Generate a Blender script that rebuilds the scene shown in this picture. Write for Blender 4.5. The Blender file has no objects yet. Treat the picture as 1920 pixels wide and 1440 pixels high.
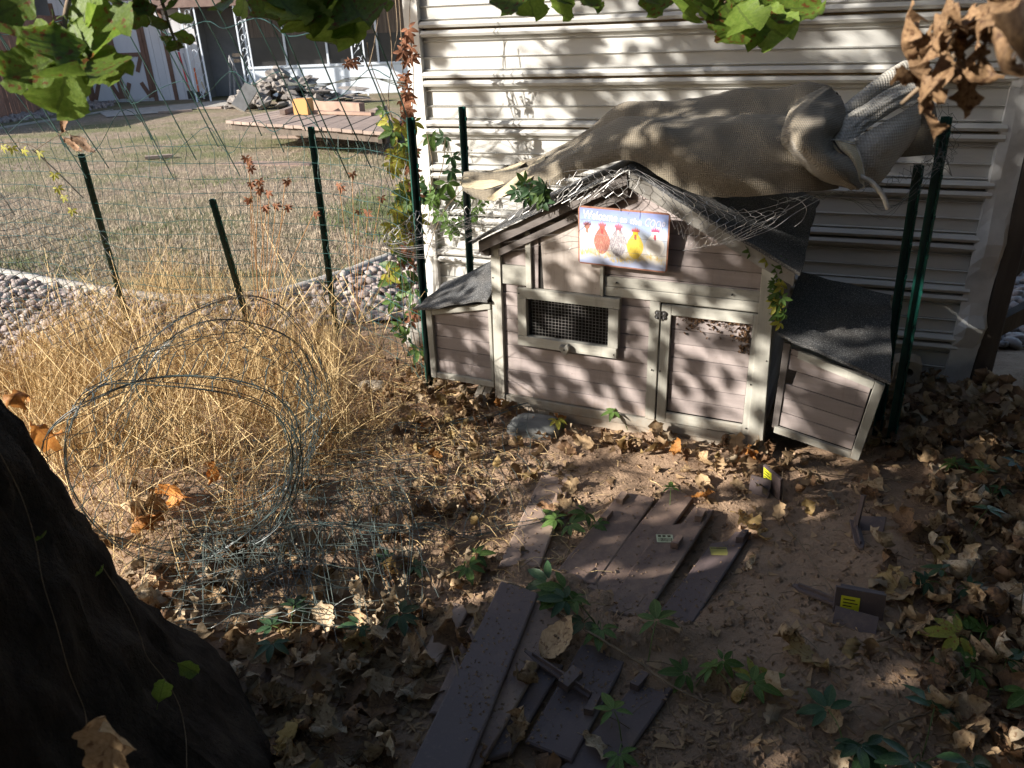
import bpy, bmesh, math, random
import numpy as np
from mathutils import Vector, Matrix
random.seed(7); RNG = np.random.default_rng(7)
SC = bpy.context.scene; COL = SC.collection

# ------------------------------------------------------------------ camera, sky, sun, exposure
FPX, PITCH, ROLL, CAMH = 1430.0, .4395, -.0389, 1.507
def cam_axes():
    f = np.array([0, math.cos(PITCH), -math.sin(PITCH)]); r = np.array([1., 0, 0]); u = np.cross(r, f)
    c, s = math.cos(ROLL), math.sin(ROLL)
    return c*r+s*u, -s*r+c*u, f
RV, UV_, FV = cam_axes(); CAM = np.array([0, 0, CAMH])
cd = bpy.data.cameras.new('camera'); co = bpy.data.objects.new('camera', cd); COL.objects.link(co)
cd.sensor_width = 36; cd.lens = FPX/1920*36; cd.clip_end = 400; cd.clip_start = .02
cd.dof.use_dof = True; cd.dof.focus_distance = 2.9; cd.dof.aperture_fstop = 9
m = Matrix.Identity(4)
for i in range(3):
    m[i][0], m[i][1], m[i][2], m[i][3] = RV[i], UV_[i], -FV[i], CAM[i]
co.matrix_world = m; SC.camera = co

SUN_AZ, SUN_EL = math.radians(197.5), math.radians(25)
SUN = np.array([math.cos(SUN_AZ)*math.cos(SUN_EL), math.sin(SUN_AZ)*math.cos(SUN_EL), math.sin(SUN_EL)])
w = bpy.data.worlds.new('World'); SC.world = w; w.use_nodes = True
nt = w.node_tree; bg = nt.nodes['Background']; sky = nt.nodes.new('ShaderNodeTexSky')
sky.sky_type = 'NISHITA'; sky.sun_disc = False; sky.sun_elevation = SUN_EL
sky.sun_rotation = math.pi/2 - SUN_AZ; sky.air_density = 1.0; sky.dust_density = 1.5
nt.links.new(sky.outputs[0], bg.inputs[0]); bg.inputs[1].default_value = .092
sd = bpy.data.lights.new('sun', 'SUN'); sd.energy = 5.0; sd.angle = math.radians(.53); sd.color = (1, .945, .86)
so = bpy.data.objects.new('sun', sd); COL.objects.link(so)
so.rotation_euler = Vector(SUN).to_track_quat('Z', 'Y').to_euler()
vs = SC.view_settings; vs.view_transform = 'Standard'; vs.look = 'None'; vs.exposure = 1.5; vs.gamma = 1; vs.use_curve_mapping = False
SC.cycles.max_bounces = 6; SC.cycles.diffuse_bounces = 3; SC.cycles.transparent_max_bounces = 8

# ------------------------------------------------------------------ geometry helpers
def ray(px, py): return FV+(px-960)/FPX*RV-(py-720)/FPX*UV_
def G(px, py, z=0.):                     # point of the ground seen there
    v = ray(px, py); return CAM+v*((z-CAMH)/v[2])
def PY(px, py, y): v = ray(px, py); return CAM+v*(y/v[1])
YAW = .3897; WN = np.array([math.sin(YAW), math.cos(YAW), 0]); WT = np.array([math.cos(YAW), -math.sin(YAW), 0]); WD = 3.590
def WP(px, py, off=0.): v = ray(px, py); return CAM+v*((WD-off)/(v@WN))
CL = np.array([-.069, 2.955, 0]); CX = np.array([.899, -.438, 0]); CX /= np.linalg.norm(CX); CY = np.array([-CX[1], CX[0], 0])
CROT = math.atan2(CX[1], CX[0])
def CPt(px, py, off=0.):                 # same, on the coop's front plane moved back by off: local (u, back, z)
    v = ray(px, py); t = ((CL-CAM)@CY+off)/(v@CY); d = CAM+v*t-CL
    return np.array([d@CX, d@CY, d[2]])
def C2W(p): return CL+CX*p[0]+CY*p[1]+np.array([0, 0, p[2]])
def proj(P):
    P = np.asarray(P)-CAM; return 960+FPX*(P@RV)/(P@FV), 720-FPX*(P@UV_)/(P@FV)

_perm = np.random.default_rng(3).random((256, 256))
def vnoise(x, y):
    x = np.asarray(x, float); y = np.asarray(y, float)
    xi = np.floor(x).astype(int); yi = np.floor(y).astype(int); fx = x-xi; fy = y-yi
    fx = fx*fx*(3-2*fx); fy = fy*fy*(3-2*fy)
    p = lambda a, b: _perm[a % 256, b % 256]
    return (p(xi, yi)*(1-fx)+p(xi+1, yi)*fx)*(1-fy)+(p(xi, yi+1)*(1-fx)+p(xi+1, yi+1)*fx)*fy-.5
def hgt(x, y):                           # the dirt's relief
    near = np.clip((6-np.hypot(x, np.asarray(y)-2))/3, 0, 1)
    return near*(.045*vnoise(np.asarray(x)*1.7+9, np.asarray(y)*1.7)+.028*vnoise(np.asarray(x)*5, np.asarray(y)*5+3)+.016*vnoise(np.asarray(x)*13, np.asarray(y)*13)+.008*vnoise(np.asarray(x)*31, np.asarray(y)*31))-.006
def GH(px, py, dz=0.):
    p = G(px, py); p[2] = float(hgt(p[0], p[1]))+dz; return p

class MB:
    def __init__(s): s.v = []; s.f = []; s.uv = []
    def add(s, vs, fs):
        o = len(s.v); s.v.extend([tuple(map(float, p)) for p in vs]); s.f.extend([tuple(i+o for i in f) for f in fs])
    def box(s, c, d, R=None):
        c = np.array(c, float); d = np.array(d, float)/2
        vs = [c+(np.array([x*d[0], y*d[1], z*d[2]]) if R is None else R@np.array([x*d[0], y*d[1], z*d[2]])) for x in (-1, 1) for y in (-1, 1) for z in (-1, 1)]
        s.add(vs, [(0, 1, 3, 2), (4, 6, 7, 5), (0, 4, 5, 1), (2, 3, 7, 6), (0, 2, 6, 4), (1, 5, 7, 3)])
    def tube(s, pts, r, n=4, caps=True):
        P = np.array(pts, float); k = len(P)
        T = np.gradient(P, axis=0); T /= np.linalg.norm(T, axis=1)[:, None]+1e-12
        ref = np.array([.31, .17, .93]); 
        if abs(T[0]@ref) > .95: ref = np.array([1., 0, 0])
        A = np.cross(T, ref); A /= np.linalg.norm(A, axis=1)[:, None]+1e-12; B = np.cross(T, A)
        rr = np.broadcast_to(np.array(r, float), (k,))
        an = np.arange(n)*2*math.pi/n
        V = P[:, None]+rr[:, None, None]*(np.cos(an)[None, :, None]*A[:, None]+np.sin(an)[None, :, None]*B[:, None])
        f = []
        for i in range(k-1):
            for j in range(n):
                j2 = (j+1) % n; f.append((i*n+j, i*n+j2, (i+1)*n+j2, (i+1)*n+j))
        if caps: f.append(tuple(range(n-1, -1, -1))); f.append(tuple((k-1)*n+j for j in range(n)))
        s.add(V.reshape(-1, 3), f)
    def grid(s, P):                      # P[i][j] points
        P = np.array(P, float); a, b = P.shape[:2]
        s.add(P.reshape(-1, 3), [(i*b+j, i*b+j+1, (i+1)*b+j+1, (i+1)*b+j) for i in range(a-1) for j in range(b-1)])
    def prism(s, poly, mapf, o0, o1, ch=.0015):
        """convex polygon (2D, counter-clockwise) extruded from o0 (back) to o1 (front), front edge chamfered"""
        n = len(poly); q = inset(poly, ch) if ch else poly
        d = ch if o1 > o0 else -ch
        vs = [mapf(p, o0) for p in poly]+[mapf(p, o1-d) for p in poly]+[mapf(p, o1) for p in q]
        fs = [tuple(range(n-1, -1, -1)), tuple(range(2*n, 3*n))]
        for k in (0, 1):
            for i in range(n): j = (i+1) % n; fs.append((k*n+i, k*n+j, (k+1)*n+j, (k+1)*n+i))
        s.add(vs, fs)
    def mesh(s, name, smooth=False):
        me = bpy.data.meshes.new(name); me.from_pydata(s.v, [], s.f); me.validate(); me.update()
        if smooth: me.polygons.foreach_set('use_smooth', [True]*len(me.polygons))
        return me
def inset(poly, d):
    n = len(poly); out = []
    for i in range(n):
        p0, p1, p2 = np.array(poly[i-1]), np.array(poly[i]), np.array(poly[(i+1) % n])
        a = p1-p0; b = p2-p1; a = a/(np.linalg.norm(a)+1e-9); b = b/(np.linalg.norm(b)+1e-9)
        na = np.array([-a[1], a[0]]); nb = np.array([-b[1], b[0]])
        bis = na+nb; L = bis@bis
        out.append(tuple(p1+bis*(2*d/max(L, .3))/2*1.0 if L > 1e-6 else p1+na*d))
    return out
def clip(poly, a, b, c):                 # keep a*x+b*y<=c
    out = []
    for i in range(len(poly)):
        p, q = poly[i], poly[(i+1) % len(poly)]; fp = a*p[0]+b*p[1]-c; fq = a*q[0]+b*q[1]-c
        if fp <= 0: out.append(p)
        if fp*fq < 0: t = fp/(fp-fq); out.append((p[0]+(q[0]-p[0])*t, p[1]+(q[1]-p[1])*t))
    return out
def rect(x0, z0, x1, z1): return [(x0, z0), (x1, z0), (x1, z1), (x0, z1)]
def catmull(ctrl, n):
    c = np.array(ctrl, float); k = len(c); c = np.vstack([2*c[0]-c[1], c, 2*c[-1]-c[-2]])
    out = []
    for t in np.linspace(0, k-1-1e-9, n):
        i = int(t); u = t-i; p0, p1, p2, p3 = c[i:i+4]
        out.append(.5*((2*p1)+(p2-p0)*u+(2*p0-5*p1+4*p2-p3)*u*u+(3*p1-p0-3*p2+p3)*u**3))
    return np.array(out)
def surf(ctrl, nu, nv):                  # ctrl[row][col] -> smooth grid
    c = np.array(ctrl, float); rows = np.array([catmull(r, nv) for r in c])
    return np.array([catmull(rows[:, j], nu) for j in range(nv)]).transpose(1, 0, 2)

def tag(o, label=None, cat=None, group=None, kind=None):
    if label: o['label'] = label
    if cat: o['category'] = cat
    if group: o['group'] = group
    if kind: o['kind'] = kind
    return o
def thing(name, label, cat, loc=(0, 0, 0), rotz=0., group=None):
    o = bpy.data.objects.new(name, None); o.empty_display_size = .05; COL.objects.link(o)
    o.location = tuple(map(float, loc)); o.rotation_euler = (0, 0, rotz); return tag(o, label, cat, group)
def obj(name, mb, mat, parent=None, smooth=False, world=False, label=None):
    if isinstance(mb, MB):
        if world and parent is not None:
            l = np.array(parent.location)
            p = parent.parent
            while p is not None: l = l+np.array(p.location); p = p.parent
            mb.v = [tuple(np.array(p)-l) for p in mb.v]
        me = mb.mesh(name, smooth)
        for mm in (mat if isinstance(mat, (list, tuple)) else [mat]): me.materials.append(mm)
    else: me = mb
    o = bpy.data.objects.new(name, me); COL.objects.link(o)
    if parent is not None: o.parent = parent
    if label: o['label'] = label
    return o
def fuv(me, data):
    uv = me.uv_layers.new(name='UVMap'); li = np.zeros(len(me.loops), int); me.loops.foreach_get('vertex_index', li)
    uv.data.foreach_set('uv', np.asarray(data, float)[li].ravel())

# ------------------------------------------------------------------ materials
class NT:
    def __init__(s, name):
        s.m = bpy.data.materials.new(name); s.m.use_nodes = True; s.t = s.m.node_tree
        s.b = s.t.nodes['Principled BSDF']; s.out = s.t.nodes['Material Output']
        s.tc = s.t.nodes.new('ShaderNodeTexCoord')
    def n(s, typ, **kw):
        x = s.t.nodes.new(typ)
        for k, v in kw.items():
            if hasattr(x, k): setattr(x, k, v)
            else: s.set(x.inputs[k.replace('_', ' ')], v)
        return x
    def set(s, inp, v):
        if isinstance(v, bpy.types.NodeSocket): s.t.links.new(v, inp)
        else: inp.default_value = v
    def noise(s, scale, detail=4, rough=.6, vec=None, stretch=None):
        v = vec or s.tc.outputs['Object']
        if stretch:
            mp = s.t.nodes.new('ShaderNodeMapping'); mp.inputs['Scale'].default_value = stretch; s.t.links.new(v, mp.inputs[0]); v = mp.outputs[0]
        x = s.n('ShaderNodeTexNoise'); x.inputs['Scale'].default_value = scale; x.inputs['Detail'].default_value = detail; x.inputs['Roughness'].default_value = rough
        s.t.links.new(v, x.inputs['Vector']); return x.outputs['Fac']
    def ramp(s, fac, stops):
        r = s.t.nodes.new('ShaderNodeValToRGB'); e = r.color_ramp.elements
        while len(e) < len(stops): e.new(.5)
        for i, (p, c) in enumerate(stops): e[i].position = p; e[i].color = (*c, 1) if len(c) == 3 else c
        s.t.links.new(fac, r.inputs[0]); return r.outputs[0]
    def mix(s, fac, a, b, typ='MIX'):
        x = s.t.nodes.new('ShaderNodeMix'); x.data_type = 'RGBA'; x.blend_type = typ
        s.set(x.inputs[0], fac); 
        for i, v in ((6, a), (7, b)): s.set(x.inputs[i], (*v, 1) if isinstance(v, tuple) and len(v) == 3 else v)
        return x.outputs[2]
    def math(s, op, a, b=0., c=0.):
        x = s.t.nodes.new('ShaderNodeMath'); x.operation = op
        s.set(x.inputs[0], a); s.set(x.inputs[1], b); s.set(x.inputs[2], c); return x.outputs[0]
    def bump(s, h, strength=.3, dist=.01):
        x = s.t.nodes.new('ShaderNodeBump'); x.inputs['Strength'].default_value = strength; x.inputs['Distance'].default_value = dist
        s.t.links.new(h, x.inputs['Height']); s.t.links.new(x.outputs[0], s.b.inputs['Normal'])
    def fin(s, col, rough=.7, spec=.3, metal=0.):
        s.set(s.b.inputs['Base Color'], (*col, 1) if isinstance(col, tuple) else col)
        s.set(s.b.inputs['Roughness'], rough); s.b.inputs['Specular IOR Level'].default_value = spec; s.b.inputs['Metallic'].default_value = metal
        return s.m
    def rnd(s): return s.t.nodes.new('ShaderNodeObjectInfo').outputs['Random']
def hexc(r, g, b):
    f = lambda c: (c/255/12.92 if c/255 <= .04045 else ((c/255+.055)/1.055)**2.4); return (f(r), f(g), f(b))
def simple(name, c1, c2, scale=8, rough=.7, bump=0., bscale=40, spec=.3, metal=0., stretch=None, rv=.0):
    t = NT(name); f = t.noise(scale, 5, .65, stretch=stretch); c = t.ramp(f, [(.3, c1), (.7, c2)])
    if rv: c = t.mix(1., c, t.ramp(t.rnd(), [(0, (1-rv,)*3), (1, (1+rv,)*3)]), 'MULTIPLY')
    if bump: t.bump(t.noise(bscale, 4, .7, stretch=stretch), bump, .004)
    return t.fin(c, rough, spec, metal)
def translucent(t, col, amt=.45):
    b = t.b; tr = t.t.nodes.new('ShaderNodeBsdfTranslucent'); mx = t.t.nodes.new('ShaderNodeMixShader')
    t.set(tr.inputs[0], col); mx.inputs[0].default_value = amt
    t.t.links.new(b.outputs[0], mx.inputs[1]); t.t.links.new(tr.outputs[0], mx.inputs[2]); t.t.links.new(mx.outputs[0], t.out.inputs[0])
def leafmat(name, c1, c2, vein, blot=None, tr=.4, rough=.6, rv=.38, spec=.25):
    t = NT(name); f = t.noise(14, 4, .6)
    c = t.ramp(f, [(.3, c1), (.7, c2)])
    sp = t.t.nodes.new('ShaderNodeSeparateXYZ'); t.t.links.new(t.tc.outputs['UV'], sp.inputs[0])
    au = t.math('ABSOLUTE', t.math('SUBTRACT', sp.outputs[0], .5))
    mid = t.math('LESS_THAN', au, .03)
    fr = t.math('FRACT', t.math('SUBTRACT', t.math('MULTIPLY', sp.outputs[1], 7.), t.math('MULTIPLY', au, 4.)))
    side = t.math('LESS_THAN', fr, .1)
    v = t.math('MAXIMUM', mid, t.math('MULTIPLY', side, .55))
    if blot: 
        bf = t.ramp(t.noise(9, 3, .5), [(.56, (0, 0, 0)), (.64, (1, 1, 1))]); c = t.mix(bf, c, blot)
    c = t.mix(t.math('MULTIPLY', v, .6), c, vein)
    if rv: c = t.mix(1., c, t.ramp(t.rnd(), [(0, (1-rv,)*3), (1, (1+rv,)*3)]), 'MULTIPLY')
    t.bump(t.math('ADD', v, t.noise(30, 3)), .25, .003)
    t.fin(c, rough, spec)
    if tr: translucent(t, c, tr)
    return t.m

def soil_mat():
    t = NT('soil'); big = t.noise(1.6, 5); fine = t.noise(60, 6, .75); mid = t.noise(11, 6, .7)
    c = t.ramp(big, [(.3, (.26, .176, .115)), (.6, (.38, .262, .175)), (.8, (.32, .23, .155))])
    c = t.mix(t.ramp(mid, [(.35, (0, 0, 0)), (.7, (.55,)*3)]), c, (.165, .105, .072))
    c = t.mix(t.ramp(fine, [(.5, (0, 0, 0)), (.8, (.5,)*3)]), c, (.40, .29, .21))
    t.bump(t.math('ADD', t.math('MULTIPLY', mid, 2.2), fine), .9, .012)
    return t.fin(c, .95, .1)
M = {}
M['soil'] = soil_mat()
def lawn_mat():
    t = NT('lawn'); a = t.noise(.55, 5, .65); b = t.noise(9, 6, .75); d = t.noise(38, 5, .8)
    c = t.ramp(b, [(.3, (.14, .108, .078)), (.55, (.24, .19, .142)), (.75, (.34, .28, .215))])
    g = t.ramp(a, [(.44, (0, 0, 0)), (.60, (.8,)*3)])
    c = t.mix(g, c, (.115, .125, .055))
    c = t.mix(t.ramp(d, [(.5, (0, 0, 0)), (.75, (.6,)*3)]), c, (.12, .09, .06))
    t.bump(t.math('ADD', b, d), .8, .03); return t.fin(c, .95, .1)
M['lawn'] = lawn_mat()
def siding_mat():
    t = NT('painted_siding'); n1 = t.noise(3, 5, .6, stretch=(.35, .35, 3)); n2 = t.noise(20, 5, .7)
    c = t.ramp(n1, [(.25, (.40, .393, .37)), (.6, (.50, .492, .465))])
    c = t.mix(t.ramp(n2, [(.55, (0, 0, 0)), (.8, (.35,)*3)]), c, (.5, .43, .33))
    # embossed weave of the sheet
    wv = t.n('ShaderNodeTexWave'); wv.wave_type = 'BANDS'; wv.bands_direction = 'DIAGONAL'; wv.inputs['Scale'].default_value = 75
    t.t.links.new(t.tc.outputs['Object'], wv.inputs[0])
    t.bump(t.math('ADD', t.math('MULTIPLY', wv.outputs['Fac'], .35), t.math('MULTIPLY', n1, .8)), .14, .003)
    return t.fin(c, .5, .35)
M['siding'] = siding_mat()
M['rust_dirt'] = simple('joint_dirt', (.20, .14, .08), (.32, .25, .16), 30, .9)
M['trim'] = simple('weathered_trim', (.55, .54, .51), (.72, .70, .66), 7, .5, .25, 30, stretch=(1, 1, .25))
M['grey_trim'] = simple('crumpled_sheet_trim', (.40, .40, .39), (.58, .57, .55), 9, .45, .5, 14, .5, .1)
M['dark_wood'] = simple('old_dark_wood', (.045, .035, .028), (.11, .088, .07), 9, .85, .6, 40, stretch=(1, 1, .12), rv=.15)
def coopwood(name, c1, c2, moss=.0, stretch=(.25, 1, 3)):
    t = NT(name); g = t.noise(9, 6, .7, stretch=stretch); d = t.noise(4, 5, .7); f = t.noise(70, 3, .6)
    c = t.ramp(g, [(.28, c1), (.72, c2)])
    c = t.mix(t.ramp(d, [(.52, (0, 0, 0)), (.75, (.45,)*3)]), c, tuple(x*.62 for x in c1))
    c = t.mix(t.ramp(f, [(.66, (0, 0, 0)), (.74, (.5,)*3)]), c, (.17, .13, .10))
    sz = t.t.nodes.new('ShaderNodeSeparateXYZ'); t.t.links.new(t.tc.outputs['Object'], sz.inputs[0])
    sp_ = t.math('ADD', t.math('MULTIPLY', t.math('SUBTRACT', .16, sz.outputs[2]), 3.2), t.math('SUBTRACT', t.noise(22, 5, .75), .5))   # mud splashed up from the ground
    c = t.mix(t.ramp(sp_, [(.08, (0, 0, 0)), (.5, (.65,)*3)]), c, (.27, .19, .13))
    st_ = t.noise(16, 5, .7, stretch=(1.6, 1, .12)); c = t.mix(t.ramp(st_, [(.56, (0, 0, 0)), (.74, (.38,)*3)]), c, (.13, .105, .09))
    c = t.mix(1., c, t.ramp(t.rnd(), [(0, (.80,)*3), (1, (1.12,)*3)]), 'MULTIPLY')
    t.bump(t.math('ADD', g, t.math('MULTIPLY', f, .4)), .4, .003); return t.fin(c, .75, .2)
M['coop_board'] = coopwood('faded_mauve_board', (.245, .207, .198), (.345, .295, .28))
M['coop_trim'] = coopwood('faded_cream_trim', (.285, .275, .24), (.42, .405, .355))
M['coop_trim_v'] = coopwood('faded_cream_trim_upright', (.285, .275, .24), (.42, .405, .355), stretch=(3, 1, .25))
M['coop_dark'] = coopwood('dark_fascia', (.10, .088, .082), (.17, .15, .14))
M['coop_trim_shaded'] = coopwood('shade_toned_fascia', (.17, .16, .145), (.265, .25, .225))  # darker copy of the trim: the right fascia's shade put into its colour
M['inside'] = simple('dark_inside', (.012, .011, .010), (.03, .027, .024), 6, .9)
def felt_mat():
    t = NT('roofing_felt'); f = t.noise(260, 3, .8); b = t.noise(5, 4)
    c = t.ramp(f, [(.36, (.03, .031, .034)), (.56, (.095, .097, .10)), (.70, (.46, .45, .43))])
    c = t.mix(t.ramp(b, [(.4, (0, 0, 0)), (.8, (.35,)*3)]), c, (.20, .17, .135))
    t.bump(f, .7, .004); return t.fin(c, .95, .12)
M['felt'] = felt_mat()
M['steel'] = simple('bare_steel', (.22, .22, .23), (.36, .36, .37), 30, .4, 0, 40, .5, .7)
M['blackmetal'] = simple('black_hardware', (.02, .02, .02), (.05, .045, .04), 30, .45, .2)
M['galv'] = simple('galvanised_wire', (.32, .31, .30), (.52, .50, .48), 40, .45, 0, 40, .5, .55)
M['meshwire'] = simple('window_mesh_wire', (.10, .095, .09), (.17, .16, .15), 40, .6)
M['greenwire'] = simple('green_coated_wire', (.010, .042, .038), (.035, .09, .08), 20, .38, 0, 40, .5)
M['rollwire'] = simple('green_roll_wire', (.010, .016, .016), (.055, .085, .082), 26, .4, 0, 40, .5)
M['tanglewire'] = simple('tangled_wire', (.014, .020, .017), (.12, .15, .135), 14, .35, 0, 40, .5)
M['greypost_wire'] = simple('greyed_wire', (.10, .11, .10), (.20, .21, .19), 20, .5)
def post_mat():
    t = NT('green_enamel_post'); f = t.noise(50, 4, .7)
    c = t.ramp(t.noise(9, 4), [(.3, (.003, .028, .022)), (.7, (.009, .066, .052))])
    c = t.mix(t.ramp(f, [(.68, (0, 0, 0)), (.74, (.8,)*3)]), c, (.20, .26, .23)); t.bump(f, .15, .002)
    return t.fin(c, .28, .5)
M['post'] = post_mat()
def cloth_mat(name, c1, c2, sc=330, tr=.06):
    t = NT(name); b = t.noise(4, 5, .6); fz = t.noise(160, 4, .8)
    wv = t.n('ShaderNodeTexWave'); wv.inputs['Scale'].default_value = sc/4; wv.bands_direction = 'Z'; t.t.links.new(t.tc.outputs['Object'], wv.inputs[0])
    wx = t.n('ShaderNodeTexWave'); wx.inputs['Scale'].default_value = sc/4; wx.bands_direction = 'X'; t.t.links.new(t.tc.outputs['Object'], wx.inputs[0])
    h = t.math('ADD', wv.outputs['Fac'], wx.outputs['Fac'])
    c = t.ramp(b, [(.3, c1), (.7, c2)])
    c = t.mix(t.ramp(fz, [(.45, (0, 0, 0)), (.75, (.55,)*3)]), c, tuple(min(1, x*1.55) for x in c2))
    c = t.mix(t.math('MULTIPLY', t.math('SUBTRACT', 1., t.math('MULTIPLY', h, .5)), .5), c, tuple(x*.5 for x in c1))
    t.bump(t.math('ADD', h, fz), .5, .003); t.fin(c, .95, .1); t.b.inputs['Sheen Weight'].default_value = .15
    if tr: translucent(t, c, tr)
    return t.m
M['cloth'] = cloth_mat('brown_shade_cloth', (.145, .122, .09), (.245, .21, .16), 230)
M['cloth_grey'] = cloth_mat('grey_beige_shade_cloth', (.33, .31, .27), (.46, .43, .38), 150, .15)
M['cloth_tan'] = cloth_mat('sun_bleached_cloth', (.55, .45, .29), (.66, .55, .37), 300, .1)
M['cord'] = simple('frayed_cord', (.35, .33, .29), (.55, .52, .47), 50, .9, .5, 90)
M['bark'] = (lambda: (lambda t: (t.bump(t.math('ADD', t.noise(16, 6, .75, stretch=(1, 1, .3)), t.math('MULTIPLY', t.noise(60, 4, .8), .4)), 1., .03),
             t.fin(t.ramp(t.noise(12, 5, .7, stretch=(1, 1, .3)), [(.3, (.014, .011, .010)), (.75, (.075, .06, .05))]), .95, .08))[1])(NT('dark_bark')))()
M['twig'] = simple('twig_bark', (.10, .07, .045), (.21, .155, .10), 30, .85, .4, 60)
M['straw'] = simple('dry_straw', (.40, .26, .11), (.68, .52, .28), 9, .8, rv=.0)
M['straw_dark'] = simple('dead_weed', (.045, .03, .02), (.16, .10, .055), 9, .9)
M['straw_red'] = simple('rusty_weed', (.20, .095, .04), (.38, .21, .085), 9, .9)
M['lawn_dry'] = simple('dry_lawn_blade', (.26, .205, .145), (.41, .335, .25), 6, .9)
M['lawn_green'] = simple('green_lawn_blade', (.06, .09, .03), (.15, .17, .065), 6, .8)
M['pebble'] = (lambda t: (t.bump(t.noise(24, 4, .6), .2, .004), t.fin(t.mix(t.math('MULTIPLY', t.noise(9, 5, .6), .5), t.ramp(t.rnd(), [(0, (.15, .13, .122)), (.3, (.26, .215, .195)), (.6, (.32, .285, .255)), (.8, (.21, .158, .142)), (1, (.41, .38, .35))]), (.22, .17, .15)), .8, .2))[1])(NT('river_pebble'))
def pebble_bulk():
    t = NT('river_pebble_mass'); v = t.n('ShaderNodeTexVoronoi'); v.inputs['Scale'].default_value = 12; t.t.links.new(t.tc.outputs['Object'], v.inputs['Vector'])
    c = t.ramp(t.noise(9, 3, .5), [(.3, (.16, .137, .128)), (.5, (.29, .245, .222)), (.62, (.22, .168, .152)), (.75, (.37, .34, .31))]); return t.fin(c, .8, .2)
M['pebbles'] = pebble_bulk()
M['concrete'] = simple('concrete', (.24, .22, .195), (.36, .335, .30), 6, .9, .5, 40)
M['stone'] = simple('grey_field_stone', (.09, .095, .092), (.20, .20, .19), 7, .85, .5, 30, stretch=(1, 3, 1))
M['rubble'] = simple('grey_rubble', (.12, .105, .095), (.27, .24, .215), 4, .95, .6, 12, rv=.3)
M['brick'] = simple('tan_block', (.28, .225, .16), (.40, .33, .25), 9, .9, .4, 40)
def plastic(name, c, dust, amt):
    t = NT(name); d = t.noise(6, 6, .75); f = t.noise(80, 3, .8)
    cc = t.mix(t.ramp(d, [(.62-amt*.4, (0, 0, 0)), (.80-amt*.3, (.85,)*3)]), c, dust)
    cc = t.mix(t.ramp(f, [(.58, (0, 0, 0)), (.72, (.5,)*3)]), cc, dust)
    t.bump(t.math('ADD', d, f), .15, .003); return t.fin(cc, t.math('ADD', .42, t.math('MULTIPLY', d, .35)), .35)
M['edging'] = plastic('brown_plastic', (.095, .071, .07), (.20, .145, .11), .16)
M['edging_dusty'] = plastic('dusty_brown_plastic', (.125, .086, .074), (.28, .195, .145), .55)
M['edging_pale'] = plastic('dirt_caked_plastic', (.20, .138, .112), (.36, .26, .195), .75)
def flat(name, c, rough=.6): t = NT(name); return t.fin(tuple(c), rough, .3)
M['tan_leaf'] = leafmat('tan_dry_leaf', (.27, .175, .09), (.44, .31, .18), (.23, .145, .08), (.15, .085, .045), .22, .7)
M['pale_leaf'] = leafmat('pale_dry_leaf', (.36, .27, .17), (.52, .41, .28), (.30, .21, .13), (.25, .16, .09), .2, .7)
M['brown_leaf'] = leafmat('brown_dry_leaf', (.12, .066, .036), (.25, .145, .075), (.09, .05, .03), (.07, .04, .025), .2, .7)
M['yellow_leaf'] = leafmat('yellowed_leaf', (.44, .29, .11), (.52, .38, .18), (.33, .22, .07), (.24, .13, .05), .3, .6)
M['orange_leaf'] = leafmat('orange_leaf', (.42, .16, .04), (.55, .26, .07), (.28, .1, .03), None, .3, .6)
M['oak_green'] = leafmat('green_oak_leaf', (.075, .125, .018), (.13, .19, .03), (.06, .08, .02), (.12, .05, .015), .55, .45, .2)
M['oak_green2'] = leafmat('bright_green_oak_leaf', (.13, .21, .03), (.22, .30, .055), (.09, .12, .03), None, .55, .45, .2)
M['oak_dead'] = leafmat('dead_oak_leaf', (.15, .085, .045), (.30, .19, .10), (.10, .055, .03), (.08, .04, .02), .3, .6, .3)
M['creeper'] = leafmat('creeper_leaf', (.05, .105, .022), (.105, .175, .04), (.20, .26, .09), None, .35, .45, .25)
M['creeper_dark'] = leafmat('dark_creeper_leaf', (.02, .05, .022), (.05, .095, .04), (.08, .12, .06), None, .25, .35, .25)
M['creeper_yel'] = leafmat('yellow_creeper_leaf', (.27, .29, .04), (.42, .40, .07), (.3, .25, .06), (.30, .12, .04), .4, .5, .2)
M['creeper_red'] = leafmat('withered_creeper_leaf', (.17, .07, .04), (.33, .15, .08), (.14, .05, .03), None, .25, .7, .25)
M['crown'] = simple('shade_tree_leaf', (.03, .055, .012), (.06, .09, .02), 3, .6)

# ------------------------------------------------------------------ ground, lawn, beds
def axis(lo, hi, d, far, g=1.35):
    a = list(np.arange(lo, hi, d)); x = d; p = hi; up = []
    while p < far: up.append(p); p += x; x *= g
    x = d; p = lo-d; dn = []
    while p > -far: dn.append(p); p -= x; x *= g
    return np.array(dn[::-1]+a+up)
xs = axis(-3.2, 3.4, .035, 90); ys = axis(.3, 4.6, .035, 110)
X, Y = np.meshgrid(xs, ys, indexing='ij'); Z = hgt(X, Y)
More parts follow.
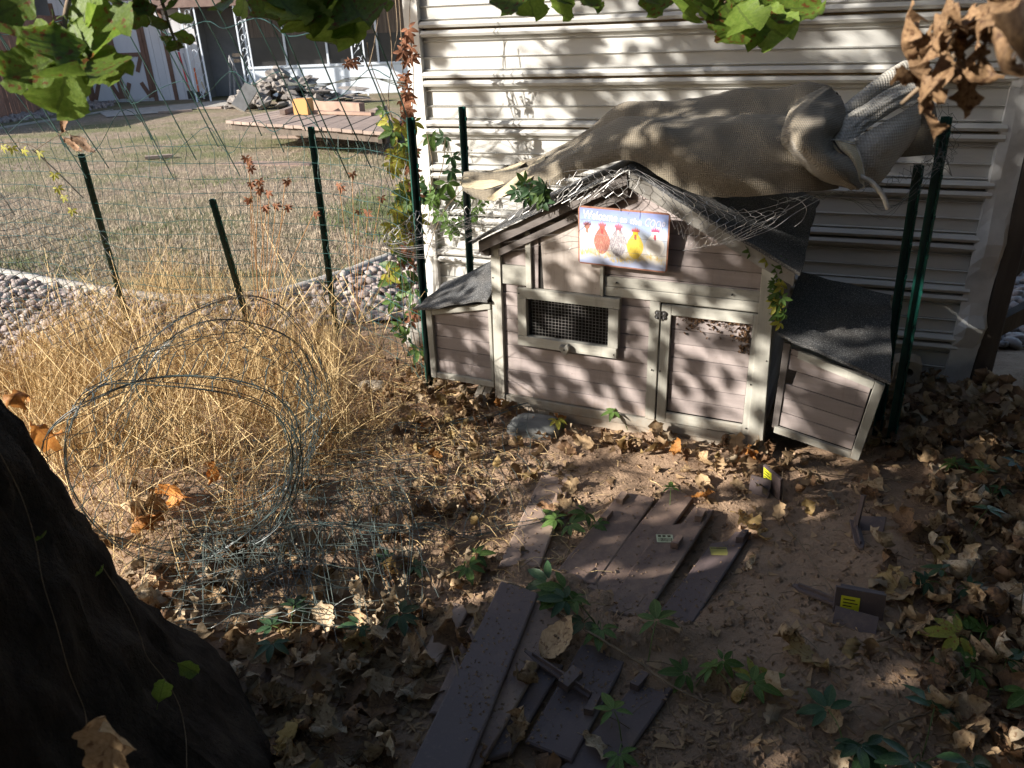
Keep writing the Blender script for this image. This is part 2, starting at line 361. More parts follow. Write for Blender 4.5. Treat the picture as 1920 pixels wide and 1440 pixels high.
# loose soil heaps between the boards, a hollow by the coop
for (px, py, r, h) in ((1350, 1170, .13, .026), (1560, 1230, .3, .04), (1245, 1215, .09, .022), (1150, 1205, .08, .03), (1130, 1140, .055, .045), (1205, 1190, .06, .05), (1270, 1205, .05, .04), (1060, 1105, .05, .035), (1235, 1275, .05, .04), (1175, 1225, .05, .035), (975, 1085, .045, .03), (1700, 1060, .25, .025), (1100, 900, .2, .025), (1480, 880, .2, .03), (1250, 870, .25, .03)):
    p = G(px, py); Z = Z+h*np.exp(-((X-p[0])**2+(Y-p[1])**2)/r**2)
HEAPS = True
mb = MB(); n1, n2 = X.shape
mb.v = list(map(tuple, np.stack([X, Y, Z], -1).reshape(-1, 3)))
mb.f = [(i*n2+j, (i+1)*n2+j, (i+1)*n2+j+1, i*n2+j+1) for i in range(n1-1) for j in range(n2-1)]
tag(obj('ground', mb, M['soil'], smooth=True), kind='structure')
_xs, _ys, _Z = xs, ys, Z
def gz(x, y):
    i = int(np.clip(np.searchsorted(_xs, x)-1, 0, len(_xs)-2)); j = int(np.clip(np.searchsorted(_ys, y)-1, 0, len(_ys)-2))
    a = (x-_xs[i])/(_xs[i+1]-_xs[i]); b = (y-_ys[j])/(_ys[j+1]-_ys[j])
    return float(_Z[i, j]*(1-a)*(1-b)+_Z[i+1, j]*a*(1-b)+_Z[i, j+1]*(1-a)*b+_Z[i+1, j+1]*a*b)
def GH(px, py, dz=0.):
    p = G(px, py)
    for _ in range(3): p = G(px, py, gz(p[0], p[1])+dz)
    return p
curb = [(-14, 9.6), (-7, 7.0), (-4.6, 5.92), (-3.68, 5.41), (-2.83, 4.95), (-2.2, 4.66), (-1.75, 4.62), (-1.36, 4.76), (-.81, 5.5), (-.35, 6.4), (.3, 8)]
curb = catmull(curb, 80)
def sheet(name, poly, z, mat):
    bm = bmesh.new(); vv = [bm.verts.new((x, y, z)) for x, y in poly]; bm.faces.new(vv); bmesh.ops.triangulate(bm, faces=bm.faces[:])
    me = bpy.data.meshes.new(name); bm.to_mesh(me); bm.free(); me.materials.append(mat); o = bpy.data.objects.new(name, me); COL.objects.link(o); return o
lawn = sheet('lawn', [tuple(p) for p in curb]+[(6, 34), (-40, 34), (-40, 12)], .014, M['lawn']); tag(lawn, kind='structure')
bed = sheet('river_rock_bed', [tuple(p) for p in curb[::-1]][4:]+[(-14, 3.3), (-2.75, 3.3), (-2.3, 3.95), (-1.2, 4.05), (-.2, 4.2), (.0, 5)], .006, M['pebbles']); tag(bed, kind='structure')
mb = MB(); 
for i in range(len(curb)-1): pass
P3 = [(p[0], p[1]) for p in curb]
a = np.array(P3); tn = np.gradient(a, axis=0); tn /= np.linalg.norm(tn, axis=1)[:, None]; nn = np.stack([-tn[:, 1], tn[:, 0]], 1)
prof = [(-.045, -.02), (-.04, .035), (.0, .045), (.04, .035), (.045, -.02)]
mb.grid([[(*(a[i]+nn[i]*o), z+.006*vnoise(i*.9, 3)) for o, z in prof] for i in range(len(a))])
tag(obj('lawn_kerb', mb, M['concrete'], smooth=True), kind='structure')

# stones: a few shared pebble meshes; the ones that show largest singly, the rest as one mass
def pebble_mesh(i):
    bm = bmesh.new(); bmesh.ops.create_cube(bm, size=2); bmesh.ops.subdivide_edges(bm, edges=bm.edges[:], cuts=1, use_grid_fill=True)
    r = np.random.default_rng(i)
    for v in bm.verts: v.co.normalize(); v.co *= 1+.16*r.standard_normal(); v.co.x *= 1.0; v.co.y *= .76+.1*(i % 3); v.co.z *= .55
    me = bpy.data.meshes.new('stone'); bm.to_mesh(me); bm.free(); me.materials.append(M['pebble']); me.polygons.foreach_set('use_smooth', [True]*len(me.polygons)); return me
PEB = [pebble_mesh(i) for i in range(7)]
def inpoly(x, y, poly):
    c = False; n = len(poly)
    for i in range(n):
        x1, y1 = poly[i]; x2, y2 = poly[(i+1) % n]
        if (y1 > y) != (y2 > y) and x < (x2-x1)*(y-y1)/(y2-y1)+x1: c = not c
    return c
bedpoly = [tuple(p) for p in curb[::-1]][4:]+[(-3.9, 3.3), (-2.75, 3.3), (-2.3, 3.95), (-1.2, 4.05), (-.2, 4.2), (.0, 5)]
cand = []
for _ in range(9000):
    x, y = random.uniform(-5.2, .1), random.uniform(3.3, 6.6)
    if not inpoly(x, y, bedpoly): continue
    if any((x-c[0])**2+(y-c[1])**2 < .0021 for c in cand[-1400:]): continue
    px, py = proj((x, y, 0)); 
    if not (-60 < px < 1000): continue
    vis = (px < 260 and py < 720) or (540 < px < 800)
    cand.append((x, y, vis))
cand.sort(key=lambda c: (not c[2], math.hypot(c[0], c[1])))
bulk = MB()
def stone_xf(x, y, s, z0): return (x, y, z0+s*.28), (random.uniform(-.35, .35), random.uniform(-.35, .35), random.uniform(0, 6.3)), (s*random.uniform(.85, 1.3), s, s)
for i, (x, y, vis) in enumerate(cand):
    s = random.uniform(.024, .040); loc, rot, sc = stone_xf(x, y, s, .006+random.uniform(0, .012))
    if i < 300:
        o = bpy.data.objects.new('stone', PEB[i % 7]); COL.objects.link(o); o.parent = bed; o.location = loc; o.rotation_euler = rot; o.scale = sc
    else:
        mt = Matrix.LocRotScale(Vector(loc), __import__('mathutils').Euler(rot), Vector(sc)); me = PEB[i % 7]
        bulk.add([mt @ v.co for v in me.vertices], [tuple(p.vertices) for p in me.polygons])
tag(obj('stones', bulk, M['pebbles'], bed, smooth=True), kind='stuff')
# bright rock bed past the right end of the wall and the one under the brown fence
bed2 = sheet('river_rock_bed', [(2.1, 3.45), (3.2, 3.3), (9, 4.5), (9, 14), (3.2, 14)], .006, M['pebbles']); tag(bed2, kind='structure')
n = 0; bulk = MB()
for _ in range(3500):
    x, y = random.uniform(2.3, 6), random.uniform(3.4, 9); px, py = proj((x, y, 0))
    if not (1780 < px < 1990): continue
    s = random.uniform(.026, .045); loc, rot, sc = stone_xf(x, y, s, .006); n += 1
    if n <= 150:
        o = bpy.data.objects.new('stone', PEB[n % 7]); COL.objects.link(o); o.parent = bed2; o.location = loc; o.rotation_euler = rot; o.scale = sc
    else:
        mt = Matrix.LocRotScale(Vector(loc), __import__('mathutils').Euler(rot), Vector(sc)); me = PEB[n % 7]
        bulk.add([mt @ v.co for v in me.vertices], [tuple(p.vertices) for p in me.polygons])
tag(obj('stones', bulk, M['pebbles'], bed2, smooth=True), kind='stuff')

# ------------------------------------------------------------------ where the sun gets through the trees
SA = np.cross([0, 0, 1], SUN); SA /= np.linalg.norm(SA); SB = np.cross(SUN, SA)
LIT = []
def behind_coop(P):                      # the coop and its cloth shade that spot themselves
    d = P-CL; p = np.array([d@CX, d@CY, d[2]]); q = np.array([SUN@CX, SUN@CY, SUN[2]])
    for lo_, hi_ in (((0, .02, 0), (1.1, .6, .98)), ((.4, .0, .9), (1.4, .4, 1.2))):
        t1, t2 = (np.array(lo_)-p)/q, (np.array(hi_)-p)/q; a = np.minimum(t1, t2).max(); b = np.maximum(t1, t2).min()
        if b > max(a, .02): return True
    return False
def L_(P, v):
    if not behind_coop(P): LIT.append((P@SA, P@SB, v))
for px, py, v in ((800, 30, .6), (850, 60, .82), (850, 200, .9), (950, 100, .9), (950, 250, .85), (1000, 180, .85), (1050, 60, .75), (1050, 150, .55), (1050, 230, .6), (1150, 60, .3), (1150, 130, .45), (1200, 200, .2), (1300, 50, .08), (1300, 130, .1),
                  (1400, 100, .05), (1500, 100, .04), (1640, 25, .6), (1640, 60, .2), (1660, 110, .03), (1740, 150, .03), (1790, 250, .08), (1790, 315, .25), (1700, 450, 0), (1800, 300, .08), (1750, 600, 0), (1850, 100, .02), (1560, 20, .1), (1700, 550, 0)):
    L_(WP(px, py), v)
for px, py, v in ((960, 480, .75), (1000, 480, .75), (1060, 480, .75), (960, 600, .55), (950, 680, .5), (1050, 700, .72), (1100, 690, .65), (1180, 700, .6), (1180, 620, .35), (1200, 740, .6), (1100, 740, .7), (1000, 740, .5), (1000, 700, .5), (1150, 420, .85), (1230, 450, .85), (1180, 480, .6),
                  (1310, 450, .6), (1350, 480, .5), (1400, 480, .25), (1330, 540, .25), (1300, 560, .2), (1300, 620, .25), (1300, 700, .4), (1350, 730, .5), (1400, 650, .3), (1420, 720, .7), (1400, 800, .6), (1330, 800, .7), (1500, 680, .3), (1550, 740, .35), (1600, 730, .3), (1560, 800, .3), (1520, 820, .5),
                  (850, 620, .55), (900, 650, .5), (870, 690, .4), (880, 540, .85), (1000, 420, .8), (900, 440, .85)):
    L_(C2W(CPt(px, py)), v)
for px, py, o, v in ((1000, 330, .05, .5), (900, 350, .05, .95), (1120, 260, .1, .12), (1250, 220, .2, .12), (1400, 220, .2, .03), (1350, 310, 0, .08), (1500, 300, -.05, .1), (1550, 250, 0, .1), (1640, 200, .2, .25), (1690, 200, .25, .25), (1600, 420, .2, .0), (1450, 420, .2, .12), (1580, 600, .2, .0), (1650, 700, 0, .25)):
    L_(C2W(CPt(px, py, o)), v)
for px, py, v in ((1000, 850, .85), (1100, 850, .8), (1250, 850, .8), (1400, 900, .6), (1560, 885, .5), (1050, 950, .72), (1150, 950, .55), (1250, 950, .3), (1300, 1000, .12), (1300, 1080, .0), (1100, 1100, .15), (1000, 1080, .3), (900, 1150, .1), (850, 1000, .7), (700, 1000, .65), (600, 900, .95), (700, 900, .8),
                  (600, 1100, .6), (500, 1150, .7), (700, 1100, .85), (650, 1240, .85), (750, 1180, .8), (850, 1090, .7), (560, 1180, .95), (900, 1220, 0), (1000, 1300, 0), (1500, 1000, .08), (1440, 970, .4), (1500, 1100, .05), (1700, 1190, .2), (1700, 1000, .06), (1800, 1000, .06), (1850, 1150, .10), (1620, 930, .15), (1830, 850, .2), (1750, 760, 0), (1900, 830, .35), (1600, 1300, .05), (1800, 1300, .06),
                  (1300, 1300, .0), (1200, 1180, .02), (900, 1400, 0), (1900, 1430, 0), (1920, 1100, .02), (1300, 1430, 0), (400, 900, 1), (300, 700, 1), (500, 700, 1), (650, 650, 1), (800, 800, .9), (100, 600, 1), (100, 650, 1), (700, 560, 1), (300, 1050, 1), (400, 560, 1), (30, 520, 1), (720, 480, 1)):
    L_(G(px, py), v)
for x, y, d, v in ((60, 40, 1., .9), (130, 100, 1., .95), (200, 100, 1., .95), (110, 180, 1., .95), (300, 60, 1.2, .9), (450, 20, 1.42, .7), (560, 30, 1.42, .5), (650, 50, 1.42, .7)): L_(CAM+ray(x, y)*d, v)
for x, y, d, v in ((300, 620, .4, 1), (500, 620, .4, 1), (450, 560, .45, 1), (250, 600, .4, 1), (150, 650, .4, 1), (600, 660, .3, 1), (400, 800, .3, 1), (250, 850, .3, 1)): L_(G(x, y, 0)+np.array([0, 0, d]), v)
for x, y, z, v in ((-5, 8, 0, 1), (-2, 8, 0, 1), (-1.5, 12, 0, 1), (-9, 16, 0, 1), (-8, 20, 2, 1), (4, 6, 0, 1), (5, 8, 0, 1), (3, 5, 0, .9), (-3, 5, 1, 1), (-1, 4, 1.2, 1), (2.6, 3.6, 0, .3), (-2, 1, 0, .3), (1, -1, 0, 0), (3, 0, 0, 0), (-1, -1.5, 0, 0), (0, 0, 0, 0)):
    L_(np.array([x, y, z]), v)
LIT = np.array(LIT)
def lit(P):                              # openness of the canopy along the sun's way from P
    a = P@SA; b = P@SB; d2 = (a[:, None]-LIT[:, 0])**2+(b[:, None]-LIT[:, 1])**2+1e-5
    wgt = d2**-2.2; return (wgt*LIT[:, 2]).sum(1)/wgt.sum(1)

def leaf_cloud(P, size, seed=0):         # one small folded face pair per leaf
    r = np.random.default_rng(seed); n = len(P)
    d = r.standard_normal((n, 3)); d[:, 2] *= .7; d /= np.linalg.norm(d, axis=1)[:, None]
    e = r.standard_normal((n, 3)); e -= (e*d).sum(1)[:, None]*d; e /= np.linalg.norm(e, axis=1)[:, None]
    s = size*r.uniform(.7, 1.35, n)[:, None]; u = np.cross(d, e)
    a = P-d*s*.6; b = P+e*s*.42+u*s*.1; c = P+d*s*.6; f = P-e*s*.42+u*s*.1
    V = np.stack([a, b, c, f], 1).reshape(-1, 3); F = np.arange(4*n).reshape(n, 4)
    mb = MB(); mb.v = list(map(tuple, V)); mb.f = list(map(tuple, F.tolist())); return mb
def clumps(centres, k, spread, seed):
    r = np.random.default_rng(seed); return (centres[:, None]+r.standard_normal((len(centres), k, 3))*spread).reshape(-1, 3)
def thin(P, dens, seed):                 # keep the leaves that shade, leave the sunlit gaps open
    r = np.random.default_rng(seed); l = np.clip(lit(P), 1e-3, 1)
    keep = np.where(l > .88, 0, np.clip(-np.log(l)/dens, 0, 1)); return P[r.random(len(P)) < keep]
def limbs(t, root, targets, r0, mat, seed):
    r = np.random.default_rng(seed)
    for q in targets:
        q = np.array(q, float); mid = (root+q)/2+np.array([r.uniform(-.3, .3), r.uniform(-.3, .3), .35])
        mb = MB(); pts = catmull([root, mid, q], 9); mb.tube(pts, np.linspace(r0, r0*.2, 9), 7); obj('limb', mb, mat, t, True, True)
# the tree past the left edge whose crown dapples the coop
sc_ = np.array([0, 2.4, .55])+SUN*3.5
base = np.array([.7+SUN[0]*4.8, .55+SUN[1]*4.8, 0])
tr = thing('shade_tree', 'leafy tree standing beyond the left edge whose crown dapples the coop and wall', 'tree', base); mb = MB(); mb.tube(catmull([base+[0, 0, -.1], base+[-.05, .05, .8], base+[0, 0, 1.6], base+[.0, .1, 2.6]], 10), np.linspace(.17, .08, 10), 10); obj('trunk', mb, M['bark'], tr, True, True)
limbs(tr, base+np.array([0, 0, 1.6]), [base+np.array([-.2, 1.3, 2.6]), base+np.array([.1, -1.2, 2.6]), base+np.array([-.5, .5, 3.2]), base+np.array([.2, .9, 3.3])], .045, M['bark'], 4)
r = np.random.default_rng(11); nC = 5600
cc = sc_+SA*r.uniform(-3.6, 3.6, nC)[:, None]+SB*r.uniform(-2.0, 2.4, nC)[:, None]+SUN*r.uniform(-.6, .8, nC)[:, None]
LP = clumps(thin(cc, 2.15, 5), 13, .055, 6)
LP = LP[np.random.default_rng(9).random(len(LP)) < np.where(lit(LP) > .97, 0, 1)]
obj('crown', leaf_cloud(LP, .075, 2), M['crown'], tr, world=True)
# ------------------------------------------------------------------ the oak in front: trunk, limbs, crown, leaves in view
TAX = np.array([-1.12, 1.05])
oak = thing('oak_tree', 'big dark oak trunk in the left foreground with leafy twigs hanging over the top edge', 'tree', (TAX[0], TAX[1], 0))
tz = [-.15, 0, .056, .124, .207, .283, .354, .444, .508, .619, .738, .801, .906, 1.2, 1.7, 2.4, 3.2]
trd = [.60, .575, .565, .55, .505, .455, .42, .39, .365, .35, .325, .31, .292, .265, .25, .235, .20]
mb = MB(); nz, na = 110, 150; rows = []
for z in np.linspace(-.15, 3.2, nz)**1.0:
    r0 = np.interp(z, tz, trd); th = np.arange(na)*2*math.pi/na
    ridg = 1-2*np.abs(vnoise(th*9+vnoise(th*3, z*4+50)*1.5, np.full(na, z*5)+.3*np.sin(th*3)))
    rr = r0*(1+.05*vnoise(th*2.2+4, np.full(na, z*1.5)))+.038*(ridg-.9)+.012*vnoise(th*22, np.full(na, z*22))
    rr = rr+.05*np.maximum(0, .35-z)*np.sin(th*5+1)
    rr = rr*(1-.44*np.exp(-((th-1.95)/.55)**2)*np.clip(1.6-z, 0, 1))
    lean = -.42*max(0, z-.9); ly_ = .12*max(0, z-.9)
    rows.append(np.stack([TAX[0]+lean+rr*np.cos(th), TAX[1]+ly_+rr*np.sin(th), np.full(na, z)], 1))
rows = np.array(rows); mb.grid(np.concatenate([rows, rows[:, :1]], 1))
obj('trunk', mb, M['bark'], oak, True, True)
top = np.array([TAX[0]-.90, TAX[1]+.25, 3.05])
limbs(oak, top, [(-.2, .5, 3.5), (1.2, .9, 3.6), (2.6, .2, 3.9), (.3, -1.6, 4.0), (-1.5, 2.2, 4.2), (-2.4, .2, 4.4), (1.0, 1.9, 3.3)], .13, M['bark'], 8)
r = np.random.default_rng(21)
cc = np.stack([r.uniform(1.2, 5.4, 3600), r.uniform(.2, 2.95, 3600), r.uniform(2.5, 4.4, 3600)], 1)
cc = np.concatenate([cc, np.stack([r.uniform(1.4, 5.4, 2400), r.uniform(-1.8, .3, 2400), r.uniform(2.6, 4.4, 2400)], 1)]); pp = clumps(cc, 9, .13, 22); l = lit(pp); pp = pp[(l < .45) & (np.random.default_rng(3).random(len(pp)) < 1-1.6*l)]
obj('crown', leaf_cloud(pp, .13, 4), M['crown'], oak, world=True)  # leaves out of view, placed over the right to darken the wall there
# unseen trees added behind and right of the viewer to cut sky light
def blocking_tree(x, y, h, rad, label, seed, n=900):
    t = thing('light_blocking_tree', label, 'tree', (x, y, 0)); r = np.random.default_rng(seed)
    mb = MB(); mb.tube(catmull([(x, y, -.1), (x+.1, y, h*.35), (x, y+.1, h*.8)], 8), np.linspace(.2, .06, 8), 8); obj('trunk', mb, M['bark'], t, True, True)
    d = r.standard_normal((n, 3)); d /= np.linalg.norm(d, axis=1)[:, None]; c = np.array([x, y, h*.52])+d*np.array([rad, rad, h*.5])*r.uniform(.55, 1, n)[:, None]
    c = c[c[:, 2] > .1]; pp = clumps(c, 10, .2, seed+1); l = lit(pp); pp = pp[l < .5]
    obj('crown', leaf_cloud(pp, .2, seed), M['crown'], t, world=True)
blocking_tree(4.8, 1.0, 5.2, 1.9, 'added bushy tree blocking sky light right of the dirt yard beyond the frame', 31, 1300)
blocking_tree(4.3, -2.4, 6.2, 2.3, 'added unseen bushy tree blocking sky light behind the viewer on the right', 32, 1500)
blocking_tree(.9, -4.2, 6.2, 2.3, 'added unseen bushy tree blocking sky light straight behind the viewer', 33, 1500)
blocking_tree(-2.8, -4.8, 6.0, 2.2, 'added unseen bushy tree blocking sky light behind the viewer on the left', 34, 1300)

def leaf_mesh(name, seed, L, W, mat, n=12, lobes=3.2, curl=.5, fold=.2, edge=.3, tw=.2, sinus=.55, side=5, oval=False):
    r = np.random.default_rng(seed); ph = r.uniform(-.3, .3); V = []; uv = []
    pos = np.array([0., 0, 0]); a = r.uniform(-.2, .2); cdir = curl*r.uniform(.6, 1.4)/n*2
    us = np.linspace(-1, 1, side); jt = .18 if n < 12 else .10 if n < 16 else .035
    for i in range(n+1):
        t = i/n
        if oval: wd = W*math.sin(math.pi*min(1, t*.94+.03)**.8)**.9
        else:
            env = math.sin(math.pi*min(1., t*.93+.035)**1.25)**.75
            lob = 1-sinus*(.5+.5*math.cos(2*math.pi*(t*lobes+.05)))*(1 if t < .97 else .3)
            wd = W*env*lob
        wl, wr = wd*(1+jt*r.standard_normal()), wd*(1+jt*r.standard_normal())
        if i in (0,): wl = wr = L*.008
        if i == n: wl = wr = L*.01
        ec = edge*(1+.6*r.standard_normal()*min(1, jt/.10))
        for u in us:
            x = (wr if u > 0 else wl)*u; x0 = abs(x)
            z = fold*x0+ec*(u*u)*W*.6+.035*L*r.standard_normal()*(abs(u) > .4)*.6*min(1, jt/.10)
            rt = tw*t*u*W
            sh = abs(u)*L*.09                                # lobes point forward
            V.append(pos+np.array([x, math.cos(a)*sh-math.sin(a)*(z+rt), math.sin(a)*sh+math.cos(a)*(z+rt)])); uv.append((u*.5+.5, t))
        pos = pos+np.array([.06*r.standard_normal()*L/n*3, math.cos(a), math.sin(a)])*np.array([1, L/n, L/n]); a += cdir
    mb = MB(); mb.grid(np.array(V).reshape(n+1, side, 3))
    # stalk
    mb2 = len(mb.v); mb.tube([(0, 0, 0), (0, -L*.10, -.01*L), (.01*L, -L*.2, -.05*L)], L*.011, 3); uv += [(.5, 0)]*(len(mb.v)-mb2)
    me = mb.mesh(name, True); fuv(me, uv); me.materials.append(M[mat]); return me
def orient(d, nrm):                      # y along d, z near nrm
    y = np.array(d, float); y /= np.linalg.norm(y); z = np.array(nrm, float); z -= (z@y)*y; z /= np.linalg.norm(z); x = np.cross(y, z)
    return Matrix(((x[0], y[0], z[0]), (x[1], y[1], z[1]), (x[2], y[2], z[2])))
def put(name, me, P, d, nrm, parent=None, s=1.):
    o = bpy.data.objects.new(name, me); COL.objects.link(o); mt = orient(d, nrm).to_4x4()
    mt = Matrix.Translation(Vector(P)) @ mt @ Matrix.Diagonal((s, s, s, 1))
    if parent is not None:
        o.parent = parent; b = Vector((0, 0, 0)); p = parent
        while p is not None: b += p.location; p = p.parent
        mt = Matrix.Translation(-b) @ mt
    o.matrix_local = mt if parent is None else mt
    o.location, o.rotation_euler, o.scale = mt.to_translation(), mt.to_euler(), mt.to_scale(); return o
def PD(px, py, d): v = ray(px, py); return CAM+v*d      # d = depth along the view
OAKG = [leaf_mesh('leaf', 100+i, 1., .52+.06*(i % 3), ('oak_green', 'oak_green2')[i % 2], n=26, lobes=1.5+.2*(i % 3), curl=.3, fold=.10, edge=.12, sinus=.36) for i in range(6)]
OAKD = [leaf_mesh('leaf', 140+i, 1., .33, 'oak_dead', n=22, lobes=2.3, curl=.9, fold=.35, edge=.6, tw=.9, sinus=.5) for i in range(6)]
SMALLG = [leaf_mesh('leaf', 170+i, 1., .42, ('oak_green', 'oak_green2')[i % 2], n=16, lobes=1.6, curl=.3, fold=.15, sinus=.3) for i in range(3)]
def twig(pts, r0, label=None):
    P = [PD(*p) for p in pts]; mb = MB(); q = catmull(P, 5*len(P)); mb.tube(q, np.linspace(r0, r0*.5, len(q)), 5)
    return obj('branch', mb, M['twig'], oak, True, True, label)
rl = random.Random(5)
def hang(br, items, meshes, tilt=.6):
    for k, (bx, by, tx, ty, d) in enumerate(items):
        P = PD(bx, by, d); T = PD(tx, ty, d+rl.uniform(-.03, .03)); dv = T-P; L = np.linalg.norm(dv)*1.12
        nr = -FV+RV*rl.uniform(-tilt, tilt)+UV_*rl.uniform(-tilt*.4, tilt)
        put('leaf', meshes[k % len(meshes)], P, dv, nr, br, L)
b1 = twig([(170, -160, 1.15), (140, -40, 1.06), (122, 40, 1.0), (134, 100, .99)], .005, 'twig of large green oak leaves hanging in the top left corner')
hang(b1, [(128, 96, 42, 160, .99), (126, 96, 122, 205, 1.0), (130, 96, 178, 190, .97), (136, 100, 230, 140, 1.0), (122, 48, 242, 88, 1.0), (128, 40, 180, 100, .98), (100, 35, 108, 132, .96), (120, 30, 205, 22, 1.03), (70, -25, 8, 48, .98), (118, 70, 62, 88, .99)], OAKG)
b2 = twig([(330, -160, 1.3), (300, -40, 1.22), (312, 30, 1.2), (335, 95, 1.2)], .004, 'thin twig of small round leaves at the top left')
hang(b2, [(300, 10, 262, 40, 1.2), (312, 30, 350, 50, 1.2), (316, 40, 285, 65, 1.2), (322, 60, 350, 82, 1.21), (325, 70, 308, 85, 1.2), (334, 90, 352, 100, 1.2), (332, 92, 322, 107, 1.2), (300, 0, 340, 5, 1.22), (310, 15, 345, 22, 1.2)], SMALLG)
b2b = twig([(240, -160, 1.2), (215, -30, 1.15), (205, 0, 1.14)], .003); hang(b2b, [(208, -8, 196, 32, 1.14), (212, -6, 230, 22, 1.14), (250, -15, 285, 30, 1.2)], SMALLG)
b3 = twig([(600, -180, 1.5), (560, -60, 1.45), (480, -20, 1.42), (430, -5, 1.42)], .005, 'leafy oak twig crossing the top edge above the patio')
hang(b3, [(440, -20, 432, 32, 1.42), (455, -15, 462, 26, 1.42), (480, -25, 505, 48, 1.44), (510, -25, 560, 40, 1.4), (540, -25, 535, 46, 1.45), (565, -25, 600, 60, 1.43), (590, -30, 585, 55, 1.46), (620, -20, 640, 85, 1.44), (640, -20, 690, 60, 1.42), (660, -20, 668, 70, 1.46), (690, -25, 715, 22, 1.44), (560, -30, 620, 30, 1.47)], OAKG)
b4 = twig([(1080, -170, 1.35), (1040, -60, 1.3), (980, -30, 1.28)], .004, 'oak twig with dark leaves over the siding at the top middle')
hang(b4, [(975, -35, 950, 32, 1.28), (985, -35, 1000, 32, 1.28), (1010, -35, 1020, 18, 1.3), (1050, -40, 1050, 28, 1.28), (1070, -40, 1100, 26, 1.28)], OAKG)
b5 = twig([(1380, -180, 1.3), (1350, -60, 1.24), (1340, -20, 1.22), (1360, 5, 1.2)], .005, 'oak twig with backlit leaves hanging above the shade cloth')
hang(b5, [(1260, -40, 1225, 28, 1.22), (1275, -40, 1262, 40, 1.22), (1300, -35, 1298, 46, 1.22), (1330, -30, 1345, 45, 1.24), (1350, -15, 1382, 90, 1.2), (1372, 5, 1415, 62, 1.19), (1400, 0, 1502, 36, 1.2), (1395, 20, 1468, 74, 1.21), (1200, -40, 1188, 12, 1.22)], OAKG)
b6 = twig([(2040, -120, .62), (1930, -20, .62), (1830, 70, .66), (1740, 150, .7), (1690, 195, .72)], .004, 'dead twig of curled brown oak leaves in the top right corner')
it = []
for k in range(44):
    t = rl.random(); bx = 1950-250*t+rl.uniform(-35, 35); by = -20+205*t+rl.uniform(-45, 35); an = rl.uniform(1.2, 4.2); ll = rl.uniform(55, 120)*(1-.25*t)
    it.append((bx, by, bx+ll*math.cos(an), by+ll*math.sin(an)*.8, .64+.08*t+rl.uniform(-.05, .05)))
it += [(1900, 110, 1845, 195, .5), (1930, 100, 1900, 222, .46), (1960, 120, 1935, 200, .47), (1760, 165, 1665, 212, .7), (1730, 160, 1690, 195, .72), (1790, 20, 1725, 60, .66), (1770, 90, 1712, 112, .68)]
hang(b6, it, OAKD, 1.0)

# ------------------------------------------------------------------ metal clad building
def wallp(s, z, off=0.): return WN*(WD-off)+WT*s+np.array([0, 0, z])
sL = WP(797, 153)@WT; sR = WP(1859, 312)@WT
bl = thing('metal_wall', 'wall clad in cream ribbed metal siding behind the chicken coop', 'wall', wallp(sL, 0))
prf = [(0, 0), (.002, .011), (.010, .001), (.056, 0), (.058, .014), (.065, .002), (.068, .023), (.082, .034), (.094, .028), (.097, -.008), (.104, -.008), (.107, .024), (.121, .032), (.133, .025), (.136, .0), (.150, 0), (.152, .013), (.160, 0), (.22, 0)]
for k in range(-7, 7):
    zt = 1.382-.22*k; r = np.random.default_rng(k+50); jo = r.uniform(-.002, .002); ph = r.uniform(0, 9)
    p = [(a, b) for a, b in prf if zt-a > -.06]
    mb = MB(); ss = np.linspace(sL, sR+.02, 60)
    mb.grid([[wallp(s, zt-a+(.004*vnoise(s*1.3+ph, 7.)), b+jo+.008*vnoise(s*2.1+ph, a*9)) for a, b in p] for s in ss])
    o = obj('siding_panel', mb, [M['siding'], M['rust_dirt']], bl, world=True)
    npf = len(p)-1
    for i, poly in enumerate(o.data.polygons):
        if 0 < npf and (i % npf) in (9,): poly.material_index = 1
mb = MB()
for (a, b, o0, o1) in ((sL-.075, sL+.004, -.03, .03),): mb.prism(rect(a, -.05, b, 3.2), lambda p, o: wallp(p[0], p[1], o), o0, o1, .004)
obj('corner_trim', mb, M['trim'], bl, world=True)
mb = MB(); zz = np.linspace(-.04, 3.0, 60); rr = np.random.default_rng(5)
dent = lambda z: .016*math.exp(-((z-.62)/.09)**2)+.02*math.exp(-((z-.26)/.05)**2)
mb.grid([[wallp(sR+dx+.006*vnoise(z*5, i)+(dent(z) if i > 2 else 0), z, o+.010*vnoise(z*7, i*3)+(dent(z)*1.4 if i in (2, 3) else 0)) for i, (dx, o) in enumerate(((-.002, .001), (0, .026), (.035, .030), (.08, .028), (.098, .024), (.1, -.03)))] for z in zz])
obj('edge_trim', mb, M['grey_trim'], bl, world=True)
mb = MB(); c = wallp((sL+sR)/2, 1.45, -.12); R = np.stack([WT, WN, [0, 0, 1]], 1); mb.box(c, (sR-sL+.02, .16, 3.1), R); obj('wall_body', mb, M['dark_wood'], bl, world=True)
# post and rails at its right end
gt = thing('wooden_post', 'dark weathered wooden post with rails at the right end of the metal wall', 'post', wallp(sR+.16, 0))
mb = MB(); mb.prism(rect(sR+.101, -.05, sR+.172, 2.6), lambda p, o: wallp(p[0]+.01*vnoise(p[1], 2), p[1], o), -.09, .03, .006); obj('upright', mb, M['dark_wood'], gt, world=True)
for (pa, pb, hh) in (((1858, 533), (2010, 385), .10), ((1832, 632), (2010, 540), .075)):
    a = WP(*pa, -.05); b = WP(*pb, -.25); d = (b-a)/np.linalg.norm(b-a); u = np.array([0, 0, 1.]); x = np.cross(d, u); x /= np.linalg.norm(x); u = np.cross(x, d)
    mb = MB(); mb.box((a+b)/2, (np.linalg.norm(b-a), .045, hh), np.stack([d, x, u], 1)); obj('rail', mb, M['dark_wood'], gt, world=True)
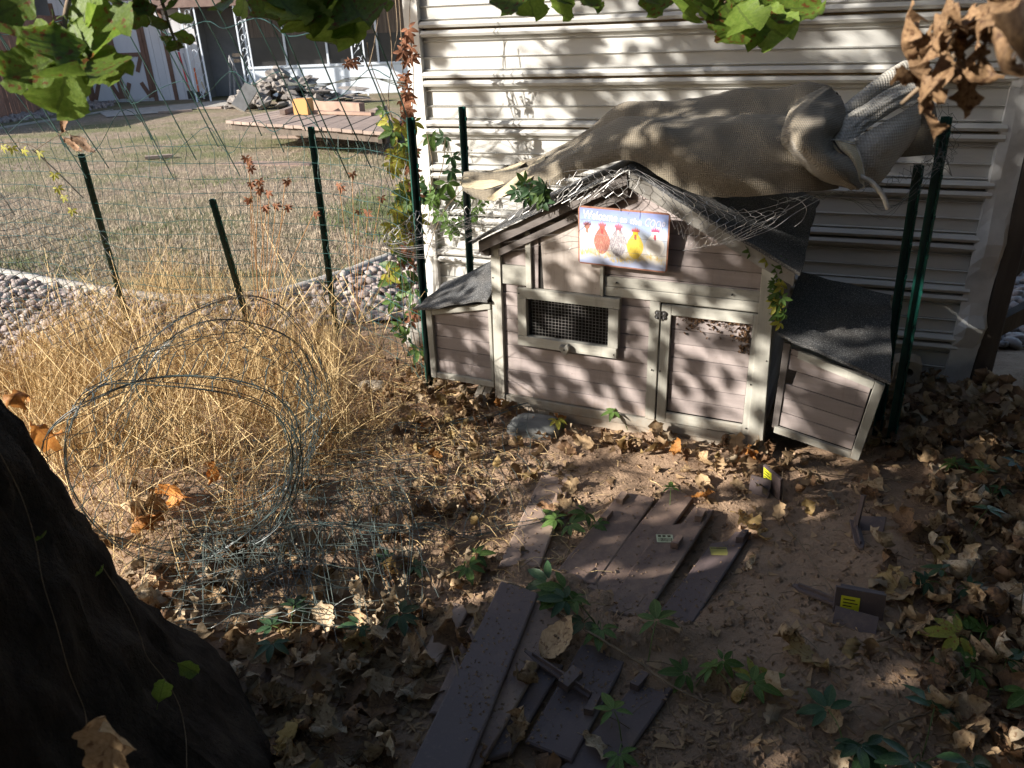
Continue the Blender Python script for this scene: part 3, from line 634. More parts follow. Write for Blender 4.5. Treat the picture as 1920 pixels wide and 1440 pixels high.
# ------------------------------------------------------------------ the chicken coop
coop = thing('chicken_coop', 'weathered mauve and cream wooden chicken coop with two nest boxes and a felt roof', 'chicken coop', CL, CROT)
fm = lambda p, o: (p[0], -o, p[1])
def fboard(name, poly, o0, o1, mat, parent=coop, ch=.0018, label=None):
    if len(poly) < 3: return
    mb = MB(); mb.prism(poly, fm, o0, o1, ch); return obj(name, mb, mat, parent, label=label)
def slope_clip(p): return clip(clip(p, -.475, 1, .735), .475, 1, 1.284)
PITCHB = .0568
CB, CT, CTV = M['coop_board'], M['coop_trim'], M['coop_trim_v']
z = .088; k = 0
while z < 1.06:
    z1 = z+PITCHB-.002
    segs = [(.045, .657)] if z < .575 else [(.045, 1.062)]
    for a, b in segs:
        zz0, zz1 = z, z1
        if z1 > .335 and z < .565: parts = [(a, .150), (.52, b)]
        else: parts = [(a, b)]
        for (c, d) in parts:
            p = slope_clip(rect(c, zz0, d, zz1)); j = random.uniform(-.0015, .0015)
            fboard('board', p, -.014, .001+j, CB)
    z += PITCHB; k += 1
fboard('board', rect(.045, .003, 1.06, .040), -.012, .004, CT); fboard('rail', rect(.0475, .044, 1.052, .084), -.008, .011, CT)
# mid rails
fboard('rail', rect(.0475, .578, .164, .655), -.005, .010, CT)
fboard('rail', rect(.482, .575, 1.054, .611), -.005, .011, CT); fboard('rail', rect(.482, .613, 1.054, .650), -.005, .010, CT)
# corner posts
fboard('corner_post', [(0, -.03), (.047, -.03), (.055, .742), (.012, .728)], -.03, .016, CTV, ch=.003)
fboard('corner_post', [(1.055, -.03), (1.113, -.03), (1.088, .742), (1.040, .76)], -.03, .016, CTV, ch=.003)
# window
win = fboard('window', rect(.126, .531, .548, .571), .002, .026, CT)
for nm, p in (('frame', rect(.123, .329, .540, .371)), ('frame', rect(.126, .372, .164, .530)), ('frame', rect(.504, .372, .545, .530))): fboard(nm, p, .002, .0265, CT if p[1][0]-p[0][0] > .1 else CTV, win, .002)
mb = MB()
for x in np.linspace(.166, .502, 25): mb.tube([(x, -.004, .372), (x+.002, -.005, .45), (x, -.004, .53)], .0009, 4)
for zz in np.linspace(.374, .529, 13): mb.tube([(.165, -.0055, zz), (.33, -.007, zz+.001), (.503, -.0055, zz)], .0009, 4)
obj('wire_mesh', mb, M['meshwire'], win)
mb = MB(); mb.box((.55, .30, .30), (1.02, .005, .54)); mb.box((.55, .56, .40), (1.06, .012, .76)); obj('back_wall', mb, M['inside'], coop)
for s_, x in ((0, .010), (1, 1.084)):
    for i in range(12):
        mb = MB(); mb.box((x, .30, .03+PITCHB*(i+.5)), (.014, .53, PITCHB-.002)); obj('side_board', mb, CB, coop)
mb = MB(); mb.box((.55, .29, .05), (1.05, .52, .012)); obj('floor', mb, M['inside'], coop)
# sliding shutter above the window
sh = fboard('shutter', [(.235, .575), (.468, .573), (.466, .84), (.222, .84)], .004, .010, coopwood('plain_shutter', (.33, .285, .255), (.42, .37, .335), stretch=(3, 1, .3)), ch=.001)
fboard('panel', [(.189, .575), (.212, .574), (.217, .80), (.189, .80)], .004, .010, CB, sh, .001)
mb = MB(); mb.box((.215, -.0015, .66), (.05, .003, .18)); obj('dark_strip', mb, M['inside'], sh)  # dark strip between the two shutter panels
fboard('stile', rect(.165, .573, .188, .80), .003, .022, CTV, sh); fboard('stile', rect(.468, .573, .481, .73), .003, .022, CTV, sh)
# heart knob
mb = MB(); hp = [(0, -.023), (.012, -.012), (.021, .001), (.0225, .011), (.017, .019), (.009, .019), (0, .012)]; hp = hp+[(-x, y) for x, y in hp[-2:0:-1]]
n = len(hp); c, s = math.cos(.25), math.sin(.25); hp = [(.334+c*x-s*y, .344+s*x+c*y) for x, y in hp]
mb.add([(x, -.030, y) for x, y in hp]+[(x, -.046, y) for x, y in hp]+[((x-.334)*.85+.334, -.050, (y-.344)*.85+.344) for x, y in hp],
       [tuple(range(n))[::-1], tuple(range(2*n, 3*n))]+[(q*n+i, q*n+(i+1) % n, (q+1)*n+(i+1) % n, (q+1)*n+i) for q in (0, 1) for i in range(n)])
kn = obj('heart_knob', mb, CTV, coop, label='small wooden heart shaped turn knob under the window')
mb = MB(); mb.tube([(.334, -.026, .345), (.334, -.052, .345)], .003, 8); obj('screw', mb, M['blackmetal'], kn)
mb = MB(); mb.tube([(.334, -.02, .345), (.334, -.031, .345)], .007, 8); obj('spacer', mb, M['blackmetal'], kn)
# door
fboard('stile', rect(.659, .0865, .697, .573), .001, .012, CTV)
fboard('rail', rect(.698, .571, 1.054, .5745), -.004, .006, CT)
door = fboard('door', rect(.704, .088, .740, .566), .001, .014, CTV, label='boarded coop door with a cream frame')
fboard('stile', rect(1.030, .090, 1.054, .566), .001, .014, CTV, door)
fboard('rail', rect(.7405, .088, 1.0295, .128), .001, .0135, CT, door); fboard('rail', rect(.7405, .528, 1.0295, .566), .001, .0135, CT, door)
zz = .1305
while zz < .52: fboard('board', rect(.742, zz, 1.028, min(zz+PITCHB-.002, .5265)), -.012, -.002+random.uniform(-.001, .001), CB, door); zz += PITCHB
# hinge: two scrolled leaves and a pin
mb = MB()
for sgn in (-1, 1):
    for dz in (-1, 1):
        th = np.linspace(0, 2*math.pi, 13)[:-1]; c0 = (.702+sgn*.012, .525+dz*.008)
        mb.prism([(c0[0]+.0105*math.cos(a), c0[1]+.0095*math.sin(a)) for a in th], fm, .0135+.001*dz, .019+.001*dz+.0005*sgn, .001)
mb.tube([(.702, -.021, .508), (.702, -.021, .543)], .004, 8)
hg = obj('hinge', mb, M['blackmetal'], coop); mb = MB()
for sgn in (-1, 1):
    for dz in (-1, 1): mb.tube([(.702+sgn*.013, -.018, .525+dz*.009), (.702+sgn*.013, -.0235, .525+dz*.009)], .0028, 8)
obj('screw', mb, M['steel'], hg)
# mud and leaf crumbs caught under the door's top rail
mb = MB(); r = random.Random(3)
for i in range(230):
    if i < 160: x = .75+.27*r.random(); zc = .526-.07*r.random()**2.5
    else: x = .985+.04*r.random(); zc = .51-.10*r.random()
    sz = r.uniform(.0015, .006); P = np.array([(x, -.002-.6*sz, zc)])+np.array([[r.uniform(-1, 1)*sz*1.6 for _ in range(3)] for _ in range(5)])
    mb.add(P, [(0, 1, 2), (0, 2, 3), (0, 3, 4), (1, 2, 3), (1, 3, 4), (0, 1, 4)])
tag(obj('mud_crumbs', mb, M['brown_leaf'], door), kind='stuff')
# screws seen as small dots on the trim
mb = MB()
for x, zc in ((.018, .60), (.020, .06), (1.085, .07), (1.09, .40), (1.045, .12), (1.045, .30), (.71, .30), (.678, .30), (.135, .55), (.53, .345), (.06, .69), (.53, .63), (.95, .63)): mb.tube([(x, -.008, zc), (x, -.0295 if .12 < x < .55 and zc < .57 else -.0185, zc)], .0028, 7)
tag(obj('screws', mb, M['blackmetal'], coop), kind='stuff')
# roof
def slab(name, A, B, Cc, D, th, mat, parent=coop, nx=14, ny=10, wob=.004, seed=0, label=None):
    """roof sheet over front-low A, front-high B, back-high C, back-low D"""
    A, B, Cc, D = map(np.array, (A, B, Cc, D)); mb = MB(); r = np.random.default_rng(seed); T = []
    for i in range(nx+1):
        row = []
        for j in range(ny+1):
            a, b = i/nx, j/ny; p = (A*(1-a)+B*a)*(1-b)+(D*(1-a)+Cc*a)*b
            e = min(a, 1-a, b, 1-b) < 1e-6
            row.append(p+np.array([0, 0, wob*vnoise(a*6+seed, b*5)*2])+(np.array([vnoise(b*9, 1+seed)*.012 if a in (0,) else 0, vnoise(a*11, 5+seed)*.010 if b == 0 else 0, 0]) if e else 0))
        T.append(row)
    T = np.array(T); mb.grid(T); mb.grid((T-np.array([0, 0, th]))[:, ::-1])
    edge = [T[i, 0] for i in range(nx+1)]+[T[nx, j] for j in range(1, ny+1)]+[T[i, ny] for i in range(nx-1, -1, -1)]+[T[0, j] for j in range(ny-1, -1, -1)]
    mb.grid([[p, p-np.array([0, 0, th])] for p in edge]); return obj(name, mb, mat, parent, label=label)
rl_ = slab('roof', (-.045, -.065, .756), (.573, -.065, 1.060), (.578, .60, 1.080), (-.05, .60, .785), .012, M['felt'], label='left slope of the felt roof', seed=1)
rr_ = slab('roof', (1.166, -.065, .742), (.575, -.065, 1.060), (.580, .60, 1.080), (1.150, .62, .842), .012, M['felt'], label='right slope of the felt roof', seed=2)
mb = MB(); mb.grid(surf([[(-.045, -.06, .754), (-.045, .05, .757), (-.046, .16, .760)], [(-.066, -.062, .747), (-.06, .05, .75), (-.056, .16, .756)], [(-.078, -.05, .734), (-.07, .06, .738), (-.06, .15, .75)]], 6, 6)); obj('torn_felt', mb, M['felt'], rl_)
def bandpoly(u0, u1, z0, z1, h): return [(u0, z0-h), (u1, z1-h), (u1, z1), (u0, z0)]
fo0, fo1 = .030, .048
fboard('fascia', bandpoly(-.022, .570, .752, 1.042, .046), fo0, fo1, M['coop_dark'], rl_)
fboard('fascia', [(.578, .985), (1.150, .690), (1.150, .735), (.578, 1.042)], fo0, fo1, M['coop_trim_shaded'], rr_)
fboard('fascia', bandpoly(.052, .568, .722, .978, .030), .018, .029, M['coop_dark'], rl_)
fboard('end_block', rect(-.024, .69, .012, .748), .008, .029, M['coop_dark'], rl_)

# nest boxes
nl = fboard('nest_box', rect(-.314, .108, -.286, .4235), -.005, .012, CTV, label='left nest box with a small felt roof')
fboard('rail', rect(-.2855, .108, -.004, .134), -.004, .011, CT, nl)
fboard('rail', [(-.2855, .402), (-.004, .462), (-.004, .487), (-.2855, .427)], -.004, .011, CT, nl)
fboard('stile', rect(-.016, .1345, -.002, .458), -.003, .0105, CTV, nl)
zz = .136
while zz < .46: fboard('board', clip(rect(-.284, zz, -.017, zz+PITCHB-.002), -.213, 1, .462), -.012, -.002+random.uniform(-.001, .001), CB, nl); zz += PITCHB
mb = MB(); mb.box((-.296, .16, .275), (.012, .29, .30)); obj('side_board', mb, CB, nl)
mb = MB(); mb.box((-.16, .16, .115), (.29, .28, .012)); obj('floor', mb, CB, nl)
mb = MB(); mb.box((-.15, .3, .30), (.30, .012, .36)); obj('back_wall', mb, CB, nl)
slab('roof', (-.360, -.035, .432), (-.002, -.035, .514), (-.001, .30, .640), (-.372, .26, .452), .010, M['felt'], nl, seed=3, wob=.006)
for (x0, x1, s) in ((-.07, -.115, 1), (-.035, -.075, 2)):
    mb = MB(); a = np.array([x0, .03, .11]); b = np.array([x1, -.03, -.02]); d = b-a; Ld = np.linalg.norm(d); d /= Ld; x = np.cross(d, [0, 1, 0]); x /= np.linalg.norm(x); mb.box((a+b)/2, (Ld, .02, .028), np.stack([d, np.cross(x, d), x], 1)); obj('leg', mb, M['tan_wood'] if 'tan_wood' in M else CTV, nl)

# right box, sagging away from the coop: its boards run along its own tilted floor line
ta = math.atan2(.065-.125, 1.438-1.133); ca, sa = math.cos(ta), math.sin(ta); B0 = np.array([1.133, .125])
DLn, DRn = np.array([.006, .351])/.35105, np.array([.037, .314])/.3162
def rm(p):
    s = p[0]/.312; q = B0+np.array([.305, -.060])*s+(DLn*(1-s)+DRn*s)*p[1]; return (float(q[0]), float(q[1]))
def nrboard(name, poly, o0, o1, mat, parent, ch=.0018, label=None):
    if len(poly) < 3: return
    mb = MB(); mb.prism([rm(p) for p in poly], fm, o0, o1, ch); return obj(name, mb, mat, parent, label=label)
W2, HL, HR = .312, .352, .322
nr = nrboard('nest_box', [(W2-.030, 0), (W2, 0), (W2+.003, HR-.018), (W2-.027, HR-.012)], .002, .016, CTV, coop, .003, 'right nest box sagging away from the coop')
nrboard('stile', rect(.0, .012, .022, HL-.004), -.008, .004, M['coop_dark'], nr)
nrboard('rail', rect(.010, -.002, W2-.031, .024), .001, .015, CT, nr)
nrboard('rail', [(.048, HL-.043), (W2-.029, HR-.042), (W2-.0285, HR-.014), (.048, HL-.014)], .001, .0155, CT, nr)
zz = .0265; top2 = lambda x: HL-.016+(HR-HL)*(x/W2)
i = 0
while zz < .345:
    x0, x1 = .024, W2-.032
    if i == 3: x0 = .046
    p = clip(rect(x0, zz, x1, zz+PITCHB-.002), (HL-HR)/W2, 1, HL-.018)
    if i == 3 and len(p) == 4: p[3] = (p[3][0]+.006, p[3][1])
    if i == 1: p[1] = (p[1][0]-.004, p[1][1])
    nrboard('board', p, -.012, -.001+random.uniform(-.001, .001), CB, nr); zz += PITCHB; i += 1
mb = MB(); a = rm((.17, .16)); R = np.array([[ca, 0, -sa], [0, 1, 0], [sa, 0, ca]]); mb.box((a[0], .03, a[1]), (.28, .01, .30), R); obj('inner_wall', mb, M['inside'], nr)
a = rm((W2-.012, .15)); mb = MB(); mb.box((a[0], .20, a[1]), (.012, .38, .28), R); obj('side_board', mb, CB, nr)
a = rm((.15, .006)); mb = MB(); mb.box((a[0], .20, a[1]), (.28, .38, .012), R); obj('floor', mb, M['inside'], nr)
slab('roof', (1.492, -.035, .396), (1.118, -.035, .517), (1.130, .42, .604), (1.457, .42, .548), .011, M['felt'], nr, seed=4, wob=.004)

# ------------------------------------------------------------------ the painted sign
def sgm(p): return C2W(p)
sp = [np.array([.402, -.070, .921]), np.array([.733, -.058, .910]), np.array([.724, -.040, .692]), np.array([.391, -.046, .702])]
SW, SH_ = .331, .219
sx = sp[1]-sp[0]; sx /= np.linalg.norm(sx); sy = sp[0]-sp[3]; sy -= (sy@sx)*sx; sy /= np.linalg.norm(sy); sn = np.cross(sx, sy)
O3 = C2W(sp[3]); sx, sy, sn = [CX*q[0]+CY*q[1]+np.array([0, 0, q[2]]) for q in (sx, sy, sn)]
sign = bpy.data.objects.new('welcome_sign', None); COL.objects.link(sign); sign.matrix_world = Matrix(((sx[0], sy[0], sn[0], O3[0]), (sx[1], sy[1], sn[1], O3[1]), (sx[2], sy[2], sn[2], O3[2]), (0, 0, 0, 1)))
tag(sign, 'painted metal sign with five hens reading Welcome to the COOP hanging on the gable', 'sign')
lay = [0]
def flatp(mb, poly, z): mb.add([(x, y, z) for x, y in poly], [tuple(range(len(poly)))])
def rrect(x0, y0, x1, y1, r, n=5):
    out = []
    for cx, cy, a0 in ((x1-r, y0+r, -90), (x1-r, y1-r, 0), (x0+r, y1-r, 90), (x0+r, y0+r, 180)):
        for i in range(n+1): a = math.radians(a0+90*i/n); out.append((cx+r*math.cos(a), cy+r*math.sin(a)))
    return out
mp = lambda p, o: (p[0], p[1], o)
mb = MB(); mb.prism(rrect(0, 0, SW, SH_, .014), mp, -.0035, 0, .001); obj('rusty_plate', mb, simple('rusty_rim', (.22, .09, .06), (.36, .19, .13), 30, .7), sign)
def paint(name, c): return flat('paint_'+name, c, .45)
t = NT('painted_boards'); sp_ = t.t.nodes.new('ShaderNodeSeparateXYZ'); t.t.links.new(t.tc.outputs['Object'], sp_.inputs[0])
g = t.math('DIVIDE', sp_.outputs[1], SH_); g = t.math('ADD', g, t.math('MULTIPLY', t.math('SUBTRACT', t.noise(18, 4), .5), .25))
c = t.ramp(g, [(.0, (.34, .38, .55)), (.12, (.42, .46, .60)), (.22, (.66, .60, .50)), (.34, (.64, .62, .62)), (.55, (.54, .60, .70)), (.76, (.30, .39, .62)), (1, (.22, .25, .50))]); M['signpaint'] = t.fin(c, .45, .35)
mb = MB(); ly = [.0055, .062, .118, .170, SH_-.0055]
for i in range(4): flatp(mb, rect(.006, ly[i]+.0005, SW-.006, ly[i+1]-.0005), .0009)
obj('painting', mb, M['signpaint'], sign)
def hen(cx, base, wdt, hh, body, body2, comb, face, beak, feather, seed):
    r = random.Random(seed); mb = MB(); th = np.linspace(0, 2*math.pi, 25)[:-1]
    pts = []
    for a in th:
        yy = math.sin(a); k = 1-.30*max(0, yy)**1.0-.12*max(0, -yy); pts.append((cx+wdt/2*k*math.cos(a)*(1 if yy < .2 else 1-.25*(yy-.2)), base+hh*(.5+.5*yy)))
    flatp(mb, pts, .0014); h = obj('hen', mb, paint('hen%d' % seed, body), sign)
    mb = MB()
    for i in range(feather):
        a = r.uniform(-.42, .42); y0 = r.uniform(.06, .86); x0 = cx+wdt*a*(1-.45*max(0, y0-.45)); dy = hh*r.uniform(.05, .12); dx = (x0-cx)*.25+r.uniform(-.0008, .0008); wd = .0007
        mb.add([(x0, base+hh*y0, .0019), (x0+wd, base+hh*y0, .0019), (x0+dx+wd, base+hh*y0-dy, .0019), (x0+dx, base+hh*y0-dy, .0019)], [(0, 1, 2, 3)])
    if feather: obj('feathers', mb, paint('feather%d' % seed, body2), h)
    hy = base+hh*.98; mb = MB(); flatp(mb, [(cx+.010*math.cos(a), hy+.011*math.sin(a)) for a in th], .0024); obj('head', mb, paint('face%d' % seed, face), h)
    mb = MB()
    for i, dx in enumerate((-.010, -.005, 0, .005, .010)):
        hgt_ = .012+.006*(1-abs(dx)/.01); mb.add([(cx+dx-.0045, hy+.004, .0028), (cx+dx+.0045, hy+.004, .0028), (cx+dx*1.3, hy+.004+hgt_, .0028)], [(0, 1, 2)])
    obj('comb', mb, paint('comb%d' % seed, comb), h)
    mb = MB(); flatp(mb, [(cx-.004, hy-.006), (cx+.003, hy-.006), (cx+.004, hy-.022), (cx, hy-.027), (cx-.005, hy-.02)], .0032); obj('wattle', mb, paint('beak%d' % seed, beak), h)
hen(.034, .056, .058, .092, (.80, .76, .70), (.6, .55, .5), (.25, .10, .12), (.34, .16, .12), (.30, .17, .13), 16, 1)
hen(.090, .046, .062, .104, (.36, .15, .12), (.60, .32, .24), (.62, .15, .17), (.55, .13, .10), (.45, .08, .08), 120, 2)
hen(.150, .042, .064, .108, (.30, .27, .29), (.75, .72, .72), (.78, .16, .22), (.30, .12, .15), (.85, .55, .55), 150, 3)
hen(.212, .040, .062, .100, (.76, .56, .10), (.55, .36, .06), (.60, .14, .14), (.85, .5, .05), (.35, .12, .06), 60, 4)
hen(.282, .050, .070, .096, (.84, .80, .76), (.78, .72, .66), (.78, .10, .18), (.85, .75, .70), (.60, .12, .16), 14, 5)
mb = MB(); r = random.Random(8)
for i in range(230):
    x = r.uniform(.008, SW-.012); y = .040+.012*math.sin(x*30)+r.uniform(-.014, .008); mb.add([(x, y, .0036), (x+.0018, y, .0036), (x+r.uniform(-.006, .006), y+r.uniform(.006, .016), .0036)], [(0, 1, 2)])
obj('straw_strokes', mb, paint('straw', (.76, .58, .20)), sign)
mb = MB()
for y in ly[1:4]: flatp(mb, rect(.006, y-.0005, SW-.006, y+.0004), .0040)
obj('board_lines', mb, paint('lines', (.24, .26, .34)), sign)
def text_mesh(body, size, shear=0.):
    c = bpy.data.curves.new('lettering', 'FONT'); c.body = body; c.size = size; c.extrude = .0003; c.offset = .0006; c.shear = shear; c.resolution_u = 3
    o = bpy.data.objects.new('lettering', c); COL.objects.link(o); dg = bpy.context.evaluated_depsgraph_get(); me = bpy.data.meshes.new_from_object(o.evaluated_get(dg)); bpy.data.objects.remove(o); bpy.data.curves.remove(c); return me
M['white_paint'] = paint('white', (.86, .85, .84)); M['pale_blue_paint'] = paint('paleblue', (.50, .50, .62))
for body, x, y, s, rot, sh_, mt in (('Welcome', .018, .176, .040, -.03, .125, 'white_paint'), ('to', .154, .173, .030, -.06, .026, 'white_paint'), ('the', .190, .171, .030, -.08, .042, 'white_paint'), ('COOP', .242, .168, .040, -.14, .070, 'pale_blue_paint')):
    me = text_mesh(body, s, .1); wd_t = max(v.co.x for v in me.vertices)-min(v.co.x for v in me.vertices); me.materials.clear(); me.materials.append(M[mt]); o = bpy.data.objects.new('lettering', me); COL.objects.link(o); o.parent = sign; o.location = (x, y, .0046); o.rotation_euler = (0, 0, rot); o.scale = (sh_/wd_t, 1.05, 1)
for c_ in sign.children:
    if not c_.name.startswith('rusty'): c_.scale = (c_.scale[0], c_.scale[1], .22); c_.location.z *= .22
mb = MB(); mb.tube(catmull([(.008, SH_-.004, .001), (.012, SH_+.012, .0), (.030, SH_+.035, .004), (.055, SH_+.06, .02)], 8), .0011, 4); mb.tube(catmull([(.155, SH_-.006, .002), (.150, SH_+.01, .004), (.11, SH_+.05, .015)], 6), .0011, 4); obj('hanging_wire', mb, M['galv'], sign)
# ------------------------------------------------------------------ shade cloth heaped over the roof
def LPc(l): return [C2W(CPt(*q)) for q in l]
cols = [
 [(872, 352, -.01), (866, 349, .03), (864, 342, .06), (872, 334, .11), (890, 328, .16), (893, 336, .20)],
 [(915, 375, -.05), (908, 362, 0), (905, 345, .05), (912, 329, .12), (930, 318, .20), (935, 330, .26)],
 [(965, 370, -.05), (962, 352, .0), (962, 333, .06), (970, 315, .13), (988, 301, .24), (992, 312, .30)],
 [(1040, 345, -.04), (1040, 322, -.01), (1043, 300, .05), (1050, 280, .12), (1064, 262, .28), (1068, 276, .36)],
 [(1110, 318, -.05), (1112, 292, -.03), (1115, 266, .02), (1118, 246, .14), (1125, 221, .32), (1128, 238, .42)],
 [(1183, 301, -.05), (1186, 274, -.04), (1188, 246, .0), (1188, 230, .15), (1190, 199, .34), (1190, 218, .46)],
 [(1245, 338, -.09), (1250, 300, -.075), (1252, 252, -.03), (1254, 219, .12), (1258, 189, .36), (1258, 210, .48)],
 [(1320, 369, -.10), (1324, 325, -.085), (1328, 265, -.03), (1330, 222, .08), (1330, 181, .36), (1330, 205, .48)],
 [(1395, 370, -.10), (1398, 325, -.09), (1400, 268, -.03), (1400, 228, .08), (1400, 175, .36), (1400, 200, .48)],
 [(1465, 363, -.09), (1465, 320, -.08), (1462, 265, -.03), (1464, 222, .10), (1466, 169, .35), (1466, 195, .48)],
 [(1530, 358, -.07), (1520, 318, -.06), (1510, 262, .0), (1520, 215, .14), (1532, 165, .33), (1534, 192, .45)],
 [(1575, 352, .0), (1560, 318, .03), (1550, 265, .07), (1556, 220, .18), (1566, 178, .34), (1568, 200, .44)]]
tarp = thing('shade_cloth', 'heaped brown shade cloth draped over the coop roof with its right end folded', 'cloth', C2W((.6, .2, 1.05)))
cols = [c[:4]+[(c[3][0], c[3][1]+(9 if 2 < i < 10 else 2), c[3][2]+.085)]+c[4:] for i, c in enumerate(cols)]
Gd = surf(np.array([LPc(c) for c in cols]), 150, 64)
def wrinkle(Gd, amp, sc, seed, s2=.3):
    du = np.gradient(Gd, axis=0); dv = np.gradient(Gd, axis=1); nn = np.cross(du, dv); nn /= np.linalg.norm(nn, axis=2)[..., None]+1e-9
    X, Y = np.meshgrid(np.arange(Gd.shape[0])/Gd.shape[0], np.arange(Gd.shape[1])/Gd.shape[1], indexing='ij')
    d = amp*vnoise(X*sc+seed, Y*sc*s2+X*sc*.25+seed)+amp*.45*vnoise(X*sc*2.6+seed, Y*sc*s2*2.2)+amp*.12*vnoise(X*sc*9, Y*sc*4+seed); return Gd+nn*d[..., None]
def crease(Gd, amp, seed):                # sharp fold lines running along the heap
    a, b = Gd.shape[:2]; du = np.gradient(Gd, axis=0); dv = np.gradient(Gd, axis=1); nn = np.cross(du, dv); nn /= np.linalg.norm(nn, axis=2)[..., None]+1e-9
    X, Y = np.meshgrid(np.arange(a)/a, np.arange(b)/b, indexing='ij'); q = vnoise(X*3.1+Y*2.6+seed, Y*3.4-X*1.3+seed); q2 = vnoise(X*7+Y*3+seed*2, Y*5-X*2.5)
    d = amp*(.5-np.abs(q)*2.2)+amp*.5*(.5-np.abs(q2)*2.2); return Gd+nn*d[..., None]
mb = MB(); mb.grid(crease(wrinkle(Gd, .018, 9, 3), .030, 5)); obj('main_sheet', mb, M['cloth'], tarp, True, True)
tip = surf(np.array([LPc(c) for c in ([(864, 340, .03), (868, 350, .0), (905, 356, .0), (945, 345, .02)], [(863, 336, .06), (866, 342, .04), (905, 338, .06), (960, 330, .08)], [(870, 330, .10), (885, 329, .10), (925, 323, .14), (985, 303, .22)], [(885, 326, .16), (900, 325, .18), (940, 318, .22), (1000, 296, .27)])]), 20, 28)
mb = MB(); mb.grid(wrinkle(tip, .008, 5, 8)); obj('bleached_end', mb, M['cloth_tan'], tarp, True, True, 'sun bleached yellow end of the cloth rolled at the left')
t2 = surf(np.array([LPc(c) for c in ([(912, 372, -.075), (940, 352, -.05), (985, 318, .06), (1010, 298, .22)], [(925, 377, -.08), (965, 356, -.07), (1010, 322, .02), (1025, 290, .2)])]), 6, 24)
mb = MB(); mb.grid(wrinkle(t2, .004, 5, 2)); obj('bleached_end', mb, M['cloth_tan'], tarp, True, True)
# the fold hanging in front at the right
fold = [[(1538, 165, .27), (1550, 163, .24), (1562, 168, .23), (1574, 182, .25)],
        [(1500, 190, .16), (1520, 186, .08), (1552, 190, .08), (1582, 205, .16)],
        [(1470, 225, .06), (1500, 218, -.05), (1546, 222, -.05), (1576, 236, .06)],
        [(1463, 262, .0), (1490, 258, -.13), (1530, 258, -.13), (1556, 266, -.02)],
        [(1478, 290, -.03), (1505, 288, -.16), (1545, 285, -.16), (1572, 280, -.04)],
        [(1515, 322, -.04), (1540, 318, -.17), (1572, 308, -.17), (1600, 285, -.06)],
        [(1555, 345, -.04), (1574, 340, -.15), (1596, 334, -.15), (1614, 312, -.07)],
        [(1590, 354, -.03), (1600, 355, -.12), (1612, 354, -.12), (1619, 348, -.06)]]
mb = MB(); mb.grid(crease(wrinkle(surf(np.array([LPc(c) for c in fold]), 60, 30), .010, 5, 5), .010, 9)); obj('hanging_fold', mb, M['cloth'], tarp, True, True, 'broad fold of the cloth hanging in front at the right')
hem = [[(1556, 264, -.03), (1575, 262, -.05), (1600, 266, -.03)], [(1566, 280, -.06), (1588, 279, -.09), (1608, 284, -.05)], [(1590, 300, -.09), (1604, 300, -.11), (1616, 304, -.06)], [(1602, 328, -.10), (1610, 328, -.12), (1620, 330, -.07)], [(1606, 353, -.10), (1613, 354, -.12), (1621, 353, -.08)]]
mb = MB(); mb.grid(surf(np.array([LPc(c) for c in hem]), 26, 10)); obj('hem', mb, M['cloth_tan'], tarp, True, True, 'yellowish stitched hem')
mb = MB()
for k in (.33, .42):
    q = [np.array(LPc(c)) for c in hem]; l = catmull([c[0]*(1-k)+c[1]*k-CY*.004 for c in q], 18); mb.tube(l, .0016, 4)
obj('hem_stitching', mb, M['dark_wood'], tarp, world=True)
roll = LPc([(1560, 232, .14), (1600, 205, .20), (1650, 165, .28), (1694, 137, .34), (1706, 130, .36)])
mb = MB(); q = catmull(roll, 26); mb.tube(q, np.concatenate([np.linspace(.030, .036, 22), [.035, .031, .022, .008]]), 14); mb.v = [tuple(np.array(p)+.004*vnoise(p[0]*30, p[2]*30)) for p in mb.v]; obj('rolled_edge', mb, M['cloth_grey'], tarp, True, True, 'grey rolled edge pointing up to the right')
flapA = [[(1552, 262, -.02), (1575, 222, .10), (1610, 205, .16), (1660, 172, .25), (1722, 143, .33)], [(1572, 266, -.03), (1600, 230, .08), (1630, 210, .13), (1680, 180, .22), (1740, 156, .32)], [(1600, 268, -.03), (1618, 248, .07), (1650, 225, .14), (1700, 195, .22), (1746, 180, .33)]]
mb = MB(); mb.grid(wrinkle(surf(np.array([LPc(c) for c in flapA]), 24, 50), .014, 4, 1, 1)); obj('grey_flap', mb, M['cloth_grey'], tarp, True, True)
flapB = [[(1600, 262, .0), (1640, 238, .04), (1690, 210, .12), (1735, 185, .22)], [(1612, 285, -.02), (1650, 270, .0), (1692, 255, .08), (1725, 240, .20)], [(1620, 318, -.02), (1648, 312, .0), (1675, 300, .07), (1690, 292, .18)], [(1622, 352, .0), (1638, 350, .02), (1655, 338, .07), (1668, 320, .16)]]
mb = MB(); mb.grid(wrinkle(surf(np.array([LPc(c) for c in flapB]), 30, 40), .010, 5, 7, 1)); obj('grey_flap', mb, M['cloth_grey'], tarp, True, True)
flapC = [[(1700, 205, .20), (1722, 190, .24), (1742, 178, .28), (1752, 190, .32)], [(1684, 245, .18), (1712, 238, .21), (1742, 232, .26), (1760, 240, .30)], [(1660, 294, .14), (1700, 294, .18), (1740, 291, .24), (1768, 290, .28)]]
mb = MB(); mb.grid(wrinkle(surf(np.array([LPc(c) for c in flapC]), 20, 26), .006, 4, 4, 1)); obj('brown_flap', mb, M['cloth'], tarp, True, True)
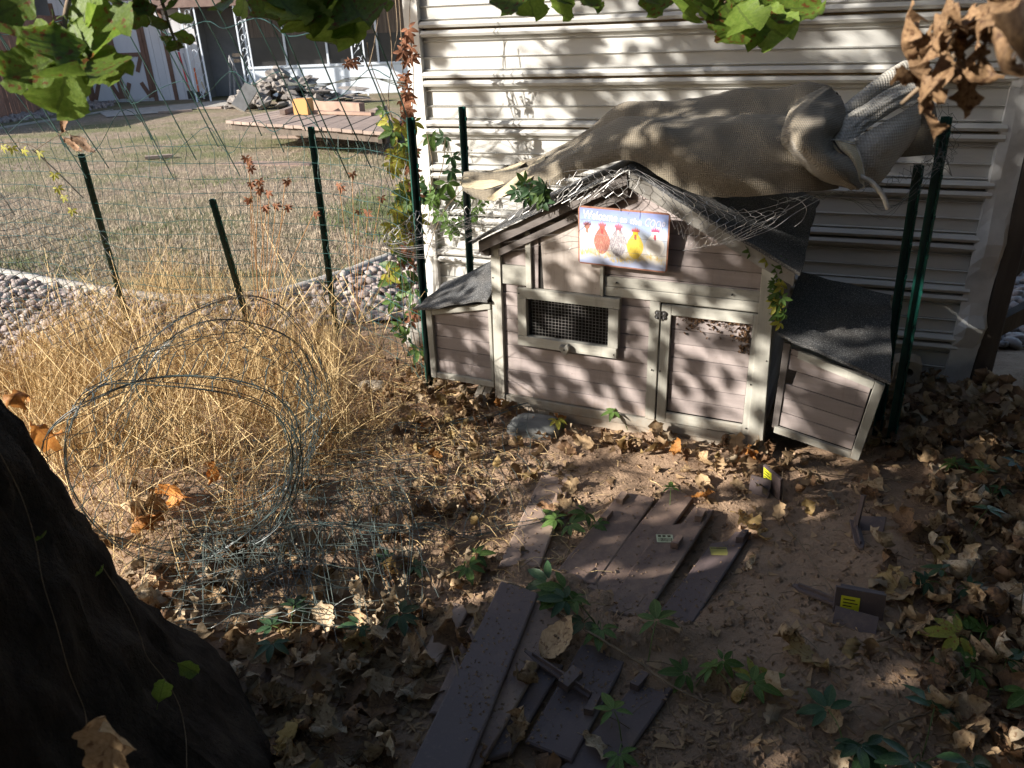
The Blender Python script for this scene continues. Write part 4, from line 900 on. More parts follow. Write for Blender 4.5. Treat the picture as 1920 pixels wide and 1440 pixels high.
mb = MB(); q = catmull(LPc([(1612, 330, -.1), (1632, 340, -.10), (1648, 356, -.10), (1658, 372, -.10), (1665, 392, -.10)]), 22); mb.tube(q, .0075, 7); mb.v = [tuple(np.array(p)+.002*np.array([vnoise(i*.7, 1), vnoise(i*.9, 2), vnoise(i*.8, 4)])) for i, p in enumerate(mb.v)]; obj('cord', mb, M['cord'], tarp, True, True)
mb = MB(); mb.tube(catmull(LPc([(1552, 264, -.04), (1570, 262, -.06), (1590, 268, -.05), (1602, 270, -.04)]), 10), .0022, 4); obj('edge_cord', mb, M['cord'], tarp, world=True)

# ------------------------------------------------------------------ chicken wire
def hexwire(mb, Pg, cell, r, seed=0, jit=.25, bias=None):
    """Pg: smooth grid of points; lays hexagonal netting on it"""
    a, b = Pg.shape[:2]; rg = np.random.default_rng(seed)
    lu = np.linalg.norm(np.diff(Pg[:, b//2], axis=0), axis=1).sum(); lv = np.linalg.norm(np.diff(Pg[a//2], axis=0), axis=1).sum()
    def at(u, v):
        i = min(max(u, 0), .9999)*(a-1); j = min(max(v, 0), .9999)*(b-1); i0, j0 = int(i), int(j); fi, fj = i-i0, j-j0
        return (Pg[i0, j0]*(1-fi)+Pg[i0+1, j0]*fi)*(1-fj)+(Pg[i0, j0+1]*(1-fi)+Pg[i0+1, j0+1]*fi)*fj
    nu = max(2, int(lu/(cell*.75))); nv = max(2, int(lv/(cell*.866)))
    node = {}
    def nd(k, i, j):
        key = (k, i, j)
        if key not in node:
            u = (i+(1/6 if k else -1/6))/nu; v = (j+(i % 2)*.5)/nv
            if not (-.001 <= u <= 1.001 and -.001 <= v <= 1.001): node[key] = None
            else: node[key] = at(u, v)+rg.standard_normal(3)*cell*.16*jit
        return node[key]
    for i in range(nu+1):
        for j in range(-1, nv+1):
            A, B = nd(0, i, j), nd(1, i, j)
            if A is not None and B is not None: mb.tube([A, B], r*1.25, 4, False)
            for dj in ((0, -1) if i % 2 == 0 else (0, 1)):
                Cn = nd(0, i+1, j+dj)
                if B is not None and Cn is not None: mb.tube([B, Cn], r, 3, False)
def strand(mb, P, r=.0008, k=4): mb.tube(catmull(P, k*len(P)), r, 3)
cw = thing('chicken_wire', 'crumpled galvanised chicken wire hanging over the gable and the coop roof', 'chicken wire', C2W((.5, 0, 1.)))
def sheet_(ctrl, nu=18, nv=26, w=.02, s=5, sd=1): return wrinkle(surf(np.array([LPc(c) for c in ctrl]), nu, nv), w, s, sd, 1)
mb = MB()
hexwire(mb, sheet_([[(1200, 318, -.09), (1290, 362, -.11), (1385, 392, -.12), (1490, 385, -.10)], [(1230, 352, -.12), (1310, 392, -.15), (1390, 412, -.15), (1470, 402, -.12)], [(1250, 385, -.13), (1300, 425, -.17), (1360, 440, -.17), (1440, 425, -.13)], [(1262, 430, -.12), (1292, 462, -.16), (1335, 468, -.15), (1385, 455, -.12)]]), .034, .0008, 1, .35)
for L in ([(1480, 384, -.11), (1440, 425, -.14), (1385, 448, -.16), (1320, 462, -.16), (1280, 470, -.13)], [(1190, 316, -.09), (1260, 352, -.12), (1330, 385, -.13), (1400, 398, -.13), (1530, 360, -.1)], [(1480, 370, -.1), (1500, 376, -.12), (1512, 392, -.12), (1505, 412, -.11), (1490, 425, -.1)], [(1320, 466, -.15), (1390, 450, -.16), (1450, 428, -.15), (1490, 400, -.12), (1540, 372, -.10)], [(1290, 470, -.14), (1340, 455, -.15), (1400, 432, -.15), (1475, 395, -.12), (1520, 368, -.10)]): strand(mb, LPc(L))
obj('netting', mb, M['galv'], cw, world=True); mb = MB()
hexwire(mb, sheet_([[(985, 352, -.06), (1050, 335, -.07), (1110, 318, -.08), (1190, 312, -.08)], [(965, 385, -.07), (1040, 365, -.08), (1110, 345, -.09), (1200, 335, -.09)], [(945, 415, -.075), (1020, 395, -.085), (1090, 375, -.10), (1215, 370, -.10)]], w=.03), .034, .0008, 2, .6)
for L in ([(975, 345, -.06), (1030, 338, -.07), (1060, 322, -.09), (1130, 318, -.1), (1200, 330, -.1), (1235, 352, -.1)], [(940, 410, -.07), (1000, 380, -.08), (1065, 355, -.09), (1140, 330, -.09), (1195, 318, -.09)], [(1170, 320, -.09), (1135, 348, -.1), (1118, 362, -.10), (1104, 376, -.085)], [(1135, 345, -.1), (1152, 362, -.11), (1172, 375, -.10), (1180, 392, -.09), (1178, 402, -.09)], [(1070, 440, -.06), (1072, 460, -.06), (1066, 470, -.06), (1075, 478, -.06)], [(960, 470, -.05), (1010, 460, -.06), (1060, 442, -.07), (1095, 410, -.08)], [(945, 455, -.05), (985, 448, -.06), (1040, 440, -.06), (1085, 445, -.06)]): strand(mb, LPc(L))
obj('netting', mb, M['galv'], cw, world=True); mb = MB()
hexwire(mb, sheet_([[(722, 425, -.03), (790, 392, .0), (860, 385, .05), (930, 378, .0)], [(712, 455, -.06), (790, 425, -.04), (860, 415, .0), (940, 405, -.05)], [(735, 468, -.04), (800, 448, -.02), (870, 432, .0), (930, 428, -.05)]], w=.04), .036, .0008, 3, .7)
for k in range(12):
    y0 = random.uniform(-25, 30); strand(mb, LPc([(735+random.uniform(-30, 10), 440+y0*.5, -.05), (720+random.uniform(-10, 30), 462+y0*.3, -.07), (800, 455+y0, -.06+random.uniform(0, .06)), (870, 425+y0*.8, random.uniform(-.05, .05)), (935, 395+y0*.7, -.04), (985, 372+y0*.5, -.05)]), .0007)
obj('netting', mb, M['galv'], cw, world=True); mb = MB()
for p in ([[(1440, 372, -.08), (1540, 360, -.06), (1640, 345, 0), (1700, 312, .1), (1770, 285, .2)], [(1460, 384, -.09), (1550, 372, -.06), (1640, 358, .0), (1710, 338, .1), (1780, 305, .2)]], [[(1690, 200, .2), (1745, 175, .28), (1790, 205, .3)], [(1725, 290, .22), (1765, 270, .27), (1800, 265, .28)], [(1740, 315, .22), (1775, 310, .25), (1785, 300, .26)]]): hexwire(mb, sheet_(p, 8, 26, .02), .03, .0008, 4, .8)
for k in range(6): strand(mb, LPc([(1600+random.uniform(-30, 30), 372, .0), (1660, 392+random.uniform(-8, 20), .05), (1720, 345+random.uniform(-10, 30), .15), (1765, 300+random.uniform(-20, 20), .22), (1785, 330, .25)]))
obj('netting', mb, M['greypost_wire'], cw, world=True)

# ------------------------------------------------------------------ steel posts
def upost(i, base, topz, label, lean=(0, 0), face=0., studs=9):
    t = thing('fence_post', label, 'fence post', (base[0], base[1], 0), 0, 'green steel fence posts')
    w, d = .017, .015; prof = [(-w, -d), (-w*.55, -d*1.0), (-w*.55, d*.3), (w*.55, d*.3), (w*.55, -d*1.0), (w, -d), (w, -d*.8), (w*.72, -d*.75), (w*.72, d*.6), (-w*.72, d*.6), (-w*.72, -d*.75), (-w, -d*.8)]
    c, s = math.cos(face), math.sin(face); mb = MB(); R = []
    for zf in (-.12, topz*.3, topz*.65, topz): R.append([(lean[0]*zf+c*x-s*y, lean[1]*zf+s*x+c*y, zf) for x, y in prof+prof[:1]])
    mb.grid(R); n = len(prof); mb.add([R[-1][k] for k in range(n)], [(0, 1, 10, 11), (1, 2, 9, 10), (2, 3, 8, 9), (3, 4, 7, 8), (4, 5, 6, 7)])
    obj('channel', mb, M['post'], t)
    sb = None
    for k in range(studs):
        zf = topz*(k+.6)/studs
        if sb is None:
            mb = MB(); mb.box((0, -d*1.35, 0), (.007, .010, .016), None); sb = mb.mesh('stud'); sb.materials.append(M['post'])
        o = bpy.data.objects.new('stud', sb); COL.objects.link(o); o.parent = t; o.location = (lean[0]*zf+w*.75*c, lean[1]*zf+w*.75*s, zf); o.rotation_euler = (0, 0, face)
    return t
FPOS = [(-2.249, 4.262, .965), (-1.398, 3.879, .775), (-.962, 3.952, 1.09)]
upost(1, FPOS[0], .965, 'short green steel post with pale paint flecks at the left of the wire fence', (-.012, 0), .5)
upost(2, FPOS[1], .772, 'shortest green steel post between the two left fence posts', (-.09, 0), .45)
upost(3, FPOS[2], 1.09, 'green steel post in front of the wooden platform', (.018, 0), .4)
upost(4, (-.383, 3.194), 1.19, 'green steel post wrapped in creeper beside the left nest box', (.015, 0), .5)
p5 = WP(860, 200, .24); upost(5, p5, p5[2], 'green steel post close to the siding above the left nest box', (.01, .0), .4)
upost(6, (1.446, 2.541), 1.195, 'dark steel post beside the right nest box reaching the cloth, the taller of two', (-.025, 0), -.3)
upost(7, (1.440, 2.640), 1.03, 'dark steel post beside the right nest box, the shorter of two', (-.03, 0), -.3)

# ------------------------------------------------------------------ wire fence and the panel leaning over it
fl = catmull([(-4.4, 5.0), (-3.3, 4.62), (-2.249, 4.24), (-1.6, 4.02), (-.962, 3.93), (-.66, 3.66), (-.39, 3.21)], 260)
seg = np.concatenate([[0], np.cumsum(np.linalg.norm(np.diff(fl, axis=0), axis=1))])
def fp(s, zf, sd=0.):
    x = np.interp(s, seg, fl[:, 0]); y = np.interp(s, seg, fl[:, 1])
    return np.array([x+.028*vnoise(s*5+zf*9, zf*6+4)+.02*vnoise(zf*16, s*2), y+.05*vnoise(s*4, zf*7), zf+.022*vnoise(s*4.5, zf*11+8)+.035*vnoise(s*1.6, 2)])
wf = thing('wire_fence', 'wavy green welded wire fence between the dry grass and the lawn', 'fence', (-2.25, 4.25, 0)); mb = MB()
for s in np.arange(0, seg[-1], .078):
    zt = 1.06+.06*vnoise(s*1.5, 1); mb.tube([fp(s, z_) for z_ in np.linspace(0, zt, 24)], .0014, 4)
for zf in np.arange(.02, 1.08, .076): mb.tube([fp(s, zf) for s in np.linspace(0, seg[-1], 110)], .0014, 4)
obj('wire_grid', mb, M['greenwire'], wf, world=True)
lp = thing('leaning_wire_panel', 'wire panel with long slanting wires leaning over the top of the fence', 'wire panel', (-2.2, 3.9, 0)); mb = MB()
xb = np.arange(40, 790, 41.); rw = random.Random(4); tops = []
for k, x in enumerate(xb):
    y = (285, 245, 276, 334, 315, 240, 262, 338, 300, 275, 330, 255)[k % 12]; sl = .66-.26*(x/770)
    yd = 4.12-.9*max(0, (x-300))/470*.9; B = PY(x, y, yd); yt = -60; xt = x-sl*(y-yt); T = PY(xt, yt, yd-.38); mid = (B+T)/2+np.array([rw.uniform(-.015, .015), rw.uniform(-.03, .03), rw.uniform(-.01, .01)])
    mb.tube(catmull([B, mid, T], 12), .0030, 5); tops.append((B, mid, T))
for tt in (.12, .42, .72, .92):
    q = [b*(1-tt)+t_*tt+np.array([0, rw.uniform(-.01, .01), rw.uniform(-.008, .008)]) for b, _, t_ in tops]
    zs = .25*0; mb.tube(catmull([np.array([p[0], p[1], p[2]]) for p in q], 70), .0018, 4)
obj('wires', mb, M['greenwire'], lp, world=True); mb = MB()
for off in (0, .006, -.006): mb.tube(catmull([PY(540, 157, 3.7)+[0, 0, off], PY(600, 160, 3.65)-[0, 0, off], PY(650, 150, 3.6)+[0, 0, off], PY(697, 146, 3.55), PY(760, 160, 3.5)+[0, 0, off*2]], 22), .002, 4)
mb.tube(catmull([PY(0, 362, 4.0), PY(14, 382, 4.02), PY(28, 403, 4.05)], 5), .003, 4); mb.tube(catmull([PY(60, 280, 4.0), PY(100, 315, 4.05), PY(156, 371, 4.15)], 8), .0034, 5)
obj('loose_wire', mb, M['greypost_wire'], lp, world=True)
# crossed, fallen piece of netting in front of the left fence
dw = thing('fallen_wire_netting', 'fallen diamond shaped wire netting at the left edge before the pebbles', 'wire netting', (-2.6, 3.6, 0)); mb = MB()
A, B, Cc, D = PY(-80, 560, 3.1), PY(-40, 330, 3.75), PY(215, 440, 4.05), PY(190, 690, 3.1)
def bil(u, v): return (A*(1-u)+D*u)*(1-v)+(B*(1-u)+Cc*u)*v+np.array([.03*vnoise(u*6, v*5), .06*vnoise(u*4+3, v*4), .03*vnoise(u*5, v*7)])
for k in np.linspace(-1, 1, 25):
    p = [bil(t_, t_-k) for t_ in np.linspace(0, 1, 22) if 0 <= t_-k <= 1]; q = [bil(t_, 1-t_+k) for t_ in np.linspace(0, 1, 22) if 0 <= 1-t_+k <= 1]
    for l in (p, q):
        if len(l) > 2: mb.tube(l, .0016, 4)
obj('wires', mb, M['greypost_wire'], dw, world=True)

# ------------------------------------------------------------------ the roll of fencing
rollt = thing('wire_roll', 'loose roll of green wire fencing lying in the dry grass with its end unrolled', 'wire roll', (-1., 2.2, 0))
axd = np.array([-.10, .86, 0.]); ax_len = .78; axn = axd/np.linalg.norm(axd); er = np.array([axn[1], -axn[0], 0])
F0 = np.array([-.985, 1.93, .375])
def rollpt(a, s):                        # a: turns, s: 0..1 along the axis
    c = F0+axn*ax_len*s+np.array([0, 0, -.02*s])
    if a <= 0:                           # tail: from the low right flattening out over the ground
        q = -a; ang = math.radians(-62)
        p0 = c+.375*(math.cos(ang)*er+math.sin(ang)*np.array([0, 0, 1])); 
        p = p0+er*q*.95; p[2] = max(.012, p0[2]*(1-q*2.2)+.03+.05*math.sin(q*5+s*3))+.02
        j = .5
    else:
        ang = math.radians(-62)+a*2*math.pi; R = .365-.026*a+.012*math.sin(ang*3+s*4); p = c+R*(math.cos(ang)*er+math.sin(ang)*np.array([0, 0, 1.])); j = 1
    x = a*3.1
    p = p+.055*np.array([vnoise(x*2+s*9, s*7), vnoise(x*2.3+4, s*8+2), vnoise(x*2.7+8, s*6+5)]); p[2] = .02+max(0, p[2]-.02)*(.93-.10*s+.05*math.sin(a*9+s*5)); return p
mb = MB(); aa = np.linspace(-1.0, 2.25, 190)
for s in (0, .015, .03, .17, .33, .5, .66, .82, .97, .985, 1): mb.tube([rollpt(a, s)+np.array([.010*vnoise(a*6, s*900), .01*vnoise(a*5+7, s*700), .012*vnoise(a*7, s*800)]) for a in aa], .0007 if .1 < s < .9 else .0014, 4)
ag = np.concatenate([np.arange(-1.0, 0, .052), np.arange(0, 2.25, .030)])
for a in ag:
    sk = random.uniform(-.008, .008); mb.tube([rollpt(a+sk*k/8*.5, s) for k, s in enumerate(np.linspace(0, 1, 15))], .0014 if a > 0 else .0012, 4)
obj('wire_coil', mb, M['rollwire'], rollt, world=True); mb = MB()
# tangled second layer lying on the ground in front
for k in range(110):
    x0 = random.uniform(0, 1); p0 = G(330+430*x0, 1000-110*x0+random.uniform(-30, 60)); p1 = G(300+420*x0+random.uniform(-150, 160), 1130+60*x0+random.uniform(-60, 60)); zz = random.uniform(.02, .11)
    mb.tube(catmull([p0+[0, 0, zz*.6], (p0+p1)/2+np.array([random.uniform(-.05, .05), random.uniform(-.05, .05), zz]), p1+[0, 0, .015+zz*.4]], 10), .0010, 4)
for k in range(44):
    y0 = 890+320*k/44; a0 = G(300+random.uniform(-20, 60)+max(0, 990-y0)*1.2, y0); a1 = G(820-max(0, y0-1000)*.8+random.uniform(-60, 30), y0+random.uniform(-40, 20)); q = [a0*(1-t_)+a1*t_+np.array([0, .03*vnoise(t_*7, k), .045+.06*vnoise(t_*5+k, 3)+.03*math.sin(t_*3)]) for t_ in np.linspace(0, 1, 16)]; mb.tube(q, .0011, 4)
obj('wire_tangle', mb, M['tanglewire'], rollt, world=True, label='flattened silvery green tangle spread over the ground')
# ------------------------------------------------------------------ far yard: fence, shed, porch, rubble, platform
Y0 = 21.85
fa, fb = np.array([-11.55, 14.0, 0]), np.array([-10.98, 21.75, 0]); L_f = np.linalg.norm(fb-fa); fd = (fb-fa)/L_f; fnv = np.array([fd[1], -fd[0], 0])
M['fence_board'] = simple('brown_fence_board', (.20, .105, .075), (.29, .165, .12), 5, .85, .3, 30, stretch=(1, 1, .2), rv=.14)
fw = thing('board_fence', 'tall reddish brown board fence at the left edge beside the white shed', 'fence', fa); n = int(L_f/.15)
for i in range(n):
    mb = MB(); mb.prism(rect(i*.15, -.05, i*.15+.144, 2.12+random.uniform(-.008, .008)), lambda p, o: fa+fd*p[0]+fnv*o+np.array([0, 0, p[1]]), 0, .018+random.uniform(-.003, .003), .003); obj('board', mb, M['fence_board'], fw, world=True)
mb = MB(); mb.prism(rect(0, .35, L_f, .44), lambda p, o: fa+fd*p[0]+fnv*o+np.array([0, 0, p[1]]), -.05, -.005, .003); obj('rail', mb, M['fence_board'], fw, world=True)
M['shed_white'] = simple('white_shed_board', (.52, .51, .54), (.62, .61, .63), 2, .7, .2, 20, stretch=(1, 1, .2), rv=.05)
M['brown_trim'] = simple('brown_paint_trim', (.13, .07, .05), (.19, .11, .08), 5, .7)
M['shingle'] = simple('brown_shingle', (.15, .10, .085), (.24, .17, .145), 6, .9, .4, 20)
M['grey_wall'] = simple('grey_stucco', (.22, .22, .23), (.29, .285, .29), 3, .85, .2, 30)
M['porch_white'] = simple('porch_white_paint', (.60, .64, .70), (.68, .72, .77), 3, .6)
shed = thing('garden_shed', 'white boarded shed with brown trimmed barn doors beyond the lawn', 'shed', (-9.5, Y0, 0))
ym = lambda yy: (lambda p, o: np.array([p[0], yy-o, p[1]]))
x0, x1 = PY(160, 190, Y0)[0]-.3, PY(388, 180, Y0)[0]
i = 0; x = x0
while x < x1:
    mb = MB(); mb.prism(rect(x, 0, min(x+.196, x1), 2.9), ym(Y0), 0, .012, .004); obj('siding_board', mb, M['shed_white'], shed, world=True); x += .2
def trimbar(px0, py0, px1, py1, wd, nm='trim', par=shed, mat='brown_trim', yy=Y0, o0=.014, o1=.04):
    a, b = PY(px0, py0, yy), PY(px1, py1, yy); d = np.array([b[0]-a[0], b[2]-a[2]]); d /= np.linalg.norm(d); q = np.array([-d[1], d[0]])*wd/2
    A, B = np.array([a[0], a[2]]), np.array([b[0], b[2]]); poly = [tuple(A-q), tuple(B-q), tuple(B+q), tuple(A+q)]
    mb = MB(); mb.prism(poly, ym(yy), o0, o1, .002); return obj(nm, mb, M[mat], par, world=True)
dx0, dx1 = PY(178, 190, Y0)[0], PY(291, 190, Y0)[0]; dm = (dx0+dx1)/2
door = None
for (a, b, lab) in ((dx0, dm-.01, 'left barn door'), (dm+.01, dx1, 'right barn door')):
    mb = MB(); mb.prism(rect(a, .06, b, 2.25), ym(Y0), .013, .04, .003); d_ = obj('door', mb, M['shed_white'], shed, world=True, label=lab+' of the shed with brown braces')
    yy = Y0-.041
    for (u0, v0, u1, v1) in ((.05, 1.16, .95, 1.16), (.12, 1.12, .34, .74), (.88, 1.12, .66, .74), (.08, .1, .30, .48), (.92, .1, .70, .48), (.02, .1, .02, 2.2), (.98, .1, .98, 2.2), (.05, 2.2, .95, 2.2)):
        A = np.array([a+(b-a)*u0, v0]); B = np.array([a+(b-a)*u1, v1]); dd = (B-A)/np.linalg.norm(B-A); q = np.array([-dd[1], dd[0]])*.05; mb = MB(); mb.prism([tuple(A-q), tuple(B-q), tuple(B+q), tuple(A+q)], ym(yy), .0, .02+.001*u0, .002); obj('brace', mb, M['brown_trim'], d_, world=True)
zt = 2.38
for xx in (dx0-.06, dx1+.06, PY(333, 188, Y0)[0], x0+.05):
    mb = MB(); mb.prism(rect(xx-.05, .0, xx+.05, 2.42), ym(Y0), .014, .042, .003); obj('trim', mb, M['brown_trim'], shed, world=True)
mb = MB(); mb.prism(rect(dx0-.1, 2.425, dx1+.12, 2.52), ym(Y0), .014, .043, .003); obj('trim', mb, M['brown_trim'], shed, world=True)
mb = MB(); mb.box(((x0+x1)/2, Y0+1.6, 3.05), (x1-x0+.7, 4.2, .16)); obj('roof', mb, M['shingle'], shed, world=True)
mb = MB(); mb.box(((x0+x1)/2, Y0+1.5, 1.45), (x1-x0-.02, 2.9, 2.9)); obj('shed_body', mb, M['grey_wall'], shed, world=True)
# house with the screened porch
nb = thing('neighbour_house', 'neighbouring building with a pale gutter showing over the board fence at the top left', 'house', (-15.5, 22, 0))
mb = MB(); mb.box((-16, 22.4, 1.6), (6.6, 7, 3.2)); obj('wall', mb, M['grey_wall'], nb, world=True)
mb = MB(); mb.box((-16, 22.4, 3.36), (7.4, 7.8, .3)); obj('roof', mb, M['shingle'], nb, world=True)
mb = MB(); mb.box((-16, 18.4, 3.1), (7.4, .16, .18)); mb.box((-12.2, 22.4, 3.1), (.16, 7.8, .18)); obj('gutter', mb, M['porch_white'], nb, world=True)
house = thing('house', 'house with a screened porch and pale blue knee wall behind the rubble pile', 'house', (-5, 21.5, 0)); YP = 21.5
hx0 = PY(388, 180, 22.6)[0]; hx1 = PY(470, 160, YP)[0]; hx2 = 1.5
mb = MB(); mb.box(((hx0+hx1)/2+.4, 22.75, 1.5), (hx1-hx0+1.2, .2, 3.0)); obj('patio_wall', mb, M['grey_wall'], house, world=True)
kz = float(PY(600, 125, YP)[2])
mb = MB(); mb.prism(rect(hx1, 0, hx2, kz), ym(YP), 0, .06, .004); kw = obj('knee_wall', mb, M['porch_white'], house, world=True)
mb = MB(); mb.prism(rect(hx1, kz+.002, hx2, kz+.06), ym(YP), -.03, .09, .004); obj('sill', mb, M['porch_white'], kw, world=True)
sm = NT('porch_screen'); scn = sm.fin(sm.ramp(sm.noise(.9, 3, .6), [(.35, (.018, .017, .018)), (.7, (.055, .048, .042))]), .35, .5)
mb = MB(); mb.box(((hx1+hx2)/2, YP+.05, (kz+3)/2+.03), (hx2-hx1, .02, 3-kz-.06)); obj('screen', mb, scn, house, world=True)
M['curtain'] = simple('brown_bamboo_blind', (.09, .07, .058), (.17, .135, .11), 40, .9, .3, 40, stretch=(1, 1, .02))
cz = float(PY(600, 66, YP)[2]); x = hx1+.05
for i in range(44):
    mb = MB(); mb.box((x, YP+.025, (cz+3)/2), (.094, .012, 3-cz)); obj('blind_slat', mb, M['curtain'], house, world=True); x += .1
    if x > hx2-.1: break
for px in (541, 618, 712, 470):
    xx = PY(px, 130, YP)[0]; mb = MB(); mb.box((xx, YP-.02, (kz+3.0)/2+.031), (.05, .06, 3-kz-.062)); obj('mullion', mb, M['porch_white'], house, world=True)
mb = MB(); mb.box((-3.2, 22.2, 3.12), (9.2, 5.0, .2)); obj('roof', mb, M['shingle'], house, world=True)
ez = float(PY(420, 12, 20.8)[2]); mb = MB(); mb.box(((hx0+hx1)/2-.2, 21.7, ez+.1), (hx1-hx0+1.0, 2.0, .18)); obj('eave', mb, M['shingle'], house, world=True)
def column(pxl, pxr, pyb, label=None):
    yy = 20.75; xl, xr = PY(pxl, pyb, yy)[0], PY(pxr, pyb, yy)[0]; zb = float(PY(pxl, pyb, yy)[2]); mb = MB()
    for x in (xl, xr): mb.box((x, yy, 1.6), (.035, .035, 3.2))
    zz = .25; sgn = 1
    while zz < 3.0:
        q = []
        for k in range(15): a = k/14*4.6; rr = .085*(1-.13*a/1.2+.02*a); q.append(((xl+xr)/2+sgn*rr*math.cos(a)*.75, yy, zz+rr*math.sin(a)*1.1))
        mb.tube(q, .008, 4); mb.tube([(xl, yy, zz-.2), ((xl+xr)/2, yy, zz-.05), (xr, yy, zz+.18)], .006, 4); zz += .30; sgn = -sgn
    obj('scroll_column', mb, M['porch_white'], house, world=True)
column(368, 394, 180); column(462, 480, 160); column(668, 690, 170)
# tools and stand leaning by the patio
def tool(nm, lab, a, b, r, mat, head=None):
    A, B = PY(*a, 21.55), PY(*b, 21.2); t = thing(nm, lab, 'garden tool', (B[0], B[1], 0)); mb = MB(); mb.tube([A, (A+B)/2, B], r, 6); obj('handle', mb, mat, t, world=True)
    mb = MB(); d = (B-A)/np.linalg.norm(B-A); mb.box(B+d*.08, (.16, .03, .2)); obj('head', mb, M['blackmetal'], t, world=True)
tool('shovel', 'long red handled tool leaning against the shed corner', (335, 98), (356, 172), .022, flat('red_handle', (.45, .04, .05)))
tool('rake', 'grey handled tool leaning between red and orange ones', (343, 100), (366, 182), .014, M['steel'])
tool('shovel', 'orange handled tool leaning against the shed corner', (364, 128), (373, 174), .022, flat('orange_handle', (.55, .12, .03)))
tool('broom', 'short tan handled tool beside the patio column', (376, 150), (388, 178), .02, M['cloth_tan'])
st = thing('folding_stand', 'grey folding stand with dark boards leaning at the patio wall', 'stand', PY(440, 178, 21.4)*np.array([1, 1, 0]))
for a, b in (((430, 108), (432, 182)), ((430, 104), (462, 176)), ((436, 110), (441, 182))): mb = MB(); A, B = PY(*a, 21.4), PY(*b, 21.2); mb.tube([A, B], .025, 4); obj('leg', mb, M['grey_wall'], st, world=True)
for y_ in (104, 115): a, b = PY(436, y_, 21.5), PY(456, y_-2, 21.5); mb = MB(); mb.box((a+b)/2, (b[0]-a[0], .03, .08)); obj('board', mb, M['dark_wood'], st, world=True)
# concrete path, far pebbles
path = sheet('concrete_path', [tuple(G(*p)[:2]) for p in ((185, 212), (420, 190), (452, 197), (300, 214), (200, 222))], .030, M['concrete']); tag(path, kind='structure')
mb = MB(); r = random.Random(6)
for i in range(420):
    px = r.uniform(-20, 215); base = 228-.155*px; p = G(px, base+r.uniform(-8, 6)); s = r.uniform(.05, .1); me = PEB[i % 7]; mt = Matrix.LocRotScale(Vector(p)+Vector((0, 0, .02)), __import__('mathutils').Euler((r.random(), r.random(), r.random()*6)), Vector((s, s, s))); mb.add([mt @ v.co for v in me.vertices], [tuple(q.vertices) for q in me.polygons])
tag(obj('far_pebbles', mb, M['pebbles'], smooth=True), kind='stuff')
mb = MB(); q = [G(px, 243-.16*px) for px in range(-30, 230, 20)]; mb.grid([[p+np.array([0, o, z_]) for o, z_ in ((-.12, 0), (-.08, .05), (.08, .05), (.12, 0))] for p in q]); tag(obj('far_kerb', mb, M['concrete']), kind='structure')
# rubble pile
rb = thing('rubble_pile', 'heap of grey stone rubble in front of the pale blue knee wall', 'rubble', G(535, 200)); cb = G(540, 200); r = random.Random(12)
RK = []
for i in range(6):
    bm = bmesh.new(); bmesh.ops.create_cube(bm, size=2); bmesh.ops.subdivide_edges(bm, edges=bm.edges[:], cuts=1, use_grid_fill=True); q = np.random.default_rng(i+70)
    for v in bm.verts: v.co.normalize(); v.co *= 1+.25*q.standard_normal(); v.co.z *= .62
    me = bpy.data.meshes.new('rock'); bm.to_mesh(me); bm.free(); me.materials.append(M['rubble']); RK.append(me)
for i in range(95):
    a, q = r.uniform(0, 6.28), r.random()**.6; x, y = 1.25*q*math.cos(a), .7*q*math.sin(a); hh = .78*(1-q)**.8*r.uniform(.5, 1.); s = r.uniform(.10, .22)
    o = bpy.data.objects.new('rock', RK[i % 6]); COL.objects.link(o); o.parent = rb; o.location = (x, y, hh+.05); o.rotation_euler = (r.uniform(-.5, .5), r.uniform(-.5, .5), r.uniform(0, 6)); o.scale = (s*1.25, s, s*.8)
for i in range(14):
    o = bpy.data.objects.new('rock', RK[i % 6]); COL.objects.link(o); o.parent = rb; o.location = (r.uniform(.6, 1.7), r.uniform(-.3, .3), .05+.022*i); o.rotation_euler = (r.uniform(-.15, .15), r.uniform(-.15, .15), r.uniform(-.4, .4)); o.scale = (.34, .2, .035)
A, B = PY(446, 204, 17.6), PY(472, 162, 18.0); sl = thing('concrete_slab', 'pale concrete slab leaning against the left of the rubble heap', 'slab', (A[0], A[1], 0)); d = B-A; Ld = np.linalg.norm(d); d /= Ld; x = np.cross(d, [.1, 1, .2]); x /= np.linalg.norm(x); y = np.cross(x, d); mb = MB(); mb.box((A+B)/2, (Ld, .30, .09), np.stack([d, x, y], 1)); obj('slab', mb, M['concrete'], sl, world=True)
# wooden platform and what lies on and under it
pz = .40; PA, PB, PC, PDn = [G(*p, pz) for p in ((422, 226), (722, 248), (757, 222), (556, 200))]
M['deck'] = simple('weathered_deck_plank', (.17, .13, .11), (.27, .205, .17), 5, .85, .3, 30, rv=.18)
dk = thing('deck_platform', 'low weathered wooden platform propped above the lawn', 'platform', ((PA+PC)/2)*np.array([1, 1, 0])); nP = 17
for i in range(nP):
    a0, a1 = i/nP+.0025, (i+1)/nP-.0025; jt = random.uniform(-.02, .02)
    q = [PA*(1-a0)+PB*a0, PA*(1-a1)+PB*a1, PDn*(1-a1)+PC*a1, PDn*(1-a0)+PC*a0]; q = [p*(1-.0) for p in q]; e = (q[3]-q[0])/np.linalg.norm(q[3]-q[0])*jt; zo = random.uniform(-.006, .006); mb = MB(); mb.add([p+e+[0, 0, zo] for p in q]+[p+e+[0, 0, zo-.04] for p in q], [(0, 1, 2, 3), (7, 6, 5, 4), (0, 4, 5, 1), (1, 5, 6, 2), (2, 6, 7, 3), (3, 7, 4, 0)]); obj('plank', mb, M['deck'], dk, world=True)
